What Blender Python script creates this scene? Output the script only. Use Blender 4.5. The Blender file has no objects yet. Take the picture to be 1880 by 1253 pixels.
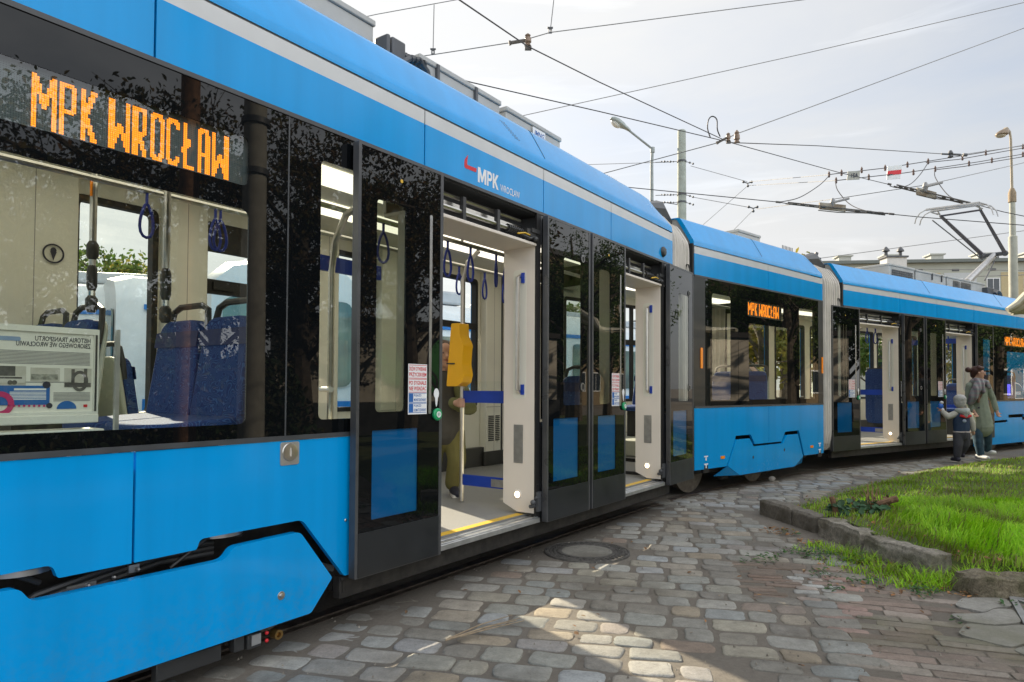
import bpy, bmesh, math, random
from mathutils import Vector, Matrix, noise
from mathutils.geometry import tessellate_polygon

R = math.radians
random.seed(11)
scn = bpy.context.scene
COL = scn.collection
PI = math.pi

# ------------------------------------------------------------------ camera numbers
F, CX, CY, EYE = 1253.0, 940.0, 626.5, 1.25
PITCH, ROLL = R(1.5), R(0.30)
SH = (712.5 - 626.5) - F * math.tan(PITCH)
CAM = Vector((0, 0, EYE))


def ray(x, y):
    u = (x - CX) / F
    v = (CY + SH - y) / F
    c, s = math.cos(ROLL), math.sin(ROLL)
    u, v = u * c - v * s, u * s + v * c
    c, s = math.cos(PITCH), math.sin(PITCH)
    return Vector((u, c - v * s, s + v * c))


def at(x, y, Y):
    """point on the sight line of a photo pixel that lies Y metres ahead of the camera"""
    r = ray(x, y)
    return CAM + r * (Y / r.y)


def ground(x, y, h=0.0):
    r = ray(x, y)
    return CAM + r * ((h - EYE) / r.z)


class Sec:
    """one rigid section of the tram: s along its side, n inward, z up"""
    def __init__(self, ox, oy, th, dz):
        self.th = R(th)
        self.o = Vector((ox, oy, dz))
        self.t = Vector((math.sin(self.th), math.cos(self.th), 0))
        self.n = Vector((-math.cos(self.th), math.sin(self.th), 0))
        self.M = Matrix(((self.t.x, self.n.x, 0, ox), (self.t.y, self.n.y, 0, oy), (0, 0, 1, dz), (0, 0, 0, 1)))

    def p(self, x, y, off=0.0):
        r = ray(x, y)
        k = (self.o + self.n * off - CAM).dot(self.n) / r.dot(self.n)
        q = CAM + r * k - self.o
        return (q.dot(self.t), q.z)

    def ps(self, pts, off=0.0):
        return [self.p(x, y, off) for x, y in pts]

    def w(self, s, n, z):
        return self.o + self.t * s + self.n * n + Vector((0, 0, z))

    def mirror(self, x, y, dist):
        """the point seen as a reflection in this side at a pixel, dist metres along the sight line"""
        r = ray(x, y)
        q = CAM + r * (dist / math.hypot(r.x, r.y))
        d = (q - self.o).dot(self.n)
        return q - self.n * (2 * d)


S1 = Sec(-0.80742764, 3.52837321, 34.8622754, 0.0)
S2 = Sec(2.09550399, 7.83866931, 47.8380180, 0.028)
S3 = Sec(5.18670122, 10.66086201, 55.5358609, 0.028)

# ------------------------------------------------------------------ tagging
def tag(o, label=None, cat=None, group=None, kind=None):
    if label: o['label'] = label
    if cat: o['category'] = cat
    if group: o['group'] = group
    if kind: o['kind'] = kind
    return o


def thing(name, label, cat, loc=(0, 0, 0), rz=0.0, group=None):
    o = bpy.data.objects.new(name, None)
    o.empty_display_size = 0.2
    o.location = loc
    o.rotation_euler = (0, 0, rz)
    COL.objects.link(o)
    tag(o, label, cat, group)
    return o


def wmat(o):
    m = o.matrix_basis.copy()
    return wmat(o.parent) @ m if o.parent else m


def copy_tree(o, parent=None):
    c = o.copy()
    COL.objects.link(c)
    c.parent = parent
    for ch in o.children:
        copy_tree(ch, c)
    return c


# ------------------------------------------------------------------ mesh builder
def rounded(pts, r, n=4):
    out = []
    m = len(pts)
    for i in range(m):
        p0, p1, p2 = Vector(pts[i - 1]), Vector(pts[i]), Vector(pts[(i + 1) % m])
        a, b = (p0 - p1), (p2 - p1)
        rr = r[i] if isinstance(r, (list, tuple)) else r
        rr = min(rr, a.length * .45, b.length * .45)
        if rr < 1e-4:
            out.append(tuple(p1)); continue
        a, b = p1 + a.normalized() * rr, p1 + b.normalized() * rr
        for k in range(n + 1):
            t = k / n
            q = a * (1 - t) ** 2 + p1 * 2 * t * (1 - t) + b * t ** 2
            out.append(tuple(q))
    return out


def rect(a0, b0, a1, b1, r=0.0, n=4):
    p = [(a0, b0), (a1, b0), (a1, b1), (a0, b1)]
    return rounded(p, r, n) if r else p


def disc(ca, cb, ra, rb=None, n=20):
    rb = rb or ra
    return [(ca + ra * math.cos(2 * PI * k / n), cb + rb * math.sin(2 * PI * k / n)) for k in range(n)]


AX = {'side': lambda a, b, d: (a, d, b),      # a along s, b up, d inward
      'cross': lambda a, b, d: (d, a, b),     # a inward, b up, d along s
      'flat': lambda a, b, d: (a, b, d)}      # a, b horizontal, d up


class MB:
    def __init__(self):
        self.v, self.f, self.m = [], [], []
        self.mi = 0

    def mat(self, i):
        self.mi = i
        return self

    def add(self, vs, fs):
        b = len(self.v)
        self.v += [tuple(p) for p in vs]
        self.f += [tuple(i + b for i in q) for q in fs]
        self.m += [self.mi] * len(fs)
        return self

    def box(self, x0, y0, z0, x1, y1, z1):
        v = [(x0, y0, z0), (x1, y0, z0), (x1, y1, z0), (x0, y1, z0), (x0, y0, z1), (x1, y0, z1), (x1, y1, z1), (x0, y1, z1)]
        return self.add(v, [(0, 3, 2, 1), (4, 5, 6, 7), (0, 1, 5, 4), (1, 2, 6, 5), (2, 3, 7, 6), (3, 0, 4, 7)])

    def sheet(self, loops, d, ax='side', flip=False):
        A = AX[ax]
        if not isinstance(loops[0][0], (tuple, list)): loops = [loops]
        flat = [p for L in loops for p in L]
        tris = tessellate_polygon([[Vector((a, b, 0)) for a, b in L] for L in loops]) if len(loops) > 1 else [tuple(range(len(flat)))]
        fs = []
        for t in tris:
            fs.append(tuple(t))
        vs = [A(a, b, d) for a, b in flat]
        fs2 = []
        for t in fs:
            ar = sum(flat[t[i - 1]][0] * flat[t[i]][1] - flat[t[i]][0] * flat[t[i - 1]][1] for i in range(len(t)))
            up = (ar > 0) != flip
            if ax == 'cross': up = not up
            fs2.append(t if up else tuple(reversed(t)))
        return self.add(vs, fs2)

    def prism(self, loops, d0, d1, ax='side'):
        """extrude outline(s) from d0 to d1; further loops are holes"""
        A = AX[ax]
        if not isinstance(loops[0][0], (tuple, list)): loops = [loops]
        if ax == 'side': self.sheet(loops, d0, ax); self.sheet(loops, d1, ax, True)
        elif ax == 'flat': self.sheet(loops, max(d0, d1), ax); self.sheet(loops, min(d0, d1), ax, True)
        else: self.sheet(loops, d0, ax); self.sheet(loops, d1, ax, True)
        for k, L in enumerate(loops):
            n = len(L)
            ar = sum(L[i - 1][0] * L[i][1] - L[i][0] * L[i - 1][1] for i in range(n))
            ccw = (ar > 0) == (k == 0)
            vs = [A(a, b, d0) for a, b in L] + [A(a, b, d1) for a, b in L]
            fs = []
            for i in range(n):
                j = (i + 1) % n
                q = (i, i + n, j + n, j)
                if ax == 'flat':
                    q = (i, j, j + n, i + n) if d1 > d0 else q
                if ax == 'cross':
                    q = (i, j, j + n, i + n)
                fs.append(q if ccw else tuple(reversed(q)))
            self.add(vs, fs)
        return self

    def tube(self, pts, r, n=8, cap=True, sx=1.0):
        pts = [Vector(p) for p in pts]
        m = len(pts)
        rs = list(r) if isinstance(r, (list, tuple)) else [r] * m
        T = []
        for i in range(m):
            a = pts[max(i - 1, 0)]; b = pts[min(i + 1, m - 1)]
            d = (b - a)
            T.append(d.normalized() if d.length > 1e-9 else Vector((0, 0, 1)))
        ref = Vector((0, 0, 1)) if abs(T[0].z) < .9 else Vector((0, 1, 0))
        N = (ref - T[0] * ref.dot(T[0])).normalized()
        vs = []
        for i in range(m):
            N = (N - T[i] * N.dot(T[i]))
            N = N.normalized() if N.length > 1e-6 else T[i].orthogonal().normalized()
            B = T[i].cross(N)
            for k in range(n):
                a = 2 * PI * k / n
                vs.append(pts[i] + (N * math.cos(a) + B * math.sin(a) * sx) * rs[i])
        fs = []
        for i in range(m - 1):
            for k in range(n):
                k2 = (k + 1) % n
                fs.append((i * n + k, i * n + k2, (i + 1) * n + k2, (i + 1) * n + k))
        if cap:
            fs.append(tuple(reversed(range(n))))
            fs.append(tuple((m - 1) * n + k for k in range(n)))
        return self.add(vs, fs)

    def rings(self, rings, cap=True):
        """loft closed rings of equal point count"""
        n = len(rings[0]); m = len(rings)
        vs = [p for r in rings for p in r]
        fs = []
        for i in range(m - 1):
            for k in range(n):
                k2 = (k + 1) % n
                fs.append((i * n + k, i * n + k2, (i + 1) * n + k2, (i + 1) * n + k))
        if cap:
            fs.append(tuple(reversed(range(n))))
            fs.append(tuple((m - 1) * n + k for k in range(n)))
        return self.add(vs, fs)

    def lathe(self, prof, c=(0, 0, 0), n=20, axis='z'):
        """prof: list of (radius, height)"""
        rg = []
        for r, h in prof:
            ring = []
            for k in range(n):
                a = 2 * PI * k / n
                x, y = r * math.cos(a), r * math.sin(a)
                q = (x, y, h) if axis == 'z' else ((x, h, -y) if axis == 'y' else (h, x, y))
                ring.append((q[0] + c[0], q[1] + c[1], q[2] + c[2]))
            rg.append(ring)
        return self.rings(rg)

    def ball(self, c, rx, ry=None, rz=None, n=12, m=8):
        ry = ry or rx; rz = rz or rx
        vs = []; fs = []
        for j in range(1, m):
            t = PI * j / m
            for k in range(n):
                a = 2 * PI * k / n
                vs.append((c[0] + rx * math.sin(t) * math.cos(a), c[1] + ry * math.sin(t) * math.sin(a), c[2] + rz * math.cos(t)))
        vs.append((c[0], c[1], c[2] + rz)); vs.append((c[0], c[1], c[2] - rz))
        top, bot = len(vs) - 2, len(vs) - 1
        for k in range(n):
            k2 = (k + 1) % n
            fs.append((top, k, k2))
            fs.append((bot, (m - 2) * n + k2, (m - 2) * n + k))
            for j in range(m - 2):
                fs.append((j * n + k, (j + 1) * n + k, (j + 1) * n + k2, j * n + k2))
        return self.add(vs, fs)

    def islands(self, name, mats, parent=None, M=None, **kw):
        """one object per connected piece"""
        p = list(range(len(self.v)))
        def find(i):
            while p[i] != i:
                p[i] = p[p[i]]; i = p[i]
            return i
        for f in self.f:
            for i in f[1:]: p[find(i)] = find(f[0])
        grp = {}
        for f in self.f: grp.setdefault(find(f[0]), []).append(f)
        out = []
        for fs in grp.values():
            used = sorted({i for f in fs for i in f}); ix = {k: j for j, k in enumerate(used)}
            q = MB(); q.add([self.v[i] for i in used], [tuple(ix[i] for i in f) for f in fs])
            out.append(q.build(name, mats, parent, M, **kw))
        return out

    def build(self, name, mats, parent=None, M=None, smooth=35, bevel=0.0, seg=2):
        me = bpy.data.meshes.new(name)
        me.from_pydata(self.v, [], self.f)
        if not isinstance(mats, (list, tuple)): mats = [mats]
        for m in mats: me.materials.append(m)
        if len(mats) > 1: me.polygons.foreach_set('material_index', self.m)
        if smooth:
            me.shade_smooth()
            me.set_sharp_from_angle(angle=R(smooth))
        me.update()
        o = bpy.data.objects.new(name, me)
        COL.objects.link(o)
        if parent is not None: o.parent = parent
        if M is not None:
            o.matrix_basis = (wmat(parent).inverted() @ M) if parent is not None else M
        if bevel:
            b = o.modifiers.new('edge', 'BEVEL')
            b.width = bevel; b.segments = seg; b.limit_method = 'ANGLE'; b.angle_limit = R(40)
            b.harden_normals = False
        return o


def text_mesh(txt, size=1.0, bold=0.0, mirror=False, shear=0.0, spacing=1.0, narrow=1.0):
    """-> (verts2d, faces) of lettering; baseline start at 0,0"""
    c = bpy.data.curves.new('lettering', 'FONT')
    c.body = txt; c.size = size; c.offset = bold; c.shear = shear; c.space_character = spacing
    c.resolution_u = 2
    o = bpy.data.objects.new('lettering', c)
    COL.objects.link(o)
    dg = bpy.context.evaluated_depsgraph_get()
    me = bpy.data.meshes.new_from_object(o.evaluated_get(dg))
    vs = [(v.co.x * narrow * (-1 if mirror else 1), v.co.y) for v in me.vertices]
    fs = [tuple(reversed(p.vertices)) if mirror else tuple(p.vertices) for p in me.polygons]
    bpy.data.objects.remove(o); bpy.data.meshes.remove(me); bpy.data.curves.remove(c)
    return vs, fs


def text_on(mb, txt, a, b, d, height, width=None, ax='side', align='l', **kw):
    vs, fs = text_mesh(txt, 1.0, **kw)
    if not vs: return mb
    x0 = min(v[0] for v in vs); x1 = max(v[0] for v in vs); y0 = min(v[1] for v in vs); y1 = max(v[1] for v in vs)
    sy = height / max(y1 - y0, 1e-6)
    sx = (width / max(x1 - x0, 1e-6)) if width else sy
    w = (x1 - x0) * sx
    off = {'l': 0, 'c': -w / 2, 'r': -w}[align]
    mb.add([AX[ax](a + off + (x - x0) * sx, b + (y - y0) * sy, d) for x, y in vs], fs)
    return mb


# ------------------------------------------------------------------ materials
def newmat(name):
    m = bpy.data.materials.new(name)
    m.use_nodes = True
    nt = m.node_tree
    for n in list(nt.nodes): nt.nodes.remove(n)
    out = nt.nodes.new('ShaderNodeOutputMaterial')
    return m, nt, out


def N(nt, kind, **kw):
    n = nt.nodes.new(kind)
    for k, v in kw.items():
        if k.startswith('i_'):
            n.inputs[k[2:].replace('_', ' ')].default_value = v
        else:
            setattr(n, k, v)
    return n


def c4(c): return (c[0], c[1], c[2], 1)


def pmat(name, col, rough=.5, metal=0.0, spec=.5, coat=0.0, var=.06, vs=6.0, bump=0.0, bs=60.0, col2=None, emit=None, es=0, trans=0.0, rv=0.0):
    """principled material whose colour, gloss and relief vary with procedural noise"""
    m, nt, out = newmat(name)
    L = nt.links.new
    b = N(nt, 'ShaderNodeBsdfPrincipled')
    b.inputs['Roughness'].default_value = rough
    b.inputs['Metallic'].default_value = metal
    b.inputs['Specular IOR Level'].default_value = spec
    b.inputs['Coat Weight'].default_value = coat
    b.inputs['Coat Roughness'].default_value = .04
    tc = N(nt, 'ShaderNodeTexCoord')
    nz = N(nt, 'ShaderNodeTexNoise', i_Scale=vs, i_Detail=5.0)
    L(tc.outputs['Object'], nz.inputs['Vector'])
    if var or col2:
        c2 = col2 or tuple(min(1, x * (1 + var)) for x in col)
        c1 = col if col2 else tuple(x * (1 - var) for x in col)
        rp = N(nt, 'ShaderNodeValToRGB')
        rp.color_ramp.elements[0].position = .36; rp.color_ramp.elements[1].position = .64
        rp.color_ramp.elements[0].color = c4(c1); rp.color_ramp.elements[1].color = c4(c2)
        L(nz.outputs['Fac'], rp.inputs['Fac']); L(rp.outputs['Color'], b.inputs['Base Color'])
    else:
        b.inputs['Base Color'].default_value = c4(col)
    if rv:
        mr = N(nt, 'ShaderNodeMapRange')
        mr.inputs['To Min'].default_value = max(0, rough - rv); mr.inputs['To Max'].default_value = min(1, rough + rv)
        mr.inputs['From Min'].default_value = .3; mr.inputs['From Max'].default_value = .7
        L(nz.outputs['Fac'], mr.inputs['Value']); L(mr.outputs['Result'], b.inputs['Roughness'])
    if bump:
        n2 = N(nt, 'ShaderNodeTexNoise', i_Scale=bs, i_Detail=4.0)
        L(tc.outputs['Object'], n2.inputs['Vector'])
        bp = N(nt, 'ShaderNodeBump', i_Strength=bump, i_Distance=.01)
        L(n2.outputs['Fac'], bp.inputs['Height']); L(bp.outputs['Normal'], b.inputs['Normal'])
    if emit:
        b.inputs['Emission Color'].default_value = c4(emit); b.inputs['Emission Strength'].default_value = es
    if trans:
        tr = N(nt, 'ShaderNodeBsdfTranslucent')
        if var or col2: L(rp.outputs['Color'], tr.inputs['Color'])
        else: tr.inputs['Color'].default_value = c4(col)
        mx = N(nt, 'ShaderNodeMixShader', i_Fac=trans)
        L(b.outputs[0], mx.inputs[1]); L(tr.outputs[0], mx.inputs[2]); L(mx.outputs[0], out.inputs['Surface'])
    else:
        L(b.outputs[0], out.inputs['Surface'])
    return m


def glassmat(name, tint, ior=1.5, rough=0.0):
    m, nt, out = newmat(name)
    L = nt.links.new
    tr = N(nt, 'ShaderNodeBsdfTransparent'); tr.inputs['Color'].default_value = c4(tint)
    gl = N(nt, 'ShaderNodeBsdfGlossy'); gl.inputs['Roughness'].default_value = rough
    tc = N(nt, 'ShaderNodeTexCoord')
    wn = N(nt, 'ShaderNodeTexNoise', i_Scale=2.2, i_Detail=1.0)
    L(tc.outputs['Object'], wn.inputs['Vector'])
    bp = N(nt, 'ShaderNodeBump', i_Strength=.012, i_Distance=.05)
    L(wn.outputs['Fac'], bp.inputs['Height']); L(bp.outputs['Normal'], gl.inputs['Normal'])
    ge = N(nt, 'ShaderNodeNewGeometry')
    ma = N(nt, 'ShaderNodeMath', operation='MULTIPLY_ADD')
    L(ge.outputs['Backfacing'], ma.inputs[0]); ma.inputs[1].default_value = 1 / ior - ior; ma.inputs[2].default_value = ior
    fr = N(nt, 'ShaderNodeFresnel')
    L(ma.outputs[0], fr.inputs['IOR'])
    mx = N(nt, 'ShaderNodeMixShader')
    L(fr.outputs[0], mx.inputs['Fac']); L(tr.outputs[0], mx.inputs[1]); L(gl.outputs[0], mx.inputs[2])
    L(mx.outputs[0], out.inputs['Surface'])
    return m


def fabric_mat():
    """blue upholstery with a winding worm pattern"""
    m, nt, out = newmat('seat fabric')
    L = nt.links.new
    b = N(nt, 'ShaderNodeBsdfPrincipled', i_Roughness=.85)
    tc = N(nt, 'ShaderNodeTexCoord')
    n1 = N(nt, 'ShaderNodeTexNoise', i_Scale=17.0, i_Detail=0.0)
    L(tc.outputs['Object'], n1.inputs['Vector'])
    ml = N(nt, 'ShaderNodeMath', operation='MULTIPLY'); ml.inputs[1].default_value = 13.0
    fr = N(nt, 'ShaderNodeMath', operation='FRACT')
    L(n1.outputs['Fac'], ml.inputs[0]); L(ml.outputs[0], fr.inputs[0])
    rp = N(nt, 'ShaderNodeValToRGB')
    e = rp.color_ramp.elements
    e[0].position = 0.0; e[0].color = (.05, .12, .32, 1)
    e[1].position = .34; e[1].color = (.008, .03, .15, 1)
    e2 = e.new(.24); e2.color = (.035, .095, .27, 1)
    L(fr.outputs[0], rp.inputs['Fac']); L(rp.outputs[0], b.inputs['Base Color'])
    L(b.outputs[0], out.inputs['Surface'])
    return m


def stone_mat(name, cols, rough=.8, moss=None, con=1.0, sc=1.0):
    """every loose island of the mesh gets its own stone colour, with grain and stains on top"""
    m, nt, out = newmat(name)
    L = nt.links.new
    b = N(nt, 'ShaderNodeBsdfPrincipled', i_Roughness=rough)
    b.inputs['Specular IOR Level'].default_value = .35
    ge = N(nt, 'ShaderNodeNewGeometry')
    rp = N(nt, 'ShaderNodeValToRGB')
    e = rp.color_ramp.elements
    k = len(cols)
    e[0].position = 0; e[0].color = c4(cols[0]); e[1].position = 1; e[1].color = c4(cols[-1])
    for i in range(1, k - 1):
        q = e.new(i / (k - 1)); q.color = c4(cols[i])
    rp.color_ramp.interpolation = 'LINEAR'
    L(ge.outputs['Random Per Island'], rp.inputs['Fac'])
    tc = N(nt, 'ShaderNodeTexCoord')
    n1 = N(nt, 'ShaderNodeTexNoise', i_Scale=14.0 * sc, i_Detail=8.0, i_Roughness=.7)
    n2 = N(nt, 'ShaderNodeTexNoise', i_Scale=1.3 * sc ** 2, i_Detail=4.0)
    n3 = N(nt, 'ShaderNodeTexNoise', i_Scale=90.0, i_Detail=6.0, i_Roughness=.75)
    for n in (n1, n2, n3): L(tc.outputs['Object'], n.inputs['Vector'])
    mr = N(nt, 'ShaderNodeMapRange'); mr.inputs['From Min'].default_value = .3; mr.inputs['From Max'].default_value = .7
    mr.inputs['To Min'].default_value = 1 - .45 * con; mr.inputs['To Max'].default_value = 1 + .3 * con
    nm = N(nt, 'ShaderNodeMix', data_type='FLOAT'); nm.inputs['Factor'].default_value = .45
    L(n1.outputs['Fac'], nm.inputs['A']); L(n3.outputs['Fac'], nm.inputs['B']); L(nm.outputs['Result'], mr.inputs['Value'])
    mx = N(nt, 'ShaderNodeMix', data_type='RGBA', blend_type='MULTIPLY'); mx.inputs['Factor'].default_value = 1
    L(rp.outputs[0], mx.inputs['A']); L(mr.outputs[0], mx.inputs['B'])
    # large soft patches of dirt
    r2 = N(nt, 'ShaderNodeMapRange'); r2.inputs['From Min'].default_value = .5; r2.inputs['From Max'].default_value = .68
    r2.inputs['To Max'].default_value = .65
    L(n2.outputs['Fac'], r2.inputs['Value'])
    m2 = N(nt, 'ShaderNodeMix', data_type='RGBA')
    m2.inputs['B'].default_value = c4(moss or (.095, .08, .062))
    L(r2.outputs[0], m2.inputs['Factor']); L(mx.outputs['Result'], m2.inputs['A'])
    L(m2.outputs['Result'], b.inputs['Base Color'])
    ad = N(nt, 'ShaderNodeMath', operation='ADD'); L(n1.outputs['Fac'], ad.inputs[0]); L(n3.outputs['Fac'], ad.inputs[1])
    bp = N(nt, 'ShaderNodeBump', i_Strength=.55, i_Distance=.012)
    L(ad.outputs[0], bp.inputs['Height']); L(bp.outputs[0], b.inputs['Normal'])
    L(b.outputs[0], out.inputs['Surface'])
    return m


def leaf_mat(name, cols, trans=.35):
    m, nt, out = newmat(name)
    L = nt.links.new
    ge = N(nt, 'ShaderNodeNewGeometry')
    rp = N(nt, 'ShaderNodeValToRGB')
    e = rp.color_ramp.elements
    k = len(cols)
    e[0].position = 0; e[0].color = c4(cols[0]); e[1].position = 1; e[1].color = c4(cols[-1])
    for i in range(1, k - 1):
        q = e.new(i / (k - 1)); q.color = c4(cols[i])
    L(ge.outputs['Random Per Island'], rp.inputs['Fac'])
    tc = N(nt, 'ShaderNodeTexCoord')
    n1 = N(nt, 'ShaderNodeTexNoise', i_Scale=1.1, i_Detail=3.0)
    L(tc.outputs['Object'], n1.inputs['Vector'])
    mr = N(nt, 'ShaderNodeMapRange'); mr.inputs['From Min'].default_value = .3; mr.inputs['From Max'].default_value = .7
    mr.inputs['To Min'].default_value = .6; mr.inputs['To Max'].default_value = 1.35
    L(n1.outputs['Fac'], mr.inputs['Value'])
    mx = N(nt, 'ShaderNodeMix', data_type='RGBA', blend_type='MULTIPLY'); mx.inputs['Factor'].default_value = 1
    L(rp.outputs[0], mx.inputs['A']); L(mr.outputs[0], mx.inputs['B'])
    d = N(nt, 'ShaderNodeBsdfPrincipled', i_Roughness=.55); d.inputs['Specular IOR Level'].default_value = .3
    t = N(nt, 'ShaderNodeBsdfTranslucent')
    L(mx.outputs['Result'], d.inputs['Base Color']); L(mx.outputs['Result'], t.inputs['Color'])
    ms = N(nt, 'ShaderNodeMixShader', i_Fac=trans)
    L(d.outputs[0], ms.inputs[1]); L(t.outputs[0], ms.inputs[2]); L(ms.outputs[0], out.inputs['Surface'])
    return m


def paint_mat(name, col):
    """tram paint: slight ripple, rain streaks and road dust thrown up on the lowest edge"""
    m, nt, out = newmat(name)
    L = nt.links.new
    b = N(nt, 'ShaderNodeBsdfPrincipled')
    b.inputs['Specular IOR Level'].default_value = .30
    tc = N(nt, 'ShaderNodeTexCoord')
    mp = N(nt, 'ShaderNodeMapping'); mp.inputs['Scale'].default_value = (7, 7, .45)
    L(tc.outputs['Object'], mp.inputs['Vector'])
    st = N(nt, 'ShaderNodeTexNoise', i_Scale=1.0, i_Detail=5.0); L(mp.outputs[0], st.inputs['Vector'])
    lg = N(nt, 'ShaderNodeTexNoise', i_Scale=.9, i_Detail=3.0); L(tc.outputs['Object'], lg.inputs['Vector'])
    fn = N(nt, 'ShaderNodeTexNoise', i_Scale=26.0, i_Detail=6.0, i_Roughness=.7); L(tc.outputs['Object'], fn.inputs['Vector'])
    r1 = N(nt, 'ShaderNodeMapRange'); r1.inputs['From Min'].default_value = .35; r1.inputs['From Max'].default_value = .7
    r1.inputs['To Min'].default_value = 1.05; r1.inputs['To Max'].default_value = .93
    L(st.outputs['Fac'], r1.inputs['Value'])
    mx = N(nt, 'ShaderNodeMix', data_type='RGBA', blend_type='MULTIPLY'); mx.inputs['Factor'].default_value = 1
    mx.inputs['A'].default_value = c4(col); L(r1.outputs[0], mx.inputs['B'])
    sx = N(nt, 'ShaderNodeSeparateXYZ'); L(tc.outputs['Object'], sx.inputs[0])
    hz = N(nt, 'ShaderNodeMapRange', interpolation_type='SMOOTHSTEP'); hz.inputs['From Min'].default_value = .10; hz.inputs['From Max'].default_value = .55
    hz.inputs['To Min'].default_value = .20; hz.inputs['To Max'].default_value = .015
    L(sx.outputs['Z'], hz.inputs['Value'])
    f2 = N(nt, 'ShaderNodeMapRange'); f2.inputs['From Min'].default_value = .42; f2.inputs['From Max'].default_value = .72
    L(fn.outputs['Fac'], f2.inputs['Value'])
    du = N(nt, 'ShaderNodeMath', operation='MULTIPLY'); L(hz.outputs[0], du.inputs[0]); L(f2.outputs[0], du.inputs[1])
    m2 = N(nt, 'ShaderNodeMix', data_type='RGBA'); m2.inputs['B'].default_value = (.14, .125, .105, 1)
    L(du.outputs[0], m2.inputs['Factor']); L(mx.outputs['Result'], m2.inputs['A']); L(m2.outputs['Result'], b.inputs['Base Color'])
    rr = N(nt, 'ShaderNodeMapRange'); rr.inputs['From Min'].default_value = .3; rr.inputs['From Max'].default_value = .7
    rr.inputs['To Min'].default_value = .07; rr.inputs['To Max'].default_value = .20
    L(lg.outputs['Fac'], rr.inputs['Value'])
    ra = N(nt, 'ShaderNodeMath', operation='ADD'); L(rr.outputs[0], ra.inputs[0]); L(du.outputs[0], ra.inputs[1]); L(ra.outputs[0], b.inputs['Roughness'])
    bp = N(nt, 'ShaderNodeBump', i_Strength=.05, i_Distance=.05); L(lg.outputs['Fac'], bp.inputs['Height']); L(bp.outputs[0], b.inputs['Normal'])
    L(b.outputs[0], out.inputs['Surface'])
    return m


M = {}
M['blue'] = paint_mat('blue paint', (.0, .312, .74))
M['blue_dull'] = pmat('blue panel behind glass', (.004, .20, .62), .08, var=.04, vs=2)
M['stripe'] = pmat('pale grey stripe', (.56, .58, .59), .3, coat=.2, var=.03)
M['frit'] = pmat('black glass edge', (.004, .005, .006), .012, var=.1, spec=.34)
M['glass'] = glassmat('window glass', (.84, .88, .82), 1.85)
M['glass_door'] = glassmat('smoked door glass', (.66, .70, .66), 1.5)
M['glass_far'] = glassmat('far window glass', (.97, .99, .97), 1.4)
M['clear'] = glassmat('partition glass', (.95, .97, .96), 1.4)
M['trim'] = pmat('dark grey trim', (.055, .06, .066), .38, var=.12, vs=9, rv=.08)
M['anthracite'] = pmat('anthracite paint', (.013, .016, .020), .36, var=.12, vs=5, rv=.08, coat=.1)
M['leaf_frame'] = pmat('door leaf frame', (.085, .088, .094), .34, var=.1, vs=9, rv=.08, metal=.3)
M['rubber'] = pmat('black rubber', (.012, .012, .013), .6, var=.2)
M['void'] = pmat('black underframe', (.014, .013, .012), .7, var=.4, vs=14, col2=(.035, .031, .027), bump=.2)
M['cream'] = pmat('cream lining', (.78, .765, .67), .45, var=.03, vs=3)
M['jamb'] = pmat('pale jamb paint', (.76, .70, .62), .4, var=.03, vs=3)
M['seal'] = pmat('grey seal', (.30, .30, .29), .5)
M['floor'] = pmat('speckled grey floor', (.235, .235, .23), .55, var=.2, vs=160)
M['yellow'] = pmat('yellow paint', (.72, .45, .04), .45, var=.08)
M['orange'] = pmat('validator yellow', (.92, .47, .01), .35, var=.03)
M['steel'] = pmat('brushed steel', (.62, .60, .56), .28, metal=1.0, var=.06, vs=20)
M['steel_dull'] = pmat('dull metal', (.42, .42, .42), .42, metal=.9, var=.1, vs=20)
M['alu'] = pmat('aluminium sill', (.55, .56, .57), .35, metal=.8, var=.1, vs=15)
M['blue_deep'] = pmat('deep blue plastic', (.008, .05, .40), .4, var=.06)
M['strap'] = pmat('navy strap', (.010, .03, .27), .5, var=.1)
M['fabric'] = fabric_mat()
M['plastic'] = pmat('charcoal plastic', (.035, .036, .037), .42, var=.1)
M['shell'] = pmat('pale seat shell', (.50, .53, .46), .45, var=.04)
M['ceiling_fill'] = pmat('ceiling fill glow', (.9, .88, .8), .4, var=.02, emit=(1.0, .92, .76), es=.85)  # emission added as interior fill
M['white'] = pmat('white print', (.82, .83, .84), .5, var=.02)
M['paper'] = pmat('off-white board', (.78, .77, .70), .6, var=.03)
M['red'] = pmat('red print', (.62, .02, .03), .5, var=.04)
M['green'] = pmat('green button', (.012, .32, .12), .3, var=.05)
M['ink'] = pmat('dark ink', (.03, .03, .05), .6, var=.05)
M['blue_print'] = pmat('blue print', (.02, .13, .42), .5, var=.05)
M['photo'] = pmat('printed photograph', (.08, .08, .075), .6, vs=22, col2=(.5, .48, .42))
M['led_bg'] = pmat('display face', (.085, .11, .13), .45, var=.05)
M['led_dark'] = pmat('dark display face', (.05, .045, .04), .4, var=.05)
M['led'] = pmat('amber diode', (.9, .3, .02), .5, var=.02, emit=(1.0, .235, .008), es=1.0)
M['lamp'] = pmat('warm step lamp', (.9, .85, .7), .3, var=.02, emit=(1.0, .80, .48), es=2.2)
M['reflector'] = pmat('amber reflector', (.85, .24, .01), .15, var=.04, emit=(1.0, .3, .01), es=.06)
M['bellows'] = pmat('grey bellows fabric', (.62, .59, .54), .6, var=.08, vs=5, bump=.1, bs=30)
M['roofgrey'] = pmat('grey roof box', (.43, .435, .42), .5, var=.08, vs=4, rv=.1)
M['roofdark'] = pmat('dark roof gear', (.075, .08, .088), .5, var=.15)
M['headband'] = pmat('navy head band', (.008, .018, .095), .6)
M['wheel'] = pmat('rusty wheel steel', (.13, .11, .09), .55, metal=.2, var=.3, vs=18)
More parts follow.
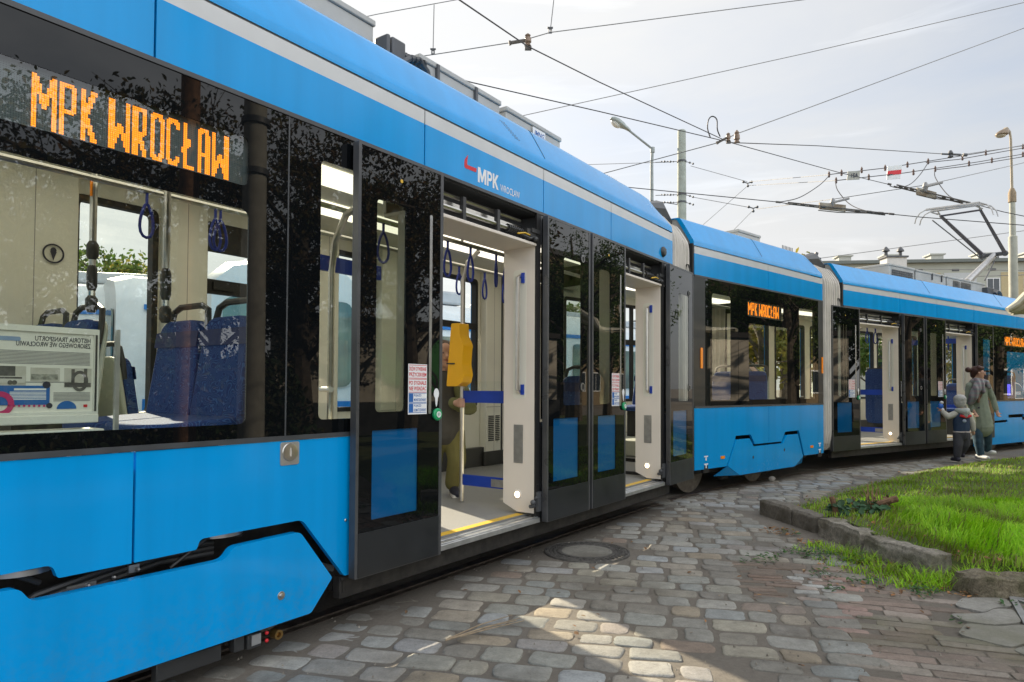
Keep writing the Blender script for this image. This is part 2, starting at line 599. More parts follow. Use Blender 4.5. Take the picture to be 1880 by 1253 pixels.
M['rail'] = pmat('rail steel', (.16, .13, .11), .42, metal=.7, var=.35, vs=12)
# ------------------------------------------------------------------ camera, sky, sun
cd = bpy.data.cameras.new('camera')
cam = bpy.data.objects.new('camera', cd)
COL.objects.link(cam)
cam.location = CAM
fw = Vector((0, math.cos(PITCH), math.sin(PITCH)))
rt = Vector((1, 0, 0)); up = rt.cross(fw)
rt2 = rt * math.cos(ROLL) + up * math.sin(ROLL)
up2 = up * math.cos(ROLL) - rt * math.sin(ROLL)
cam.matrix_world = Matrix(((rt2.x, up2.x, -fw.x, CAM.x), (rt2.y, up2.y, -fw.y, CAM.y), (rt2.z, up2.z, -fw.z, CAM.z), (0, 0, 0, 1)))
cd.sensor_width = 36; cd.sensor_fit = 'HORIZONTAL'
cd.lens = 36 * F / 1880
cd.shift_y = SH / 1880
cd.clip_start = .05; cd.clip_end = 3000
scn.camera = cam

SUN_AZ = Vector((-.55, .835, 0)).normalized()      # horizontal direction towards the sun
SUN_EL = R(29)
sd = bpy.data.lights.new('sun', 'SUN')
sd.energy = 5.0; sd.angle = R(.5); sd.color = (1.0, .86, .66)
sun = bpy.data.objects.new('sun', sd)
COL.objects.link(sun)
tosun = (SUN_AZ * math.cos(SUN_EL) + Vector((0, 0, math.sin(SUN_EL))))
sun.rotation_euler = tosun.to_track_quat('Z', 'Y').to_euler()
sun.location = (-20, 30, 20)

w = bpy.data.worlds.new('World'); scn.world = w
w.use_nodes = True
nt = w.node_tree
for n in list(nt.nodes): nt.nodes.remove(n)
L = nt.links.new
wo = nt.nodes.new('ShaderNodeOutputWorld')
bg = N(nt, 'ShaderNodeBackground', i_Strength=.10)
sky = N(nt, 'ShaderNodeTexSky', sky_type='NISHITA')
sky.sun_disc = False
sky.sun_elevation = SUN_EL
sky.sun_rotation = math.atan2(SUN_AZ.x, SUN_AZ.y)
sky.air_density = 1.0; sky.dust_density = 1.5; sky.ozone_density = 1.2
tc = N(nt, 'ShaderNodeTexCoord')
mp = N(nt, 'ShaderNodeMapping'); mp.inputs['Scale'].default_value = (1.0, 1.6, 4.5)
mp.inputs['Rotation'].default_value = (0, 0, .5)
L(tc.outputs['Generated'], mp.inputs['Vector'])
cn = N(nt, 'ShaderNodeTexNoise', i_Scale=1.25, i_Detail=7.0, i_Roughness=.55, i_Distortion=.5)
L(mp.outputs[0], cn.inputs['Vector'])
cr = N(nt, 'ShaderNodeMapRange')
cr.inputs['From Min'].default_value = .36; cr.inputs['From Max'].default_value = .72
cr.inputs['To Min'].default_value = .56; cr.inputs['To Max'].default_value = .98
L(cn.outputs['Fac'], cr.inputs['Value'])
# high thin cloud: milky, thinner away from the sun
vd = N(nt, 'ShaderNodeVectorMath', operation='DOT_PRODUCT'); vd.inputs[1].default_value = tosun
L(tc.outputs['Generated'], vd.inputs[0])
vr = N(nt, 'ShaderNodeMapRange')
vr.inputs['From Min'].default_value = .35; vr.inputs['From Max'].default_value = .95
vr.inputs['To Min'].default_value = 0.0; vr.inputs['To Max'].default_value = .25
L(vd.outputs['Value'], vr.inputs['Value'])
ad = N(nt, 'ShaderNodeMath', operation='ADD', use_clamp=True)
L(cr.outputs[0], ad.inputs[0]); L(vr.outputs[0], ad.inputs[1])
mx = N(nt, 'ShaderNodeMix', data_type='RGBA')
# veil brightened behind the photographer, added to light the tram's shaded near side
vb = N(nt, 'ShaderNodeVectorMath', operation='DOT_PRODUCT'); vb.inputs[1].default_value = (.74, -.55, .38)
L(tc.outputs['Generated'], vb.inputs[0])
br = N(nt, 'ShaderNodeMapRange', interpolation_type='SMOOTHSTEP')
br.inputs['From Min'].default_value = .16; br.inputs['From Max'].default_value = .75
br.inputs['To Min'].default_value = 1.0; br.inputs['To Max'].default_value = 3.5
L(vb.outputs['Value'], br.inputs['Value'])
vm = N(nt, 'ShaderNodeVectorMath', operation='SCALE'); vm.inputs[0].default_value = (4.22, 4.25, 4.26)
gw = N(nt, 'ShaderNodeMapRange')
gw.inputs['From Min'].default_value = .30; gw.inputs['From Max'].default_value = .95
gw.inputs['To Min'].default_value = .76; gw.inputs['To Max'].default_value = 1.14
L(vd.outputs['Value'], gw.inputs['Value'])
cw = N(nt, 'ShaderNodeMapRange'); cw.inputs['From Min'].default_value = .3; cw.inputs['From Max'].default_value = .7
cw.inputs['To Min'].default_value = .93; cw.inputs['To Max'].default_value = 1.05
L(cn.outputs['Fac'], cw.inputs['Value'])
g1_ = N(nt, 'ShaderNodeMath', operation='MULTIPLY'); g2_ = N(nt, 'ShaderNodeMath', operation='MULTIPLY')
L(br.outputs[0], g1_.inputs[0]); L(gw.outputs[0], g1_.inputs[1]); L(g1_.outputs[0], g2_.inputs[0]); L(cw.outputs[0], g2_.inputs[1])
m3 = N(nt, 'ShaderNodeMapping'); m3.inputs['Scale'].default_value = (1.6, 2.2, 13.0); m3.inputs['Rotation'].default_value = (.05, -.05, .2)
L(tc.outputs['Generated'], m3.inputs['Vector'])
wn_ = N(nt, 'ShaderNodeTexNoise', i_Scale=1.6, i_Detail=6.0, i_Roughness=.6, i_Distortion=.8)
L(m3.outputs[0], wn_.inputs['Vector'])
wr = N(nt, 'ShaderNodeMapRange'); wr.inputs['From Min'].default_value = .56; wr.inputs['From Max'].default_value = .76
wr.inputs['To Min'].default_value = 0.0; wr.inputs['To Max'].default_value = .16
L(wn_.outputs['Fac'], wr.inputs['Value'])
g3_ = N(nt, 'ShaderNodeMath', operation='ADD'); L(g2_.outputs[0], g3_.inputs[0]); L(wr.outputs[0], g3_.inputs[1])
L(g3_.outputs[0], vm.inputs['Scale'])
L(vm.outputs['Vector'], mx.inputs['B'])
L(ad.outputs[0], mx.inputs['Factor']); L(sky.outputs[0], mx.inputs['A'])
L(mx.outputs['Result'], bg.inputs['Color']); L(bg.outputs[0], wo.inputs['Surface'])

vs_ = scn.view_settings
scn.display_settings.display_device = 'sRGB'
vs_.view_transform = 'Standard'; vs_.look = 'None'; vs_.exposure = 1.06; vs_.gamma = 1; vs_.use_curve_mapping = False
cy = scn.cycles
cy.max_bounces = 10; cy.transparent_max_bounces = 24; cy.diffuse_bounces = 4; cy.glossy_bounces = 5
cy.transmission_bounces = 6
cy.sample_clamp_indirect = 6.0
cy.use_denoising = True
cy.caustics_reflective = False; cy.caustics_refractive = False

# ------------------------------------------------------------------ the tram
tram = thing('tram', 'long bright blue articulated low-floor tram with open doors, bending away along the cobbles', 'tram', S1.o)

Z_SILL, Z_GL0, Z_GL1, Z_UP0, Z_UP1, Z_ST1, Z_CV = 1.0, 1.022, 2.522, 2.542, 2.788, 2.868, 2.882
FLOOR = .33
W = 2.35


def bp(S, name, loops, d0, d1, mat, parent=None, bevel=.004, **kw):
    mb = MB(); mb.prism(loops, d0, d1)
    return mb.build(name, mat, parent or tram, S.M, bevel=bevel, **kw)


def window(S, a, b, holes, z0=Z_GL0, z1=Z_GL1, r=.04):
    """black-edged glazing from a to b; holes = clear rectangles (s0, z0, s1, z1)"""
    hl = [rect(h[0], h[1], h[2], h[3], r) for h in holes]
    o = bp(S, 'window', [rect(a, z0, b, z1)] + hl, 0.0, .007, M['frit'], bevel=0)
    for h in hl:
        mb = MB(); mb.sheet(h, .002)
        mb.build('pane', M['glass'], o, S.M, smooth=0)
    return o


def upper_side(S, seams, s_end):
    """blue cantrail panels with a pale stripe, one per seam interval"""
    for i in range(len(seams) - 1):
        a, b = seams[i] + .005, seams[i + 1] - .005
        o = bp(S, 'upper_panel', rect(a, Z_UP0, b, Z_UP1), 0, .03, M['blue'])
        mb = MB(); mb.prism(rect(a, Z_UP1, b, Z_ST1), .0, .03)
        mb.build('stripe', M['stripe'], o, S.M, bevel=.003)


COVE = [(.004, Z_CV), (.006, 2.925), (.012, 2.945), (.026, 2.968), (.07, 3.040), (.12, 3.120), (.168, 3.196), (.183, 3.218), (.20, 3.232), (.225, 3.240), (.30, 3.244), (.42, 3.246)]


def roof(S, a, b, taper_a=False, taper_b=False, joints=()):
    mb = MB()
    ss = [a, a + .10, a + .2] if taper_a else [a]
    ss += [b - .34, b - .17, b] if taper_b else [b]
    rg = []
    for s in ss:
        f = 0
        if taper_b and s > b - .2: f = .05 if s == b else .012
        rg.append([(s, n + f * min(1, max(0, z - 2.95) * 4), z - f * .5 * max(0, z - 3.0)) for n, z in COVE])
    n = len(COVE)
    vs = [p for r_ in rg for p in r_]
    fs = []
    for i in range(len(rg) - 1):
        for k in range(n - 1):
            fs.append((i * n + k, (i + 1) * n + k, (i + 1) * n + k + 1, i * n + k + 1))
    mb.add(vs, fs)
    # closing edge returns so the panel has thickness at both ends
    for e in (0, len(rg) - 1):
        st = rg[e]
        back = [(p[0], p[1] + .05, p[2] - .01) for p in st]
        vs = st + back
        fs = [(k, k + 1, n + k + 1, n + k) for k in range(n - 1)]
        mb.add(vs, fs if e else [tuple(reversed(f)) for f in fs])
    rp = mb.build('roof_edge_panel', M['blue'], tram, S.M, smooth=50)
    for sj in joints:
        mb = MB(); mb.tube([(sj + .12 * (z - 2.9), n_ - .0005, z + .0005) for n_, z in COVE[3:]], .0028, 5)
        mb.build('roof_joint', M['anthracite'], rp, S.M)
    mb = MB()
    mb.box(a, .40, 3.18, b, W - .40, 3.240)
    cv = [(n_ + .012, z - .012) for n_, z in COVE]
    mb.prism(cv + [(W - n_, z) for n_, z in reversed(cv)], a + .012, b - (.36 if taper_b else .012), 'cross')
    mb.box(a + .01, .05, 2.80, b - .01, .40, 2.876)
    mb.build('roof', M['roofgrey'], tram, S.M)
    mb = MB()
    far = [(W - n_, z) for n_, z in COVE]
    vs = [(a, n_, z) for n_, z in far] + [(b, n_, z) for n_, z in far]
    mb.add(vs, [(k, k + 1, n + k + 1, n + k) for k in range(n - 1)])
    mb.build('roof_edge_panel', M['blue'], tram, S.M, smooth=50)


def far_side(S, a, b, wins, z0=1.05, z1=2.50):
    hl = [rect(x0, z0, x1, z1, .05) for x0, x1 in wins]
    mb = MB(); mb.prism([rect(a, .34, b, 2.66)] + hl, 2.27, 2.325)
    lin = mb.build('wall_lining', M['cream'], tram, S.M)
    mb = MB(); mb.prism([rect(a, .2, b, 2.88)] + hl, 2.33, 2.35)
    mb.build('outer_skin', M['blue'], tram, S.M)
    for x0, x1 in wins:
        mb = MB(); mb.prism([rect(x0 - .03, z0 - .03, x1 + .03, z1 + .03, .06), rect(x0 + .012, z0 + .012, x1 - .012, z1 - .012, .04)], 2.262, 2.332)
        f = mb.build('window_frame', M['rubber'], tram, S.M)
        mb = MB(); mb.sheet(rect(x0, z0, x1, z1), 2.30)
        mb.build('pane', M['glass_far'], f, S.M, smooth=0)


def ceiling(S, a, b):
    mb = MB(); mb.box(a, .06, 2.64, b, 2.27, 2.70)
    mb.prism([(.28, 2.60), (.62, 2.639), (.28, 2.639)], a, b, 'cross')
    c = mb.build('ceiling', M['cream'], tram, S.M)
    for n0 in (.72, 1.36):  # glowing strips added to brighten the dark interior
        mb = MB(); mb.box(a + .1, n0, 2.628, b - .1, n0 + .32, 2.639)
        mb.build('fill_strip', M['ceiling_fill'], c, S.M)


def floor(S, a, b, n0=.10):
    mb = MB(); mb.box(a, n0, .30, b, 2.27, FLOOR)
    mb.build('floor', M['floor'], tram, S.M)
    mb = MB(); mb.box(a, n0, .20, b, 2.25, .295)
    mb.build('underframe', M['void'], tram, S.M)
    mb = MB(); mb.box(a, 2.2, FLOOR, b, 2.268, .55)
    mb.build('wall_skirting', M['plastic'], tram, S.M)


def inner_wall(S, a, b, z1=1.0, n0=.045):
    mb = MB(); mb.box(a, n0, FLOOR, b, n0 + .03, z1)
    return mb.build('wall_lining', M['cream'], tram, S.M)


BADGE = None


def door_leaf(S, a, b, kind, z0=.283, z1=2.510):
    """one outward-sliding door leaf; kind 'lead' carries button and notices, 'plain' the round badges"""
    w_ = b - a
    n0, n1 = -.066, -.024
    X = lambda f: a + f * w_
    zk = z0 + .225
    mb = MB()
    mb.prism([rect(a, z0, b, z1, .006, 2), rect(a + .020, zk, b - .024, z1 - .016)], n0, n1)
    d = mb.build('door', M['leaf_frame'], tram, S.M, bevel=.003)
    mb = MB(); mb.prism(rect(a + .021, z0 + .004, b - .025, zk), n0 - .003, n0 - .0005)
    mb.build('kick_panel', M['anthracite'], d, S.M)
    if kind == 'lead':
        hole = (X(.20), 1.12, X(.53), 2.24)
        blue = (X(.17), .565, X(.70), 1.025)
    else:
        hole = (X(.36), 1.12, X(.80), 2.24)
        blue = (X(.14), .565, X(.72), 1.025)
    hr = rect(*hole, .03)
    br = rect(*blue, .004, 1)
    mb = MB(); mb.prism([rect(a + .020, zk, b - .024, z1 - .016), hr, br], n0 + .002, n0 + .012)
    mb.build('glass_edge', M['frit'], d, S.M)
    mb = MB(); mb.sheet(hr, n0 + .004)
    mb.sheet(br, n0 + .004)
    mb.build('pane', M['glass_door'], d, S.M, smooth=0)
    mb = MB(); mb.prism(rect(blue[0] - .01, blue[1] - .01, blue[2] + .01, blue[3] + .01), n0 + .0125, n0 + .016)
    mb.build('blue_panel', M['blue_dull'], d, S.M)
    mb = MB()
    if kind == 'lead':
        xh = X(.84)
        mb.tube([(xh, n1 + .02, 1.12), (xh, n1 + .045, 1.16), (xh, n1 + .045, 2.20), (xh, n1 + .02, 2.24)], .014)
        mb.build('handle', M['steel_dull'], d, S.M)
        # see-through slot in front of the grab bar
        mb = MB(); mb.prism(rect(X(.825), 1.10, X(.858), 2.24, .008), n0 + .0005, n0 + .0019)
        mb.build('grab_strip', M['steel_dull'], d, S.M)
        mb = MB(); mb.lathe([(.002, -.0012), (.010, -.001), (.010, .001)], (X(.47), n0, 2.375), 14, 'y')
        mb.build('indicator', M['yellow'], d, S.M)
        # stack of four notices
        x0, x1 = X(.57), X(.80)
        rows = [(1.300, 1.375, 'red', 'DRZWI OTWIERANE', 'PRZYCISKIEM'), (1.222, 1.297, 'red', 'PO SYGNALE', 'NIE WSIADAC'),
                (1.165, 1.219, 'blue_print', 'POJAZD', 'MONITOROWANY'), (1.108, 1.162, 'blue_print', 'POJAZD', 'KLIMATYZOWANY')]
        mb = MB(); mb.prism(rect(x0, 1.100, x1, 1.380), n0 + .0002, n0 + .0018)
        st = mb.build('notice_sticker', M['white'], d, S.M)
        mr, mblu = MB(), MB()
        for za, zb, colr, t1, t2 in rows:
            q = mr if colr == 'red' else mblu
            h = (zb - za)
            xl = x0 + .006
            if colr != 'red':
                q.sheet(rect(x0 + .005, za + .004, x0 + .040, zb - .004), n0 - .0002)
                xl = x0 + .046
            ws = x1 - .006 - xl
            text_on(q, t1, xl, zb - h * .44, n0 - .0003, h * .30, ws * (1 if len(t1) > 8 else .6), bold=.02)
            text_on(q, t2, xl, za + h * .14, n0 - .0003, h * .30, ws * (1 if len(t2) > 8 else .6), bold=.02)
            for e in (za, zb - .003):
                q.sheet(rect(x0 + .003, e, x1 - .003, e + .003), n0 - .0002)
        mr.build('red_lettering', M['red'], d, S.M, smooth=0)
        mblu.build('blue_lettering', M['blue_print'], d, S.M, smooth=0)
        xc = X(.925)
        mb = MB()
        mb.prism(disc(xc, 1.215, .022, .030), n0 - .0002, n0 + .001)
        mb.prism([(xc - .012, 1.19), (xc + .012, 1.19), (xc + .006, 1.15), (xc, 1.138), (xc - .006, 1.15)], n0 - .0004, n0 + .001)
        mb.build('key_sticker', M['white'], d, S.M)
        mb = MB(); mb.lathe([(.034, .0), (.036, -.012), (.030, -.018), (.012, -.019)][::-1], (xc, n0, 1.095), 20, 'y')
        g = mb.build('door_button', M['green'], d, S.M)
        mb = MB(); mb.prism([disc(xc, 1.095, .018), disc(xc, 1.095, .012)], n0 - .022, n0 - .018)
        mb.prism(rect(xc - .0025, 1.085, xc + .0025, 1.105), n0 - .022, n0 - .018)
        mb.build('button_symbol', M['white'], d, S.M)
    else:
        for zc, rr in ((2.27, .030), (1.26, .034)):
            mb = MB(); mb.lathe([(rr, 0), (rr, -.004), (rr - .006, -.006), (rr - .006, -.003), (.004, -.003)][::-1], (X(.80), n0 + .001, zc), 20, 'y')
            mb.build('round_badge', M['plastic'], d, S.M)
            mb = MB(); mb.prism([disc(X(.80), zc, rr * .9), disc(X(.80), zc, rr * .7)], n0 - .0064, n0 - .0055)
            mb.build('badge_ring', M['steel_dull'], d, S.M)
    return d


def doorway(S, a, b, jamb=True, zt=2.28):
    """everything round one open doorway: sill, jamb, header, gear and posts"""
    mb = MB()
    mb.box(a - .02, -.028, .285, b + .02, .10, .318)
    mb.box(a - .02, -.012, .318, b + .02, .02, .324)
    mb.box(a - .02, .045, .318, b + .02, .06, .324)
    mb.build('door_sill', M['alu'], tram, S.M, bevel=.003)
    mb = MB(); mb.box(a, .105, FLOOR, b, .165, FLOOR + .0025)
    mb.build('yellow_edge', M['yellow'], tram, S.M)
    # far jamb
    mb = MB()
    mb.prism([(.012, .345), (.012, zt), (.285, zt), (.285, .40), (.16, .345)], b, b + .07, 'cross')
    j = mb.build('door_jamb', M['jamb'], tram, S.M, bevel=.006)
    mb = MB(); mb.prism([rect(.085, 1.17, .20, 2.12, .03)], b - .0015, b, 'cross')
    mb.build('handle_recess', M['cream'], j, S.M)
    mb = MB()
    mb.tube([(b - .002, .14, 1.22), (b - .035, .14, 1.235), (b - .035, .14, 2.06), (b - .002, .14, 2.075)], .015)
    mb.build('handle', M['steel'], j, S.M)
    mb = MB()
    for zz in (1.20, 2.02):
        mb.box(b - .012, .10, zz, b - .002, .126, zz + .075)
    mb.islands('handle_mount', M['blue_deep'], j, S.M)
    mb = MB(); mb.prism(rect(.11, .70, .19, .98), b - .003, b - .0005, 'cross')
    gr = mb.build('speaker_grille', M['steel_dull'], j, S.M)
    mb = MB(); mb.lathe([(.022, -.006), (.033, -.004), (.036, 0)], (b, .155, .47), 18, 'x')
    mb.build('lamp_ring', M['jamb'], j, S.M)
    mb = MB(); mb.lathe([(.001, -.009), (.022, -.008), (.024, -.005)], (b, .155, .47), 18, 'x')
    mb.build('step_lamp', M['lamp'], j, S.M)
    mb = MB()
    mb.box(b + .002, -.018, .36, b + .06, .01, .50)
    mb.tube([(b - .04, .02, .40), (b + .04, .0, .40)], .014); mb.tube([(b - .02, -.01, .46), (b + .05, -.01, .46)], .010)
    mb.ball((b - .03, .0, .43), .02)
    mb.build('door_guide', M['roofdark'], j, S.M)
    # near jamb
    mb = MB(); mb.prism([(.012, .345), (.012, zt), (.20, zt), (.20, .345)], a - .06, a, 'cross')
    mb.build('door_jamb', M['jamb'], tram, S.M, bevel=.006)
    # header and door gear
    mb = MB()
    mb.box(a - .06, .0, zt, b + .07, .32, zt + .022)
    mb.box(a - .06, .30, zt + .022, b + .07, .33, 2.64)
    h = mb.build('door_header', M['jamb'], tram, S.M, bevel=.004)
    mb = MB(); mb.box(a - .05, .17, zt + .023, b + .06, .19, 2.53); mb.box(a - .05, .02, 2.515, b + .06, .17, 2.532)
    mb.box(b + .06, .0, zt + .023, b + .075, .17, 2.53)
    mb.build('gear_box', M['roofdark'], h, S.M)
    mb = MB()
    mb.tube([(a, .05, 2.365), (b - .28, .05, 2.365)], .016); mb.tube([(a, .08, 2.455), (b - .1, .08, 2.455)], .013)
    mb.box(a, .10, 2.40, b - .05, .11, 2.425)
    mb.build('gear_rod', M['steel'], h, S.M)
    mb = MB()
    mb.tube([(b - .30, .05, 2.365), (b - .06, .05, 2.365)], .024)
    for k in range(9): mb.tube([(b - .30 + k * .026, .05, 2.365), (b - .288 + k * .026, .05, 2.365)], .029)
    mb.box(b - .12, .0, 2.34, b + .02, .06, 2.39); mb.box(b - .07, -.01, 2.37, b + .04, .03, 2.40)
    mb.tube([(b - .18, .02, 2.34), (b - .1, -.01, 2.318), (b - .02, .0, 2.345), (b + .03, .02, 2.33)], .010)
    mb.ball((b - .02, -.005, 2.325), .022); mb.ball((b - .10, .01, 2.32), .018)
    mb.build('door_motor', M['plastic'], h, S.M)
    mb = MB()
    for k in (.3, .62): mb.box(a + (b - a) * k, .03, 2.30, a + (b - a) * k + .03, .06, 2.46)
    mb.islands('gear_bracket', M['plastic'], h, S.M)
    mb = MB(); mb.tube([(b - .22, .015, 2.335), (b - .15, .0, 2.35), (b - .09, .0, 2.345)], .006)
    mb.build('yellow_cable', M['yellow'], h, S.M)
    # outer post beside the opening with a row of bolts
    mb = MB(); mb.box(b, -.004, .29, b + .05, .012, Z_GL1)
    for k in range(6): mb.ball((b + .025, -.005, .55 + k * .34), .006, n=6, m=4)
    mb.build('door_post', M['rubber'], tram, S.M)


def strap(S, s, n, z, ln=.20, rz=0.0, parent=None):
    c, sn = math.cos(rz), math.sin(rz)
    P = lambda u, zz: (s + u * c, n + u * sn, z + zz)
    mb = MB()
    mb.tube([P(0, .02), P(0, -.055)], .013, 6, sx=.5)
    lp = [P(.036 * math.sin(t * 2 * PI) * (1 - .38 * math.cos(t * 2 * PI)), -.06 - ln * .5 * (1 - math.cos(t * 2 * PI))) for t in [k / 16 for k in range(17)]]
    mb.tube(lp, .009, 6, cap=False)
    return mb.build('hanging_strap', M['strap'], parent or tram, S.M)


def seat(S, s, n, z, face=-1, w_=.42, shell=True):
    """seat with backrest; face=-1: the sitter looks towards -s"""
    f = face
    mb = MB()
    pts = [(-.46, .0), (-.44, .055), (-.10, .05), (-.03, .09), (.045, .50), (.02, .515), (-.005, .50), (-.07, .11), (-.13, .085), (-.42, .085), (-.475, .06)]
    # backrest as a rounded plate leaning back, cushion as a rounded slab
    bk = rounded([(n - w_ / 2, 0), (n + w_ / 2, 0), (n + w_ / 2 - .03, .50), (n - w_ / 2 + .03, .50)], [.05, .05, .09, .09], 5)
    def lean(d):
        return [(s - f * (d + b * .13), a, z + b) for a, b in bk]
    mb.rings([lean(-.035), lean(-.05), lean(.012), lean(.0)] if False else [lean(.03), lean(-.035)])
    o = mb.build('seat', M['fabric'], tram, S.M, bevel=.012, seg=3)
    mb = MB()
    cu = rounded([(0.0, n - w_ / 2), (.46, n - w_ / 2 + .02), (.46, n + w_ / 2 - .02), (0.0, n + w_ / 2)], [.02, .10, .10, .02], 5)
    a1 = [(s + f * p, q, z - .06) for p, q in cu]; a2 = [(s + f * p, q, z + .02 - (.02 if p > .3 else 0)) for p, q in cu]
    if f < 0: a1.reverse(); a2.reverse()
    mb.rings([a1, a2])
    mb.build('cushion', M['fabric'], o, S.M, bevel=.015, seg=3)
    mb = MB()
    mb.rings([lean(.062), lean(.034)] if True else [])
    mb.build('seat_shell', M['shell'], o, S.M, bevel=.01)
    hz = .47
    hd = [(s - f * (.02 + (z_ * .13)), n + x, z + z_) for x, z_ in
          [(-w_ / 2 + .035, .36), (-w_ / 2 + .03, hz), (-w_ / 2 + .05, hz + .085), (-w_ / 2 + .11, hz + .11), (w_ / 2 - .11, hz + .11), (w_ / 2 - .05, hz + .085), (w_ / 2 - .03, hz), (w_ / 2 - .035, .36)]]
    mb = MB(); mb.tube(hd, .017, 8)
    mb.build('grab_handle', M['plastic'], o, S.M)
    mb = MB(); mb.prism(rounded([(n - w_ / 2 + .01, z + .36), (n + w_ / 2 - .01, z + .36), (n + w_ / 2 - .013, z + .44), (n - w_ / 2 + .013, z + .44)], .01), 0, .004, 'cross')
    mb.v = [(s - f * ((p[2] - z) * .13 - .037) + f * p[0], p[1], p[2]) for p in mb.v]
    mb.build('head_band', M['headband'], o, S.M)
    mb = MB(); mb.box(s - .30 if f < 0 else s + .05, n - .08, FLOOR, s - .05 if f < 0 else s + .30, n + .08, z - .05)
    mb.build('seat_leg', M['plastic'], o, S.M)
    return o


def pole(S, pts, r=.017, joints=()):
    mb = MB(); mb.tube(pts, r, 10)
    o = mb.build('grab_pole', M['steel'], tram, S.M)
    for p, rr, h in joints:
        mb = MB(); mb.lathe([(rr * .6, -h), (rr, -h * .6), (rr, h * .6), (rr * .6, h)], p, 12)
        mb.build('pole_joint', M['plastic'], o, S.M)
    return o


def partition(S, s, n0, n1):
    """glass draught screen beside a doorway with two blue bands"""
    mb = MB(); mb.sheet(rect(n0, .47, n1, 1.30), s, 'cross')
    mb.build('draught_screen', M['clear'], tram, S.M, smooth=0)
    mb = MB()
    for za, zb in ((1.13, 1.225), (.47, .555)):
        mb.prism(rect(n0, za, n1, zb), s - .006, s + .006, 'cross')
    mb.islands('screen_band', M['blue_deep'], tram, S.M)
    mb = MB(); mb.prism(rect(n0 + .02, .48, n0 + .20, .54), s - .0075, s - .006, 'cross')
    mb.build('screen_plate', M['steel_dull'], tram, S.M)


def validator(S, s, n, z):
    """slim yellow machine clamped to a pole, leaning a little to the side"""
    mb = MB()
    pr = [(-.075, .0), (-.030, .50), (.052, .50), (.056, .40), (.098, .325), (.090, .285), (.082, .17), (.098, .09), (.082, .03), (.032, .0)]
    mb.prism(rounded([(n - .01 - a, z + b) for a, b in pr], .010, 3), s - .10, s + .02, 'cross')
    o = mb.build('ticket_validator', M['orange'], tram, S.M, bevel=.01, seg=3)
    mb = MB(); mb.box(s - .108, n - .02, z + .175, s - .10, n + .06, z + .185)
    mb.build('validator_slot', M['plastic'], o, S.M)
    return o


O_ = [(.25, 0, .75, 0), (.75, 0, 1, .10), (1, .10, 1, .90), (1, .90, .75, 1), (.75, 1, .25, 1), (.25, 1, 0, .9), (0, .9, 0, .1), (0, .1, .25, 0)]
P_ = [(0, 0, 0, 1), (0, 1, .8, 1), (.8, 1, 1, .9), (1, .9, 1, .56), (1, .56, .8, .44), (.8, .44, 0, .44)]
GLYPH = {'M': [(0, 0, 0, 1), (0, 1, .5, .42), (.5, .42, 1, 1), (1, 1, 1, 0)], 'P': P_, 'K': [(0, 0, 0, 1), (1, 1, .25, .5), (.25, .5, 1, 0)],
         'W': [(0, 1, 0, 0), (0, 0, .5, .5), (.5, .5, 1, 0), (1, 0, 1, 1)], 'R': P_ + [(.4, .44, 1, 0)], 'O': O_, 'C': O_[:1] + O_[3:] + [(.75, 0, 1, .12), (.75, 1, 1, .88)],
         'Ł': [(.15, 1, .15, 0), (.15, 0, 1, 0), (-.08, .36, .6, .62)], 'A': [(0, 0, 0, .85), (0, .85, .25, 1), (.25, 1, .75, 1), (.75, 1, 1, .85), (1, .85, 1, 0), (0, .42, 1, .42)]}


def display(S, a, b, z0, z1, txt, t0, t1, pitch, light=True, n=.03):
    mb = MB(); mb.prism(rect(a - (.12 if light else .02), z0 - .06, b + (.08 if light else .02), z1 + .06), n, n + .03)
    o = mb.build('destination_display', M['led_bg'] if light else M['led_dark'], tram, S.M)
    hz = (z1 - z0) * (.93 if light else .86)
    zb = z0 + (z1 - z0 - hz) / 2
    wd = {'M': 1.0, 'W': .98, ' ': .34}
    tot = sum(wd.get(c, .72) + .13 for c in txt) - .13
    u = (t1 - t0) / tot
    segs = []
    x = t0
    tk = u * .112
    for c in txt:
        w_ = wd.get(c, .72) * u
        for ax_, ay, bx_, by in GLYPH.get(c, ()):
            segs.append((x + tk + ax_ * (w_ - 2 * tk), zb + tk + ay * (hz - 2 * tk), x + tk + bx_ * (w_ - 2 * tk), zb + tk + by * (hz - 2 * tk)))
        x += w_ + .13 * u
    def inside(p):
        for x0, y0, x1, y1 in segs:
            dx, dy = x1 - x0, y1 - y0
            t = max(0, min(1, ((p[0] - x0) * dx + (p[1] - y0) * dy) / (dx * dx + dy * dy)))
            ex, ey = abs(p[0] - x0 - t * dx), abs(p[1] - y0 - t * dy)
            if max(ex, ey) < tk * 1.02 and math.hypot(ex, ey) < tk * 1.25: return True
        return False
    on, offm = MB(), MB()
    h = pitch * .42
    nx, nz = int((b - a) / pitch), int((z1 - z0) / pitch)
    for i in range(nx):
        for j in range(nz):
            x, z = a + (i + .5) * pitch, z0 + (j + .5) * pitch
            if inside((x, z)):
                on.sheet(rect(x - h, z - h, x + h, z + h), n - .002)
            elif light:
                g = h * .42
                offm.sheet(rect(x - g, z - g, x + g, z + g), n - .001)
    on.build('amber_lettering', M['led'], o, S.M, smooth=0)
    if light: offm.build('unlit_diodes', M['ink'], o, S.M, smooth=0)
    return o
